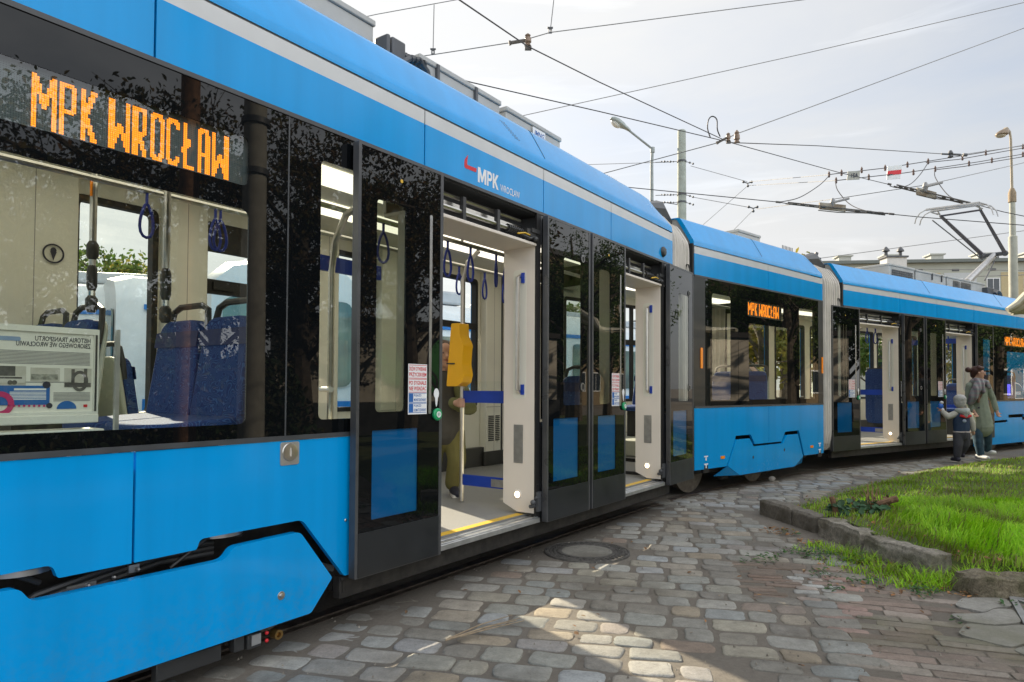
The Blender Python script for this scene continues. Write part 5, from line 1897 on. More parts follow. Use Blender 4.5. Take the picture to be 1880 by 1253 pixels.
# tufts growing in the gap of the kerb and along its foot
for cx_, cy_, r_, n_, hh in ((3.0, 4.40, .10, 240, .14), (3.3, 4.47, .14, 300, .14), (2.62, 4.42, .12, 180, .07), (2.72, 4.45, .12, 300, .10), (2.60, 4.72, .10, 200, .08), (2.55, 5.0, .10, 220, .085), (2.52, 5.25, .08, 130, .08), (2.42, 4.72, .12, 150, .05), (2.34, 4.95, .12, 110, .045), (2.45, 5.5, .07, 60, .06), (2.9, 4.38, .07, 140, .11), (2.35, 5.35, .12, 90, .05), (2.5, 4.45, .14, 120, .05)):
    for _ in range(n_):
        a, r2 = rn.uniform(0, 2 * PI), r_ * math.sqrt(rn.random()) * 1.3
        blade(gl if rn.random() < .62 else (gs if rn.random() < .6 else gd), cx_ + r2 * math.cos(a), cy_ + r2 * math.sin(a), -.01, hh * rn.uniform(.5, 1.3), rn.uniform(.004, .008), rn.uniform(0, .5), rn.uniform(0, 6.3), rn.uniform(.2, .8), rn)
for mb_, nm, cols in ((gl, 'long_grass', [(.22, .48, .012), (.30, .60, .016), (.38, .66, .02), (.25, .52, .02), (.45, .66, .04)]), (gs, 'short_grass', [(.19, .36, .018), (.26, .45, .024), (.32, .48, .035), (.21, .35, .03)]),
                      (gd, 'dry_grass', [(.22, .17, .07), (.30, .24, .11), (.16, .12, .05)])):
    tag(mb_.build(nm, leaf_mat(nm.replace('_', ' '), cols, .3), smooth=0), {'long_grass': 'lush bright green long grass filling the near part of the island', 'short_grass': 'short trodden turf towards the tram track', 'dry_grass': 'scattered dry straw-coloured blades among the turf'}[nm], 'grass', kind='stuff')


# ------------------------------------------------------------------ small plants, leaves, twigs
def leafquad(mb, c, nrm, size, rn, asp=.7):
    nrm = Vector(nrm).normalized()
    u = nrm.orthogonal().normalized()
    a = rn.uniform(0, 2 * PI)
    v = nrm.cross(u)
    u, v = u * math.cos(a) + v * math.sin(a), v * math.cos(a) - u * math.sin(a)
    c = Vector(c)
    f = nrm * size * .18
    mb.add([c - u * size, c - u * .3 * size + v * size * asp * .75 + f, c + u * .35 * size + v * size * asp * .6 + f, c + u * size, c + u * .35 * size - v * size * asp * .6 + f, c - u * .3 * size - v * size * asp * .75 + f],
           [(0, 5, 4, 3), (0, 3, 2, 1)] if False else [(0, 3, 2, 1), (0, 5, 4, 3)])


t = thing('ivy_stump', 'cut woody stump with ivy leaves and dry stalks behind the rough kerbstone', 'plant', (3.12, 6.05, gz(3.12, 6.05)))
mb = MB()
for _ in range(130):
    a, r2 = rn.uniform(0, 6.28), .24 * math.sqrt(rn.random())
    x, y = -.06 + r2 * 1.1 * math.cos(a), r2 * .7 * math.sin(a)
    z = rn.uniform(.02, .13) * (1.15 - r2 * 2.2)
    leafquad(mb, (x, y, z), (rn.uniform(-.7, .5), rn.uniform(-1, .2), rn.uniform(.4, 1)), rn.uniform(.022, .042), rn, .9)
mb.build('leaves', leaf_mat('ivy leaves', [(.025, .065, .022), (.04, .10, .04), (.06, .14, .07), (.035, .08, .02)], .15), t, smooth=0)
mb = MB()
for _ in range(70):
    a, r2 = rn.uniform(0, 6.28), .2 * math.sqrt(rn.random())
    leafquad(mb, (.08 + r2 * math.cos(a), .02 + r2 * .6 * math.sin(a), rn.uniform(.03, .15)), (rn.uniform(-1, 1), rn.uniform(-1, .5), rn.uniform(.2, 1)), rn.uniform(.015, .03), rn)
mb.build('withered_leaves', leaf_mat('withered leaves', [(.12, .06, .03), (.20, .11, .055), (.27, .17, .09)], .15), t, smooth=0)
mb = MB()
mb.tube([(-.26, .0, -.02), (-.27, .0, .08), (-.29, .01, .15)], [.03, .026, .024], 8)
mb.tube([(.05, .0, .06), (.16, -.02, .11), (.27, -.02, .14)], [.022, .028, .03], 8)
mb.islands('stump', pmat('brown stump wood', (.16, .09, .05), .85, var=.3, vs=25), t)
mb = MB()
for k in range(9):
    x = .02 + k * .016
    mb.tube([(x, .02, .02), (x + rn.uniform(-.02, .02), .03, .16), (x + rn.uniform(-.03, .03), .03, rn.uniform(.20, .30))], [.006, .005, .003], 5)
mb.islands('stalk', pmat('pale cut wood', (.30, .20, .11), .8, var=.25, vs=30), t)

mb, md = MB(), MB()
for cx_, cy_, r_, n_ in ((2.16, 5.2, .12, 60), (2.30, 5.15, .14, 90), (2.1, 4.6, .1, 40), (2.02, 4.3, .06, 22), (2.32, 4.42, .06, 24), (2.20, 4.40, .05, 20), (2.58, 4.28, .10, 60), (2.48, 4.16, .07, 30), (2.4, 5.9, .08, 20), (1.9, 5.05, .1, 40), (2.5, 5.0, .14, 60), (2.9, 3.98, .06, 20), (1.75, 4.95, .1, 26), (2.38, 3.68, .03, 10)):
    for _ in range(n_):
        a, r2 = rn.uniform(0, 6.28), r_ * math.sqrt(rn.random())
        leafquad(mb, (cx_ + r2 * math.cos(a), cy_ + r2 * math.sin(a), rn.uniform(.0, .045)), (rn.uniform(-.6, .6), rn.uniform(-.6, .6), 1), rn.uniform(.008, .02), rn, .6)
tag(mb.build('ground_weeds', leaf_mat('weeds', [(.04, .10, .03), (.07, .16, .04), (.05, .12, .05), (.10, .17, .05)], .2), smooth=0), 'small green weeds in the joints below the kerb', 'weeds', kind='stuff')
for cx_, cy_, r_, n_ in ((2.34, 6.0, .16, 70), (2.42, 5.6, .10, 40), (2.75, 4.25, .12, 40), (3.1, 4.5, .2, 50), (2.6, 4.9, .2, 40), (2.2, 4.6, .3, 30), (3.0, 5.2, .3, 30), (3.6, 7.2, .8, 60), (6.5, 9.5, 1.2, 60), (1.0, 4.0, 1.6, 40), (3.6, 4.5, .3, 50), (2.4, 4.3, .2, 40)):
    for _ in range(n_):
        a, r2 = rn.uniform(0, 6.28), r_ * math.sqrt(rn.random())
        x, y = cx_ + r2 * math.cos(a), cy_ + r2 * math.sin(a)
        if tram_n(x, y) > 0: continue
        z = gz(x, y) + .04 if inpoly(x, y, GRASS) else .012
        leafquad(md, (x, y, z), (rn.uniform(-.5, .5), rn.uniform(-.5, .5), 1), rn.uniform(.008, .024), rn)
tag(md.build('fallen_leaves', leaf_mat('fallen leaves', [(.16, .08, .035), (.28, .16, .07), (.36, .17, .06), (.12, .07, .04), (.40, .28, .14)], .15), smooth=0), 'scattered brown fallen leaves and litter below the kerb', 'leaves', kind='stuff')
# grit and pebbles between the stones
mb = MB()
for _ in range(2600):
    x, y = rn.uniform(-2, 3.2), rn.uniform(2.6, 8)
    if inpoly(x, y, GRASS) or tram_n(x, y) > .3: continue
    if rn.random() > .35 + .9 * nz(x * .9, y * .9, 3): continue
    r_ = rn.uniform(.002, .006)
    mb.add([(x - r_, y - r_, .0), (x + r_, y - r_ * .6, .0), (x + r_ * .8, y + r_, .0), (x - r_ * .7, y + r_ * .8, .0), (x, y, .004 + r_ * 1.2)], [(0, 1, 4), (1, 2, 4), (2, 3, 4), (3, 0, 4)])
mb.v = [(x, y, z + .006) for x, y, z in mb.v]
tag(mb.build('grit', stone_mat('grit', [(.15, .13, .11), (.35, .32, .27), (.22, .2, .17)])), 'loose grit and crumbs of mortar on the cobbles', 'grit', kind='stuff')

mb = MB()
a_, b_ = ground(818, 1176, .03), ground(962, 1140, .03)
for k, (o, e) in enumerate(((0, 0), (.012, .03), (-.008, -.02), (.02, .055))):
    p = a_ + Vector((0, o * .4, 0)); q = b_ + Vector((-.02 * k, e, .004 * k))
    mb.tube([p, (p + q) / 2 + Vector((0, .008 * (k - 1), .006)), q], [.0035, .003, .0018], 5)
tag(mb.build('dry_twig', pmat('dry twig', (.30, .23, .15), .8, var=.2, vs=30)), 'dry forked twig lying on the cobbles before the sunlit strip', 'twig')
mb = MB(); p = ground(1417, 879, .03)
mb.ball((p.x, p.y, .03), .05, .03, .035, 7, 5)
tag(mb.build('stone_chip', pmat('pale stone chip', (.5, .46, .42), .7, var=.2, vs=20), smooth=0), 'pale stone chip lying beside the track under the middle section', 'stone')
# ------------------------------------------------------------------ trees
LEAF = {
    'autumn': leaf_mat('turning leaves', [(.045, .055, .015), (.10, .085, .02), (.16, .11, .025), (.06, .065, .02), (.20, .10, .03), (.03, .05, .015)], .3),
    'green': leaf_mat('green leaves', [(.05, .10, .02), (.09, .16, .03), (.13, .18, .035), (.06, .11, .03)], .35),
    'yellow': leaf_mat('yellowing leaves', [(.16, .18, .03), (.30, .26, .04), (.38, .30, .04), (.10, .15, .03)], .35),
    'ivy': leaf_mat('dark shrub leaves', [(.022, .05, .015), (.04, .075, .02), (.08, .06, .02), (.03, .055, .02)], .2)}
BARK = pmat('grey brown bark', (.09, .07, .052), .9, var=.35, vs=9, bump=.6, bs=25)
BARKL = pmat('pale bark', (.26, .22, .18), .9, var=.3, vs=9, bump=.5, bs=25)


def tree(name, label, loc, h, cr, kind, n, seed, group=None, ls=.07, bark=None, bare=.0, trunk_h=.35):
    rn = random.Random(seed)
    t = thing(name, label, 'tree', loc, 0, group)
    tm, cm = MB(), MB()
    r0 = h * .022 + .05
    tm.tube([(0, 0, -.1), (rn.uniform(-.1, .1), rn.uniform(-.1, .1), h * .25), (rn.uniform(-.2, .2), rn.uniform(-.2, .2), h * .55), (rn.uniform(-.3, .3), rn.uniform(-.3, .3), h * .9)], [r0 * 1.3, r0, r0 * .65, r0 * .12], 9)
    tips = []
    nl = 16
    for k in range(nl):
        z0 = h * (trunk_h * .7 + (1 - trunk_h) * .75 * k / nl)
        a = k * 2.4 + rn.uniform(-.4, .4)
        rise = rn.uniform(.25, .8)
        reach = cr * (1.05 - .55 * abs((z0 / h) - .5)) * rn.uniform(.7, 1.1)
        p0 = Vector((0, 0, z0)); p2 = Vector((reach * math.cos(a), reach * math.sin(a), min(h * .98, z0 + reach * rise)))
        p1 = p0.lerp(p2, .5) + Vector((rn.uniform(-.2, .2), rn.uniform(-.2, .2), .15 * reach))
        tm.tube([p0, p1, p2], [r0 * .38, r0 * .2, r0 * .05], 6)
        for q in range(5):
            f = rn.uniform(.35, 1)
            b = p0.lerp(p1, f * 2) if f < .5 else p1.lerp(p2, f * 2 - 1)
            e = b + Vector((rn.uniform(-1, 1), rn.uniform(-1, 1), rn.uniform(-.3, .9))) * cr * .38
            tm.tube([b, b.lerp(e, .5) + Vector((0, 0, .05)), e], [r0 * .12, r0 * .07, r0 * .02], 5)
            tips.append((b.lerp(e, .55), e))
            for w_ in range(2):
                e2 = e + Vector((rn.uniform(-1, 1), rn.uniform(-1, 1), rn.uniform(-.2, 1))) * cr * .16
                tm.tube([b.lerp(e, .7), e2], [r0 * .05, r0 * .015], 4)
                tips.append((e, e2))
    for _ in range(n):
        a, b = tips[rn.randrange(len(tips))]
        if hash((round(a.x, 2), seed)) % 100 < bare * 100: continue
        c = a.lerp(b, rn.uniform(0, 1.2)) + Vector((rn.gauss(0, 1), rn.gauss(0, 1), rn.gauss(0, .8))) * cr * .075
        leafquad(cm, c, (rn.uniform(-1, 1), rn.uniform(-1, 1), rn.uniform(-.3, 1)), ls * rn.uniform(.6, 1.3), rn, .65)
    tm.build('trunk', bark or BARK, t)
    cm.build('crown', LEAF[kind], t, smooth=0)
    return t


def bush(name, label, loc, rx, ry, h, kind, n, seed, ls=.05, cat='bush', group=None):
    rn = random.Random(seed)
    t = thing(name, label, cat, loc, 0, group)
    cm, tm = MB(), MB()
    for k in range(14):
        a = rn.uniform(0, 6.28)
        e = Vector((rx * .8 * math.cos(a) * rn.random(), ry * .8 * math.sin(a) * rn.random(), h * rn.uniform(.6, 1)))
        tm.tube([(e.x * .3, e.y * .3, -.05), e * .6, e], [.02, .014, .004], 5)
    for _ in range(n):
        a = rn.uniform(0, 6.28); r = math.sqrt(rn.random()); z = h * rn.random() ** .8
        k = (1 - .55 * (z / h) ** 2) * (1 + .35 * nz(3 * math.cos(a) + seed, 3 * math.sin(a), z * 1.5))
        leafquad(cm, (rx * r * k * math.cos(a), ry * r * k * math.sin(a), z * (1 + .25 * nz(a * 2, seed, r * 2))), (rn.uniform(-1, 1), rn.uniform(-1, 1), rn.uniform(-.2, 1)), ls * rn.uniform(.6, 1.3), rn, .65)
    tm.build('stems', BARK, t)
    cm.build('foliage', LEAF[kind], t, smooth=0)
    return t


# trees and poles behind the photographer: they stand sunlit in the dark glazing
GT = 'trees reflected in the glazing'
def mir(x, y, d): 
    p = S1.mirror(x, y, d); return (p.x, p.y, 0)
for i, (x, d, h, cr, kind, n, lb) in enumerate(((40, 13.5, 5.2, 2.3, 'autumn', 5200, 'half-bare autumn tree behind the photographer, mirrored at the far left of the glass'), (195, 13.0, 6.7, 2.2, 'autumn', 4200, 'taller thin-crowned tree mirrored below and behind the large amber display'),
                                                 (560, 13.5, 6.3, 2.5, 'autumn', 6500, 'dense tree mirrored in the pane left of the first open door'), (740, 15.5, 6.6, 2.6, 'autumn', 6500, 'dense tree mirrored in the first open door leaf'),
                                                 (400, 15.0, 4.6, 2.2, 'ivy', 5000, 'low dark tree mirrored between the two poles'), (1050, 24, 7.2, 2.8, 'green', 5000, 'green tree mirrored in the second door'))):
    tree('tree', lb, mir(x, 700, d), h, cr, kind, int(n * 2.6), 40 + i, GT, ls=.05, bare=.25 if i < 2 else .1)
for i, (S_, x, y_, d, h, lb) in enumerate(((S3, 1830, 712, 29, 5.4, 'dark green tree mirrored low in the last windows of the far section'), (S3, 1680, 712, 26, 5.2, 'dark green tree mirrored between the far doors'),
                                          (S2, 1330, 712, 27, 5.8, 'dark tree mirrored at the left of the middle section'), (S2, 1460, 712, 29.5, 6.4, 'dark tree mirrored at the right of the middle section'))):
    q_ = S_.mirror(x, y_, d)
    tree('tree', lb, (q_.x, q_.y, 0), h, 2.3, 'green', 7000, 60 + i, GT, ls=.07)
GB = 'shrubs along the wall behind the photographer'
for i, (x, d, lb) in enumerate(((-60, 11, 'dark bush at the left end of the wall behind the photographer'), (120, 11.2, 'dark bush under the tallest mirrored tree'), (300, 12, 'dark bush by the mirrored wooden pole'), (460, 12.4, 'dark bush by the mirrored concrete pole'))):
    bush('shrub', lb, mir(x, 712, d), 1.5, 1.2, 2.0 if i < 3 else 1.7, 'ivy', 3200, 70 + i, .07, group=GB)
p = mir(341, 700, 10.5)
mb = MB(); mb.tube([(0, 0, -.2), (0, 0, 8.5)], [.15, .11], 12)
o = mb.build('wooden_pole', pmat('brown pole timber', (.20, .10, .05), .8, var=.4, vs=12, bump=.5, bs=30)); o.location = p
tag(o, 'brown wooden pole behind the photographer, mirrored right of the amber display letters', 'pole')
p = mir(462, 700, 10.0)
t = thing('concrete_pole', 'pale concrete mast behind the photographer, mirrored in the glass seam', 'pole', p)
mb = MB(); mb.tube([(0, 0, -.2), (0, 0, 5.3)], [.18, .15], 14)
mb.build('shaft', pmat('pale concrete', (.36, .345, .30), .8, var=.12, vs=7, bump=.2), t)
mb = MB()
for z in (4.9, 4.2): mb.lathe([(.17, z - .04), (.19, z - .04), (.19, z + .04), (.17, z + .04)], n=14); mb.tube([(.18, 0, z), (.45, .1, z)], .015)
mb.build('clamp', M['roofdark'], t)
# painted wall
wa, wb = Vector(mir(500, 712, 15.5)), Vector(mir(1010, 712, 21))
d = (wb - wa); wl = d.length
t = thing('garden_wall', 'pale rendered wall with green graffiti behind the photographer, mirrored in the first door', 'wall', wa, math.atan2(d.y, d.x))
mb = MB(); mb.box(0, -.12, .9, wl, .12, 2.75)
mb.build('wall_face', pmat('stained pale render', (.52, .47, .40), .85, var=.14, vs=2.5, bump=.15), t)
mb = MB(); mb.box(-.05, -.2, -.1, wl + .05, .2, .9)
mb.build('plinth', pmat('dark plinth', (.03, .03, .03), .9, var=.3), t)
mb = MB(); mb.box(-.05, -.22, 2.75, wl + .05, .22, 2.9)
mb.build('coping', pmat('dark coping', (.045, .04, .04), .9, var=.2), t)
mb, mk = MB(), MB()
sgn = 1 if (Vector((-d.y, d.x, 0)).dot(S1.o - wa) > 0) else -1
yy = sgn * .124
for cx_, cz, rx, rz in ((wl * .34, 1.9, .48, .62), (wl * .50, 1.85, .46, .66), (wl * .42, 1.35, .5, .35)):
    mb.prism(disc(cx_, cz, rx, rz, 24), yy - .002, yy + .002)
    mk.prism([disc(cx_, cz, rx + .07, rz + .07, 24), disc(cx_, cz, rx, rz, 24)], yy - .003, yy + .003)
mk.tube([(wl * .18, yy, 1.3), (wl * .20, yy, 1.34), (wl * .25, yy, 1.32)], [.11, .05, .03], 8)
mb.build('green_graffiti', pmat('green spray paint', (.05, .26, .06), .7), t)
mk.build('black_graffiti', pmat('black spray paint', (.03, .02, .025), .7), t)


def old_building(name, label, cat, a, b, h, wall, rows, colsn, depth=9, z0=1.0, fl=2.9, roofc=None, group=None):
    a, b = Vector(a), Vector(b)
    d = b - a; l = d.length
    t = thing(name, label, cat, a, math.atan2(d.y, d.x), group)
    mb = MB(); mb.box(0, 0, -.5, l, depth, h)
    mb.build('wall', wall, t)
    mb = MB(); mb.box(-.3, -.3, h, l + .3, depth + .3, h + .35)
    mb.build('roof', roofc or M['roofdark'], t)
    for r_ in range(rows):
        for c in range(colsn):
            x = (c + .5) * l / colsn; z = z0 + r_ * fl
            mb = MB(); mb.box(x - .65, -.05, z, x + .65, .02, z + 1.45)
            f = mb.build('window', M['white'], t)
            mb = MB(); mb.box(x - .57, -.06, z + .08, x - .03, -.045, z + 1.37); mb.box(x + .03, -.06, z + .08, x + .57, -.045, z + 1.37)
            mb.build('pane', pmat('house pane', (.03, .04, .05), .05) if 'house pane' not in bpy.data.materials else bpy.data.materials['house pane'], f)
    return t


q0, q1 = Vector(mir(985, 700, 46)), Vector(mir(1175, 700, 58))
if (Vector((-(q1 - q0).y, (q1 - q0).x, 0))).dot(q0 - S1.o) < 0: q0, q1 = q1, q0
old_building('tenement', 'ochre tenement house behind the photographer, mirrored in the second and third doors', 'building', q0, q1, 10.5, pmat('ochre render', (.24, .18, .105), .85, var=.08), 3, 7)

# ------------------------------------------------------------------ background beyond the tram
GBK = 'trees beyond the tram'
for i, (x, Y, h, cr, kind, n, lb) in enumerate(((200, 34, 7.5, 3.4, 'green', 5200, 'green tree seen through the near window beyond the parked trams'), (245, 38, 8.0, 3.2, 'yellow', 4200, 'yellowing tree seen through the near window beside the green one'),
                                                 (1278, 40, 12.0, 2.2, 'green', 3800, 'green treetop peeping over the tram roof right of the concrete pole'), (1395, 24, 5.2, 2.2, 'yellow', 4200, 'yellow tree seen through the middle section window'), (1440, 27, 6.5, 2.4, 'yellow', 4000, 'yellow-leaved tree at the right of the middle section window'),
                                                 (1610, 34, 4.6, 2.2, 'green', 3200, 'tree seen through the doorway of the far section'), (1700, 38, 4.4, 2.0, 'yellow', 2400, 'small tree seen through the far section doors'), (20, 30, 6.6, 2.8, 'green', 3500, 'green tree at the far left beyond the tram'),
                                                 (1000, 46, 7.0, 3.0, 'green', 3000, 'tree hidden behind the tram, glimpsed through the second door'))):
    p = at(x, 700, Y)
    tree('tree', lb, (p.x, p.y, 0), h, cr, kind, n, 90 + i, GBK, ls=.14)


def old_tram(label, c, ang, ln, blue_h=1.05, roofc=(.42, .44, .46)):
    """older white and blue tram car, length along local x"""
    t = thing('parked_tram', label, 'tram', c, ang, 'older trams parked beyond')
    w_, h = 2.3, 2.95
    hw = w_ / 2
    sec = [(-hw, .35), (-hw, 2.55), (-hw + .06, 2.75), (-hw + .3, 2.95), (0, 3.08), (hw - .3, 2.95), (hw - .06, 2.75), (hw, 2.55), (hw, .35)]
    white = pmat('old tram white', (.68, .70, .70), .35, var=.03) if 'old tram white' not in bpy.data.materials else bpy.data.materials['old tram white']
    blue = bpy.data.materials.get('old tram blue') or pmat('old tram blue', (.01, .17, .50), .35)
    glass = bpy.data.materials.get('old tram glass') or pmat('old tram glass', (.10, .13, .13), .05, col2=(.22, .30, .24), vs=1.2)
    grey = bpy.data.materials.get('old tram roof') or pmat('old tram roof', roofc, .45)
    mb = MB()
    rg = []
    for x, k in ((-ln / 2, .86), (-ln / 2 + .25, .97), (-ln / 2 + .7, 1), (ln / 2 - .7, 1), (ln / 2 - .25, .97), (ln / 2, .86)):
        rg.append([(x, y * k, .35 + (z - .35) * (1 if k > .9 else .97)) for y, z in reversed(sec)])
    mb.rings(rg)
    mb.build('body', white, t)
    mb = MB()
    for sy in (-1, 1):
        mb.box(-ln / 2 + .35, sy * (hw + .012) - .012, .34, ln / 2 - .35, sy * (hw + .012) + .012, blue_h)
        mb.box(-ln / 2 + .35, sy * (hw + .012) - .012, 2.42, ln / 2 - .35, sy * (hw + .012) + .012, 2.5)
    for sx in (-1, 1): mb.box(sx * ln / 2 - .02, -hw * .8, .36, sx * ln / 2 + .02, hw * .8, blue_h)
    mb.build('blue_band', blue, t)
    nw = max(3, int((ln - 1) / 1.25))
    for sy in (-1, 1):
        for k in range(nw):
            x = -ln / 2 + .6 + (k + .5) * (ln - 1.2) / nw
            dr = k % 4 == 1
            mb = MB()
            z0 = .6 if dr else 1.25
            y = sy * (hw + .016)
            lo = rect(x - .48, z0, x - .02, 2.28, .08) if dr else rect(x - .48, z0, x + .48, 2.28, .10)
            mb.prism(lo, y - .01, y + .01)
            if dr: mb.prism(rect(x + .02, z0, x + .48, 2.28, .08), y - .01, y + .01)
            mb.build('door' if dr else 'window', glass, t)
    for sx in (-1, 1):
        mb = MB(); mb.prism(rect(-.85, 1.25, .85, 2.45, .15), sx * (ln / 2 + .03) - .012, sx * (ln / 2 + .03) + .012, 'cross')
        mb.build('windscreen', glass, t)
        for sy in (-1, 1):
            mb = MB(); mb.lathe([(.10, 0), (.10, .03 * sx), (.01, .05 * sx)], (sx * ln / 2, sy * .6, .75), 14, 'x')
            mb.build('headlight', M['alu'], t)
    mb = MB(); mb.box(-ln * .3, -.6, 3.02, ln * .1, .6, 3.3); mb.box(ln * .18, -.5, 3.02, ln * .34, .5, 3.22)
    mb.build('roof_box', grey, t, bevel=.05)
    mb = MB(); mb.box(-ln / 2 + .5, -hw + .08, .12, ln / 2 - .5, hw - .08, .36)
    for x in (-ln * .3, ln * .3):
        for dx in (-.9, .9):
            mb.lathe([(.32, -.95), (.32, .95)], (x + dx, 0, .32), 16, 'y')
    mb.build('bogies', M['void'], t)
    return t


p = at(215, 700, 10.2); a = at(160, 700, 9.6)
old_tram('white and blue tram parked broadside beyond the near window', (p.x - 4.0, p.y + 1.4, 0), R(14), 12.0)
p = at(330, 700, 11.0)
old_tram('white and blue tram end with blue lower panels beside the first one', (p.x + .5, p.y + 2.8, 0), R(112), 9.5)
p = at(690, 700, 12.5)
old_tram('light blue and white tram seen through the first open door', (p.x + .2, p.y + 2.0, 0), R(38), 11.0)
p = at(60, 700, 17)
old_tram('dark-roofed tram farther back at the upper left of the near window', (p.x - 5.5, p.y + 3.0, .9), R(4), 13.0)
p = at(980, 700, 17.5)
old_tram('white and blue tram glimpsed through the second door', (p.x + 1, p.y + 1.5, 0), R(40), 10.0)

# brown house seen through the middle section
p0, p1 = at(1280, 700, 46), at(1420, 700, 50)
old_building('brick_house', 'brown brick house seen through the middle section window', 'house', (p0.x, p0.y, 0), (p1.x, p1.y, 0), 6.0, pmat('brown brick', (.28, .15, .09), .9, var=.2, vs=6), 2, 3)

# long apartment block at the right
def apartment():
    Y = 62
    a = at(1500, 700, Y); b = at(2250, 700, Y - 4)
    d = Vector((b.x - a.x, b.y - a.y, 0)); l = d.length
    t = thing('apartment_block', 'long pale flat-roofed apartment block with tan panels behind the far section', 'building', (a.x, a.y, 0), math.atan2(d.y, d.x))
    h = 12.6
    mb = MB(); mb.box(0, 0, -.5, l, 11, h)
    mb.build('wall', pmat('pale green render', (.44, .46, .40), .85, var=.05, vs=.6), t)
    mb = MB(); mb.box(-.4, -.5, h, l + .4, 11.4, h + .28)
    rf = mb.build('roof', pmat('roof felt edge', (.16, .18, .17), .8), t)
    for k in range(9):
        x = 3 + k * 4.1
        mb = MB(); mb.box(x, 3, h + .2, x + 1.1, 4.2, h + 1.3); mb.box(x - .15, 2.85, h + 1.3, x + 1.25, 4.35, h + 1.42)
        mb.build('chimney', pmat('chimney render', (.5, .5, .46), .85) if 'chimney render' not in bpy.data.materials else bpy.data.materials['chimney render'], rf)
    mb = MB()
    for x in (9.3, 17.5, 26, 33): mb.box(x - 1.9, -.03, -.4, x + 1.3, .0, h - .9)
    mb.build('tan_panel', pmat('tan render', (.50, .42, .25), .85, var=.05), t)
    mb = MB()
    for x in (11.2, 19.2): mb.box(x - .3, -.028, -.4, x + 2.4, .0, h - .9)
    mb.build('white_panel', pmat('bluish white render', (.52, .55, .56), .85, var=.03), t)
    for r_ in range(4):
        for k in range(12):
            x = 2.2 + k * 3.05; z = h - 2.9 - r_ * 2.8
            mb = MB(); mb.box(x, -.05, z, x + 1.1, .01, z + 1.5)
            f = mb.build('window', M['white'], t)
            mb = MB(); mb.box(x + .07, -.065, z + .07, x + .52, -.045, z + 1.43); mb.box(x + .58, -.065, z + .07, x + 1.03, -.045, z + 1.43)
            mb.build('pane', bpy.data.materials['house pane'], f)
            if r_ == 0:
                mb = MB(); mb.box(x + .2, -.04, h - .75, x + .8, .0, h - .55)
                mb.build('attic_vent', M['roofdark'], t)


apartment()
# tall dark roof vent stacks just above the far roof boxes belong to a nearer flat-roofed shed
p = at(1642, 700, 52)
t = thing('chimney_stack', 'wide white chimney with two capped pots behind the roof boxes of the far section', 'chimney', (p.x, p.y, 0))
mb = MB(); mb.box(-.75, -.5, 0, .75, .5, 11.3)
mb.build('shaft', pmat('white chimney render', (.62, .62, .60), .85, var=.05), t)
mb = MB(); mb.box(-.85, -.6, 11.3, .85, .6, 11.42)
for x in (-.55, .55): mb.lathe([(.12, 11.42), (.12, 11.8), (.28, 11.85), (.22, 12.0), (.05, 12.2)], (x, 0, 0), 10)
mb.build('chimney_pot', M['roofdark'], t)

# ------------------------------------------------------------------ masts and lamps
p = at(1252, 700, 25)
t = thing('concrete_pole', 'thick pale concrete mast with wire clamps behind the joint of the tram', 'pole', (p.x, p.y, 0))
ztop = at(1252, 240, 25).z
mb = MB(); mb.tube([(0, 0, -.2), (0, 0, ztop - .03), (0, 0, ztop)], [.20, .15, .135], 20)
mb.build('shaft', pmat('grey green concrete', (.30, .33, .29), .8, var=.12, vs=5, bump=.2), t)
mb = MB()
for y in (297, 358, 372):
    z = at(1252, y, 25).z
    mb.lathe([(.15, z - .035), (.175, z - .035), (.175, z + .035), (.15, z + .035)], n=16)
    mb.tube([(-.17, 0, z), (-.95, .1, z)], .012, 6); mb.tube([(.16, 0, z), (.36, 0, z - .06)], .012, 6)
    for k in range(5): mb.ball((-.30 - .11 * k, .02, z), .03 + .012 * (k % 2), n=8, m=5)
    mb.ball((.30, 0, z - .04), .04, n=8, m=5); mb.ball((.42, 0, z - .08), .04, n=8, m=5)
z = at(1252, 366, 25).z
mb.tube([(-.16, 0, z - .2), (-1.1, .2, z)], .015, 6)
mb.build('wire_clamp', M['roofdark'], t)


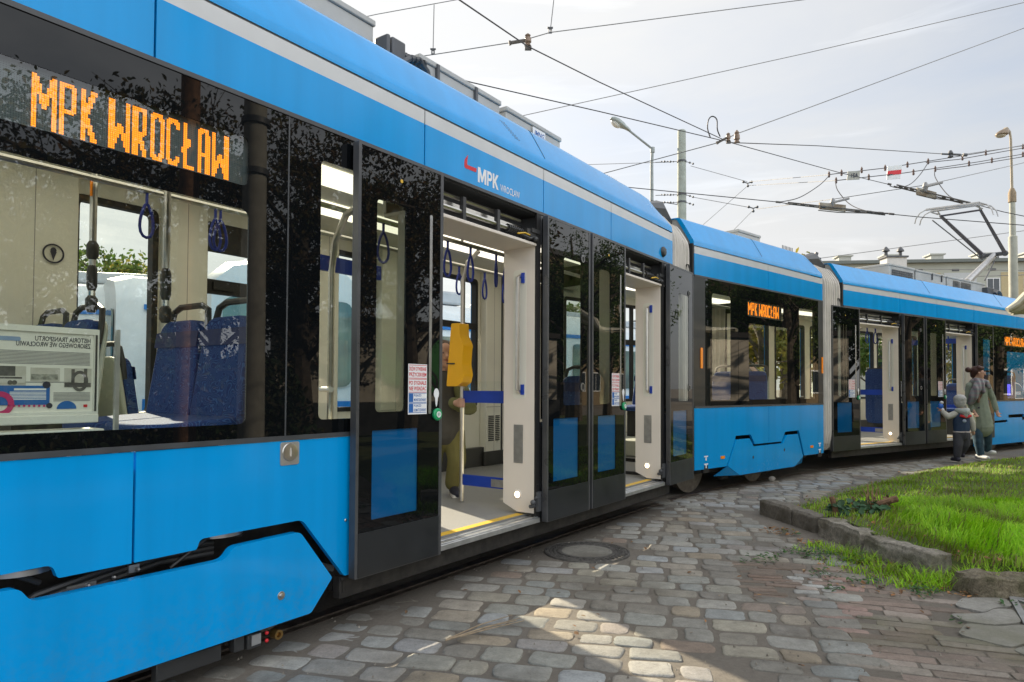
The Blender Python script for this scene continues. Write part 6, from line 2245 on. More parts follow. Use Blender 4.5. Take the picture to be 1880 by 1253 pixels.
def street_lamp(label, x, ytop, Y, reach, drop, side=-1, r=.06, ybase=700, modern=False):
    p = at(x, 700, Y)
    t = thing('street_lamp', label, 'street lamp', (p.x, p.y, 0), 0, 'street lamps')
    zt = at(x, ytop, Y).z
    mast = pmat('lamp post grey', (.26, .29, .29), .5, metal=.3, var=.1) if not modern else pmat('lamp post concrete', (.42, .42, .36), .7, var=.1, vs=4)
    if modern:
        zb = at(x, 352, Y).z
        mb = MB(); mb.tube([(0, 0, -.2), (0, 0, at(x, 435, Y).z), (0, 0, at(x, 434, Y).z), (0, 0, zb)], [.14, .125, .09, .08], 14)
        mb.build('shaft', mast, t)
        mb = MB(); mb.lathe([(.09, zb - .35), (.115, zb - .35), (.115, zb - .05), (.06, zb + .1)], n=14)
        mb.build('collar', pmat('rusty collar', (.30, .23, .155), .8, var=.2, vs=20), t)
        mb = MB(); mb.tube([(0, 0, zb), (-.02, 0, zt - .35), (-.05, 0, zt - .12), (-.13, 0, zt)], [.042, .038, .036, .034], 10)
        mb.tube([(-.13, 0, zt), (-.22, 0, zt - .03)], .045, 8)
        mb.build('arm', pmat('ochre arm', (.40, .34, .25), .6, var=.1), t)
        c = Vector((-.28, 0, zt - .14))
        mb = MB()
        mb.rings([[(c.x + a * .20 * k + dx, a2 * .16 * k, c.z + dz) for a, a2 in [(math.cos(q), math.sin(q)) for q in [2 * PI * j / 14 for j in range(14)]]] for k, dx, dz in ((.85, -.06, -.10), (1, -.03, -.06), (.9, .02, .02), (.6, .08, .09), (.25, .12, .13))])
        h = mb.build('lamp_head', pmat('bronze lamp hood', (.22, .17, .12), .4, metal=.5), t, bevel=.01)
        mb = MB(); mb.ball((c.x - .06, 0, c.z - .10), .16, .13, .07)
        mb.build('lamp_glass', pmat('cloudy lamp bowl', (.55, .5, .4), .2), h)
    else:
        mb = MB(); mb.tube([(0, 0, -.2), (-.03, 0, at(x, 300, Y).z), (0, 0, zt)], [.10, .065, .06], 12)
        mb.lathe([(.06, zt - .14), (.09, zt - .14), (.09, zt + .06), (.02, zt + .09)], n=12)
        mb.build('shaft', mast, t)
        e = Vector((-reach, -.1, drop))
        mb = MB(); mb.tube([(0, 0, zt), (e.x, e.y, zt + e.z)], .045, 8)
        mb.build('arm', mast, t)
        dr = Vector((-.83, -.10, .50)).normalized()
        up_ = Vector((.5, 0, .86)).normalized(); sd_ = dr.cross(up_)
        o0 = Vector((e.x, e.y, zt + e.z))
        mb = MB()
        rg = []
        for s, wd, hh, dn in ((-.05, .07, .06, .0), (.10, .12, .10, .0), (.22, .14, .11, .02), (.34, .20, .15, .06), (.58, .24, .17, .08), (.78, .19, .13, .06), (.88, .10, .06, .02)):
            rg.append([tuple(o0 + dr * s + sd_ * (wd * math.cos(q)) + up_ * ((hh if math.sin(q) > 0 else dn + .03) * math.sin(q))) for q in [2 * PI * k / 14 for k in range(14)]])
        mb.rings(rg)
        h = mb.build('lamp_head', pmat('lamp hood grey', (.30, .34, .33), .5, metal=.2), t)
        mb = MB(); c = o0 + dr * .58 - up_ * .05
        mb.ball((0, 0, 0), .24, .18, .15)
        mb.v = [tuple(c + dr * v[0] + sd_ * v[1] + up_ * v[2]) for v in mb.v]
        mb.build('lamp_bowl', pmat('clear lamp bowl', (.62, .62, .58), .12, var=.05), h)
    return t


street_lamp('grey street lamp with a tilted bowl head left of the concrete mast', 1198, 274, 27, .95, .70)
street_lamp('tall lamp post with a bronze hood at the right edge of the sky', 1863, 236, 22, 0, 0, modern=True)

# ------------------------------------------------------------------ overhead line
CABLE = pmat('dark line wire', (.035, .032, .035), .5, metal=.4)
THIN_ = pmat('thin grey wire', (.20, .20, .20), .5, metal=.4)
FIT = pmat('weathered fitting', (.11, .10, .09), .6, metal=.3, var=.3, vs=30)


def wire(name, label, pts, r=.008, mat=None, sag=0, group=None, cat='wire', n=10):
    """pts: (pixel x, pixel y, metres ahead)"""
    P = [at(*p) for p in pts]
    Q = []
    for i in range(len(P) - 1):
        for k in range(n):
            t_ = k / n
            q = P[i].lerp(P[i + 1], t_)
            if name == 'jumper_cable':
                a_, b_, c_, d_ = P[max(i - 1, 0)], P[i], P[i + 1], P[min(i + 2, len(P) - 1)]
                q = .5 * ((2 * b_) + (c_ - a_) * t_ + (2 * a_ - 5 * b_ + 4 * c_ - d_) * t_ ** 2 + (3 * b_ - a_ - 3 * c_ + d_) * t_ ** 3)
            q.z -= sag * 4 * t_ * (1 - t_)
            Q.append(q)
    Q.append(P[-1])
    mb = MB(); mb.tube(Q, r, 6)
    o = mb.build(name, mat or CABLE)
    tag(o, label, cat, group)
    return o


def knob(mb, p, r=.04):
    mb.lathe([(r * .5, -r * 1.4), (r, -r), (r * .6, -r * .3), (r, r * .3), (r * .5, r * 1.4)], tuple(p), 10)


GW = 'overhead tram wires'
wire('contact_wire', 'thick dark wire falling from the top edge through the hanger to the upper section insulator', [(700, -95, 5.6), (843, 0, 6.6), (968, 85, 8), (1100, 151, 9.6), (1337, 261, 12.5), (1540, 317, 15.4), (1632, 339, 16.6)], .0085, group=GW, sag=0)
wire('contact_wire', 'wire from the upper section insulator over the pantograph to the right edge', [(1775, 371, 15.2), (1840, 389, 15.0), (1990, 420, 15.4)], .009, group=GW)
wire('contact_wire', 'dark wire rising behind the roof boxes to the crossing clamp', [(740, 118, 8.2), (867, 152, 9.0), (1100, 205, 10.6), (1324, 258, 12.5)], .0085, group=GW)
wire('contact_wire', 'dark wire running right from the crossing clamp to the strain insulator', [(1337, 262, 12.5), (1500, 268, 15), (1731, 283, 18)], .009, group=GW)
wire('contact_wire', 'lower wire crossing behind the concrete mast to the lower section insulator', [(1000, 330, 17), (1150, 344, 17), (1425, 371, 17), (1470, 378, 17)], .011, group=GW)
wire('contact_wire', 'wire from the lower section insulator past the pantograph head to the right edge', [(1600, 390, 16.4), (1690, 399, 16), (1880, 414, 15.6), (1990, 422, 15.4)], .010, group=GW)
wire('feeder_cable', 'upper of the paired feeder cables sweeping to the right edge', [(1522, 321, 19), (1545, 318, 19), (1625, 309, 19.5), (1700, 297, 20), (1800, 281, 21), (1880, 267, 22), (1990, 247, 23)], .0115, group=GW)
wire('feeder_cable', 'lower of the paired feeder cables sweeping to the right edge', [(1535, 332, 19), (1560, 329, 19), (1660, 318, 19.5), (1720, 309, 20), (1800, 297, 21), (1880, 283, 22), (1990, 262, 23)], .0115, group=GW)
wire('feeder_cable', 'second strand hung just under the upper feeder cable', [(1700, 299, 20), (1760, 293, 20.5), (1880, 272, 22), (1990, 253, 23)], .0115, group=GW)
wire('feeder_cable', 'second strand hung just under the lower feeder cable', [(1718, 312, 20), (1770, 306, 20.5), (1880, 288, 22), (1990, 268, 23)], .0115, group=GW)
wire('jumper_cable', 'curved jumper from the left end of the upper feeder to the lower section insulator', [(1523, 322, 19), (1505, 340, 18.6), (1470, 362, 18), (1440, 370, 17.4), (1426, 371, 17)], .0115, group=GW)
wire('jumper_cable', 'curved jumper from the left end of the lower feeder down to the insulator arm', [(1534, 333, 19), (1538, 350, 18.6), (1560, 375, 18), (1592, 388, 17), (1632, 392, 16.5)], .0115, group=GW)
wire('jumper_cable', 'curved jumper under the upper feeder right of the red and white plate', [(1704, 299, 20), (1690, 320, 19), (1672, 338, 18), (1650, 345, 17), (1634, 342, 16.5)], .0115, group=GW)
wire('jumper_cable', 'curved jumper hanging from the lower feeder to the upper insulator end', [(1716, 313, 20), (1718, 328, 19), (1740, 358, 17.5), (1765, 370, 16), (1776, 372, 15.4)], .0115, group=GW)
wire('jumper_cable', 'hoop-shaped jumper standing on the two wires left of the crossing clamp', [(1304, 253, 12.3), (1299, 236, 12.3), (1301, 220, 12.3), (1308, 214, 12.3), (1316, 220, 12.3), (1317, 238, 12.3), (1322, 251, 12.4)], .011, group=GW, n=4)
GS = 'thin span wires'
for lb, pts, r in (('thin span wire at the top edge above the roof cables', [(560, 56, 12), (690, 27, 12), (838, 0, 12), (900, -15, 12)], .008),
                   ('span wire carrying the hanger insulator across the top of the sky', [(740, 108, 8.4), (800, 100, 8.4), (955, 76, 8.2), (1010, 60, 8.2), (1475, 0, 10), (1600, -18, 10)], .0065),
                   ('pale span wire rising from the third roof box to the top right corner', [(900, 226, 24), (1480, 98, 26), (1880, 5, 27), (1950, -12, 27)], .014),
                   ('span wire through the crossing clamp to the right edge', [(1085, 325, 14), (1320, 262, 12.6), (1350, 247, 12.6), (1480, 200, 14), (1880, 52, 17), (1980, 15, 17)], .009),
                   ('thin wire from the left to the mast at its upper clamp', [(1000, 305, 30), (1230, 298, 25)], .010), ('thin wire from the mast to the small yoke', [(1268, 305, 25), (1372, 334, 25)], .010), ('paired thin wires from the yoke to the upper feeder', [(1376, 334, 25), (1523, 321, 19)], .009),
                   ('lower of the thin wires from the yoke to the lower feeder', [(1376, 341, 25), (1534, 332, 19)], .009), ('faint slanting wire from the upper yoke down to the roof', [(1370, 344, 25), (1260, 440, 25)], .008), ('thin wire from the mast to the lower yoke', [(1270, 362, 25), (1380, 382, 24)], .010),
                   ('span wire holding both section insulators', [(1390, 384, 22), (1530, 366, 17.2), (1700, 340, 16.4), (1864, 303, 21), (1990, 272, 22)], .009), ('faint slanting wire from the lower yoke to the middle roof', [(1384, 385, 24), (1330, 440, 24)], .008), ('pale low wire above the far roof', [(1480, 478, 30), (1880, 424, 32), (1990, 408, 32)], .014),
                   ('thin tail of wire right of the strain insulator', [(1768, 284, 18), (1880, 268, 20), (1990, 252, 20)], .009), ('low wire crossing in front of the apartment block', [(1660, 494, 40), (1880, 497, 40), (1990, 498, 40)], .02), ('second low wire crossing in front of the apartment block', [(1790, 508, 36), (1880, 505, 36), (1990, 502, 36)], .02)):
    wire('span_wire', lb, pts, r, THIN_, group=GS)
for lb, pts in (('thin dropper hanging left of the hanger insulator', [(797, 9, 8.4), (795, 99, 8.4)]), ('thin dropper hanging right of the hanger insulator', [(1018, -10, 8.2), (1010, 60, 8.2)])):
    o = wire('dropper', lb, pts, .006, THIN_, group='droppers', n=2)
    mb = MB(); q = at(*pts[-1]); mb.prism([rect(q.x - .022, q.z - .01, q.x + .022, q.z + .05), rect(q.x - .012, q.z + .0, q.x + .012, q.z + .04)], q.y - .01, q.y + .01); mb.box(q.x - .034, q.y - .012, q.z + .05, q.x + .034, q.y + .012, q.z + .064)
    mb.build('dropper_clamp', M['roofdark'], o)
# hanger insulators
for lb, c, e in (('brown bell insulator hanger on the thick wire near the top', (969, 74, 8.1), (938, 79, 8.1)), ('double bell insulator at the crossing of two wires', (1337, 252, 12.5), (1318, 262, 12.5))):
    t = thing('wire_hanger', lb, 'insulator', at(*c), 0, 'insulator hangers')
    d0 = at(*c)
    mb = MB(); mb.lathe([(.016, -.08), (.042, -.07), (.024, -.04), (.044, -.025), (.040, .025), (.024, .036), (.036, .056), (.010, .08)], n=12)
    if c[0] > 1200: mb.lathe([(.02, -.10), (.055, -.09), (.03, -.05), (.055, -.03), (.05, .05), (.03, .065), (.045, .09), (.012, .14)], (.16, 0, -.01), n=12)
    mb.build('bell', pmat('brown porcelain', (.20, .14, .10), .35, var=.2), t)
    v = at(*e) - d0
    mb = MB(); mb.tube([(0, 0, 0), tuple(v)], .022, 8); mb.tube([tuple(v), tuple(v * 1.12)], .03, 8); mb.box(-.035, -.02, -.12, .045, .02, -.08)
    mb.build('arm', FIT, t)
# feeder clips
mb = None
clips = [(1545, 318, 19), (1582, 313, 19.2), (1625, 309, 19.5), (1666, 303, 19.8), (1704, 297, 20), (1767, 290, 20.6), (1810, 281, 21), (1878, 270, 22), (1522, 321, 19), (1535, 332, 19), (1595, 326, 19.2), (1677, 317, 19.6), (1717, 311, 20), (1779, 301, 20.8), (1821, 295, 21.2), (1878, 284, 22)]
for i, c in enumerate(clips):
    mb = MB(); q = at(*c)
    mb.lathe([(.010, -.085), (.028, -.07), (.034, -.03), (.022, .0), (.034, .03), (.026, .06), (.008, .10)], tuple(q), 8)
    o = mb.build('feeder_clip', pmat('feeder clip rust', (.10, .055, .045), .6) if 'feeder clip rust' not in bpy.data.materials else bpy.data.materials['feeder clip rust'])
    tag(o, 'small rusty spacer clip on the %s feeder cable' % ('upper' if i < 9 else 'lower'), 'clip', 'spacer clips on the %s feeder cable' % ('upper' if i < 9 else 'lower'))
# yokes
for lb, x, y, Y in (('small three-ball yoke joining thin wires right of the mast', 1373, 337, 25), ('lower three-ball yoke joining thin wires right of the mast', 1383, 383, 24)):
    q = at(x, y, Y)
    mb = MB()
    for dx, dz in ((-.16, .05), (.14, .05), (0, -.10)): mb.ball((q.x + dx, q.y, q.z + dz), .05, n=8, m=5); mb.tube([q, (q.x + dx, q.y, q.z + dz)], .02, 5)
    tag(mb.build('wire_yoke', M['roofdark']), lb, 'wire yoke', 'wire yokes')
# strain insulator on the upper right wire
q0, q1 = at(1728, 283, 18), at(1775, 285, 18)
mb = MB(); v = q1 - q0
mb.tube([q0, q0 + v * .35], .025, 6); mb.tube([q0 + v * .42, q0 + v * .75], .03, 6); mb.tube([q0 + v * .85, q1], .045, 6); mb.tube([q0, q1], .012, 6)
knob(mb, q0 + v * .36, .07)
tag(mb.build('strain_insulator', M['roofdark']), 'dark rod-shaped strain insulator at the end of the upper right wire', 'insulator')
# section insulators: long flat runners with a weathered plate and a bell on top
for lb, a, b, pl0, pl1, bell in (('lower section insulator with a pale weathered plate left of the pantograph', (1424, 371, 17), (1634, 393, 16.4), (1504, 379, 16.8), (1552, 384, 16.6), (1529, 372, 16.7)),
                                 ('upper section insulator with a pale weathered plate above the pantograph', (1630, 338, 16.6), (1776, 372, 15.4), (1683, 352, 16.1), (1718, 361, 15.9), (1699, 343, 16))):
    A_, B_ = at(*a), at(*b)
    t = thing('section_insulator', lb, 'insulator', (A_ + B_) / 2, 0, 'section insulators')
    c = (A_ + B_) / 2
    A_, B_ = A_ - c, B_ - c
    v = B_ - A_
    mb = MB()
    for o_ in (-.06, .06):
        w_ = Vector((0, o_, 0))
        mb.tube([A_ + v * .10 + w_, A_ + v * .97 + w_ + Vector((0, 0, -.02))], .018, 6)
    mb.tube([A_ + v * .38 + Vector((0, 0, -.10)), A_ + v * .55 + Vector((0, 0, -.10)), B_], .012, 6)
    for f in (.0, .15, .22, .30, .40, .70, .80, .90, .99): mb.tube([A_ + v * (f), A_ + v * (f + .045)], .026, 6)
    mb.build('runner', FIT, t)
    P0, P1 = at(*pl0) - c, at(*pl1) - c
    mb = MB()
    vs = [P0 + Vector((0, 0, -.07)), P1 + Vector((0, 0, -.07)), P1 + Vector((0, 0, .09)), P0 + Vector((0, 0, .09))]
    off = Vector((0, .03, 0))
    mb.rings([[tuple(p - off) for p in vs], [tuple(p + off) for p in vs]])
    mb.build('plate', pmat('weathered plate', (.38, .36, .30), .8, col2=(.20, .15, .10), vs=7) if 'weathered plate' not in bpy.data.materials else bpy.data.materials['weathered plate'], t)
    q = at(*bell) - c
    mb = MB(); mb.lathe([(.03, -.14), (.05, -.06), (.07, .0), (.05, .06), (.03, .1)], tuple(q), 10); mb.tube([q, q + Vector((.40, 0, .10))], .03, 6)
    mb.build('bell', pmat('grey porcelain', (.24, .24, .24), .35) if 'grey porcelain' not in bpy.data.materials else bpy.data.materials['grey porcelain'], t)


def plate(name, label, px, Y, bands, th=.02):
    P = [at(x, y, Y) for x, y in px]
    c = sum(P, Vector()) / 4
    t = thing(name, label, 'sign', c)
    P = [p - c for p in P]
    def bl(u, v, d): 
        q = (P[0].lerp(P[1], u)).lerp(P[3].lerp(P[2], u), v)
        return (q.x, q.y + d, q.z)
    mb = MB(); mb.rings([[bl(0, 0, th), bl(1, 0, th), bl(1, 1, th), bl(0, 1, th)], [bl(0, 0, 0), bl(1, 0, 0), bl(1, 1, 0), bl(0, 1, 0)]])
    mb.build('plate', bands[0], t, smooth=0)
    return t, bl


t, bl = plate('number_plate', 'small grey number plate 15A hanging on the feeder cables', [(1557, 315), (1579, 314), (1578, 330), (1555, 331)], 18.9, [pmat('grey sign', (.36, .36, .32), .6)])
mb = MB()
vs, fs = text_mesh('15A', 1.0, bold=.02)
x0 = min(v[0] for v in vs); x1 = max(v[0] for v in vs); y1 = max(v[1] for v in vs)
mb.add([bl(.30 + .55 * (x - x0) / (x1 - x0), .72 - .46 * y / y1, -.012) for x, y in vs], fs)
mb.build('lettering', M['ink'], t, smooth=0)
t, bl = plate('signal_plate', 'white plate with a red band hanging on the feeder cables', [(1630, 306), (1656, 303), (1653, 328), (1628, 330)], 19.4, [pmat('white enamel', (.70, .72, .72), .4)])
mb = MB(); mb.add([bl(0, .36, -.012), bl(1, .36, -.012), bl(1, .68, -.012), bl(0, .68, -.012)], [(0, 3, 2, 1)])
mb.build('red_band', M['red'], t, smooth=0)

# cream canopy corner at the right edge
c0 = at(1849, 562, 8.5)
t = thing('canopy', 'cream canopy corner with a ribbed underside poking in at the right edge', 'canopy', c0)
CC = pmat('cream canopy paint', (.62, .58, .45), .5, var=.06)
mb = MB()
def q(x, y, Y): return at(x, y, Y) - c0
rib = [[q(1849, 569, 8.5), q(1866, 559, 8.5), q(1882, 543, 8.5), q(2000, 500, 8.5)], [q(1853, 573, 8.6), q(1870, 566, 8.6), q(1886, 556, 8.6), q(2000, 530, 8.6)], [q(1858, 575, 8.9), q(1876, 571, 8.9), q(1895, 566, 8.9), q(2005, 552, 8.9)], [q(1866, 574, 9.4), q(1890, 571, 9.4), q(1910, 569, 9.4), q(2010, 560, 9.4)]]
for r_ in rib: mb.tube(r_, [.03, .045, .05, .05], 8)
mb.build('rib', CC, t)
mb = MB()
vs = [tuple(p) for r_ in rib for p in r_]
mb.add(vs + [(x, y, z + .03) for x, y, z in vs], [(i * 4 + k, i * 4 + k + 1, (i + 1) * 4 + k + 1, (i + 1) * 4 + k) for i in range(3) for k in range(3)] + [(16 + i * 4 + k, 16 + (i + 1) * 4 + k, 16 + (i + 1) * 4 + k + 1, 16 + i * 4 + k + 1) for i in range(3) for k in range(3)])
mb.build('panel', CC, t)
mb = MB(); pp_ = at(2000, 560, 9.0) - c0
mb.tube([(pp_.x, pp_.y, -c0.z), tuple(pp_)], .05, 10)
mb.build('post', CC, t)
# ------------------------------------------------------------------ people
SKIN = pmat('skin', (.52, .30, .21), .55, var=.05, vs=20)


def blob(name, chains, voxel, mat, parent, smooth=2, ell=None):
    """one continuous surface fused from tapering limbs; chains: (points, radii[, flatten])"""
    mb = MB()
    for ch in chains:
        pts, rs = [Vector(p) for p in ch[0]], ch[1]
        sx = ch[2] if len(ch) > 2 else 1.0
        if len(pts) == 1:
            r = rs if isinstance(rs, (tuple, list)) else (rs, rs, rs)
            mb.ball(pts[0], r[0], r[1], r[2], 16, 12)
            continue
        # resample smoothly
        P, Rr = [], []
        for i in range(len(pts) - 1):
            for k in range(4):
                t = k / 4
                p0 = pts[max(i - 1, 0)]; p1 = pts[i]; p2 = pts[i + 1]; p3 = pts[min(i + 2, len(pts) - 1)]
                P.append(.5 * ((2 * p1) + (p2 - p0) * t * .6 + (p2 - p1) * 0 + (2 * p0 * .6 - 2 * p1 * 0 - 3.2 * p1 + 2.4 * p2 - .4 * p3 * 0) * 0) if False else p1.lerp(p2, t))
                Rr.append(rs[i] + (rs[i + 1] - rs[i]) * t)
        P.append(pts[-1]); Rr.append(rs[-1])
        mb.tube(P, Rr, 12, sx=sx)
        for e, r in ((P[0], Rr[0]), (P[-1], Rr[-1])): mb.ball(e, r * .98, r * .98, r * .98, 12, 8)
    o = mb.build(name, mat, parent)
    m = o.modifiers.new('fuse', 'REMESH'); m.mode = 'VOXEL'; m.voxel_size = voxel; m.use_smooth_shade = True
    if smooth:
        s = o.modifiers.new('relax', 'SMOOTH'); s.iterations = smooth; s.factor = .5
    return o


def hand_chains(wrist, tip, side, k=1.0, curl=.3, face=Vector((0, -1, 0))):
    """palm, four curled fingers of unequal length and a thumb leaving the side of the palm"""
    w_, t_ = Vector(wrist), Vector(tip)
    d = (t_ - w_).normalized()
    lat = d.cross(face)
    lat = lat.normalized() * side
    fr = face - d * face.dot(d); fr.normalize()
    ch = [([w_, w_ + d * .045 * k, w_ + d * .085 * k], [.024 * k, .034 * k, .030 * k])]
    for i, ln in enumerate((.066, .076, .070, .054)):
        b = w_ + d * .08 * k + lat * (.027 - .018 * i) * k
        m1 = b + d * ln * .5 * k + fr * .012 * curl * 2 * k
        m2 = m1 + (d * (.35 - curl * .35) + fr * curl).normalized() * ln * .5 * k
        ch.append(([b, m1, m2], [.0095 * k, .0088 * k, .0075 * k]))
    b = w_ + d * .03 * k + lat * .026 * k
    ch.append(([b, b + (d * .6 + lat * .8 + fr * .3).normalized() * .035 * k, b + (d * .8 + lat * .8 + fr * .6).normalized() * .065 * k], [.012 * k, .0105 * k, .0085 * k]))
    return ch


def head_chains(c, k, look):
    """skull, jaw, nose, ears, neck root handled by caller"""
    c = Vector(c); f = Vector(look).normalized(); up_ = Vector((0, 0, 1)); r_ = f.cross(up_).normalized()
    ch = [([c + f * .005 * k + up_ * .025 * k], (.078 * k, .092 * k if abs(f.y) > .7 else .078 * k, .095 * k)),
          ([c + f * .02 * k + up_ * .02 * k, c + f * .035 * k - up_ * .055 * k, c + f * .05 * k - up_ * .09 * k], [.072 * k, .056 * k, .036 * k]),
          ([c + f * .085 * k + up_ * .012 * k, c + f * .112 * k - up_ * .022 * k], [.010 * k, .015 * k])]
    for s in (-1, 1):
        e = c + r_ * s * .080 * k - f * .005 * k
        ch.append(([e + up_ * .02 * k, e + r_ * s * .008 * k, e - up_ * .025 * k], [.012 * k, .013 * k, .009 * k]))
    return ch


def face_bits(c, k, look, t, body):
    c = Vector(c); f = Vector(look).normalized(); up_ = Vector((0, 0, 1)); r_ = f.cross(up_).normalized()
    mb = MB()
    for s in (-1, 1): mb.ball(c + f * .084 * k + r_ * s * .031 * k + up_ * .012 * k, .010 * k, .010 * k, .007 * k, 8, 6)
    mb.build('eye', M['ink'], body)
    mb = MB(); a = c + f * .088 * k - up_ * .056 * k
    mb.tube([a - r_ * .024 * k - f * .008 * k, a, a + r_ * .024 * k - f * .008 * k], [.004 * k, .007 * k, .004 * k], 6, sx=1)
    mb.build('mouth', pmat('lips', (.42, .16, .13), .5) if 'lips' not in bpy.data.materials else bpy.data.materials['lips'], body)


V3 = Vector
# --- the woman
K = 102.7
def wv(x, y, d=0.0): return V3(((x - 1803) / K, d, (841 - y) / K))
og = at(1803, 841, 12.2)
t = thing('person', 'woman in grey-green coat and plaid scarf with hair in a bun, standing by the tram', 'person', og)
look = V3((.92, -.38, -.05))
hc = wv(1797.5, 686)
legs = [([wv(1794, 783, .02), wv(1793, 812, -.05), wv(1796, 834, -.06)], [.085, .058, .04]), ([wv(1811, 783, .02), wv(1817.5, 809, .06), wv(1822, 829, .12)], [.085, .058, .04])]
armL = ([wv(1783, 711), wv(1780, 738, .02), wv(1785, 757, -.06)], [.038, .034, .028])
armR = ([wv(1811, 709), wv(1825.5, 733, .02), wv(1828.8, 756, -.03)], [.038, .034, .028])
chains = head_chains(hc, 1.0, look) + [([hc + V3((-.02, .02, -.04)), wv(1797, 703)], [.052, .055]), ([wv(1797, 706), wv(1798, 730), wv(1802, 760), wv(1803, 782)], [.085, .085, .085, .09]), ([wv(1784, 710), wv(1797, 705), wv(1810, 709)], [.04, .06, .04]), armL, armR] + legs
for a_, sd in ((armL, 1), (armR, -1)):
    w_ = a_[0][-1]; d_ = (a_[0][-1] - a_[0][-2]).normalized()
    chains += hand_chains(w_, w_ + d_ * .1 + V3((0, -.01, 0)), sd, .86, .55)
body = blob('body', chains, .011, SKIN, t, 1)
face_bits(hc, 1.0, look, t, body)
coat = [([wv(1797, 704), wv(1798, 720), wv(1800, 742), wv(1803.5, 768), wv(1805, 785)], [.115, .145, .142, .165, .182]), ([wv(1782, 709), wv(1797, 703), wv(1812, 707)], [.060, .085, .060]),
        ([wv(1781, 709), wv(1779.5, 738, .02), wv(1784, 754, -.055)], [.062, .054, .048]), ([wv(1813, 707), wv(1825.5, 733, .02), wv(1828.5, 753, -.028)], [.062, .054, .048])]
ct = blob('coat', coat, .012, pmat('grey green coat wool', (.235, .275, .215), .9, var=.12, vs=9, bump=.3, bs=60), t, 2)
ct.scale = (1, .72, 1)
mb = MB()
for x, y in ((1802, 733), (1792, 749), (1804, 748)): mb.lathe([(.018, -.006), (.018, .006)], tuple(V3(wv(x, y)) + V3((0, -.125, 0))), 10, 'y')
mb.build('coat_button', M['ink'], ct)
mb = MB(); mb.tube([wv(1787, 706, -.12), wv(1790, 725, -.17), wv(1789, 740, -.17)], .02, 6); mb.tube([wv(1789, 738, -.165), wv(1800, 716, -.17)], .012, 6)
mb.build('bag_strap', pmat('brown leather', (.14, .07, .035), .5), ct)
blob('trousers', [([wv(1803, 778), wv(1803, 786)], [.095, .095]), ([wv(1795, 784, .02), wv(1793, 812, -.05), wv(1796, 833, -.06)], [.098, .075, .062]), ([wv(1811, 784, .02), wv(1817.5, 809, .06), wv(1822, 826.5, .12)], [.098, .075, .062])], .012, pmat('dark teal denim', (.03, .07, .105), .85, var=.3, vs=12), t)
for x, y, d, tx in ((1796, 838.5, -.06, .2), (1823, 831.5, .12, .9)):
    blob('shoe', [([wv(x - 2, y, d + .05), wv(x + 3 * tx, y, d - .06), wv(x + 9 * tx, y + .5, d - .16 * (1.2 - tx))], [.046, .042, .036])], .01, pmat('white trainers', (.62, .63, .62), .6) if 'white trainers' not in bpy.data.materials else bpy.data.materials['white trainers'], t)
hair = blob('hair', [([hc + V3((-.022, .012, .045))], (.096, .096, .088)), ([hc + V3((-.055, .02, .02)), hc + V3((-.065, .03, -.04))], [.07, .05]), ([hc + V3((.05, -.04, .085)), hc + V3((-.02, -.05, .09))], [.035, .05]), ([hc + V3((-.155, .03, .06))], .05), ([hc + V3((-.11, .03, .05))], .035)], .009,
            pmat('dark auburn hair', (.055, .018, .012), .5, var=.3, vs=40, bump=.4, bs=120), t)
f_ = look.normalized(); r_ = f_.cross(V3((0, 0, 1))).normalized()
mb = MB()
for s in (-1, 1):
    c_ = hc + f_ * .102 + r_ * s * .034 + V3((0, 0, .010))
    mb.tube([c_ + r_ * .027 * math.cos(q) + V3((0, 0, .020 * math.sin(q))) for q in [2 * PI * k / 14 for k in range(15)]], .0035, 5, cap=False)
    mb.tube([c_ + r_ * s * .027, hc + r_ * s * .085 + f_ * .02 + V3((0, 0, .02))], .0032, 5)
mb.build('glasses', pmat('pale spectacle frame', (.62, .40, .34), .3), t)
plaid, nt_, out_ = newmat('plaid scarf wool')
b_ = N(nt_, 'ShaderNodeBsdfPrincipled', i_Roughness=.95)
tc_ = N(nt_, 'ShaderNodeTexCoord'); wa_ = N(nt_, 'ShaderNodeTexWave', i_Scale=4.0, i_Distortion=1.0); wb_ = N(nt_, 'ShaderNodeTexWave', bands_direction='Z', i_Scale=4.5, i_Distortion=1.0)
nt_.links.new(tc_.outputs['Object'], wa_.inputs['Vector']); nt_.links.new(tc_.outputs['Object'], wb_.inputs['Vector'])
ra_ = N(nt_, 'ShaderNodeValToRGB'); e = ra_.color_ramp.elements
e[0].position = .3; e[0].color = (.17, .12, .14, 1); e[1].position = .8; e[1].color = (.40, .37, .36, 1)
rb_ = N(nt_, 'ShaderNodeValToRGB'); e = rb_.color_ramp.elements
e[0].position = .45; e[0].color = (.18, .15, .17, 1); e[1].position = .8; e[1].color = (.09, .18, .18, 1)
m_ = N(nt_, 'ShaderNodeMix', data_type='RGBA'); m_.inputs['Factor'].default_value = .5
nt_.links.new(wa_.outputs['Fac'], ra_.inputs['Fac']); nt_.links.new(wb_.outputs['Fac'], rb_.inputs['Fac'])
nt_.links.new(ra_.outputs[0], m_.inputs['A']); nt_.links.new(rb_.outputs[0], m_.inputs['B']); nt_.links.new(m_.outputs['Result'], b_.inputs['Base Color']); nt_.links.new(b_.outputs[0], out_.inputs['Surface'])
nk = wv(1797, 702)
blob('scarf', [([nk + V3((.10 * math.cos(q), .075 * math.sin(q) - .01, .025 * math.sin(q * 2))) for q in [2 * PI * k / 10 for k in range(11)]], [.052] * 11), ([wv(1790, 704, -.10), wv(1784, 716, -.14), wv(1779, 730, -.13), wv(1776, 741, -.10)], [.055, .075, .075, .045]),
               ([wv(1806, 703, -.09), wv(1809, 712, -.12)], [.05, .035]), ([wv(1795, 706, -.11), wv(1797, 720, -.14)], [.055, .04])], .012, plaid, t)

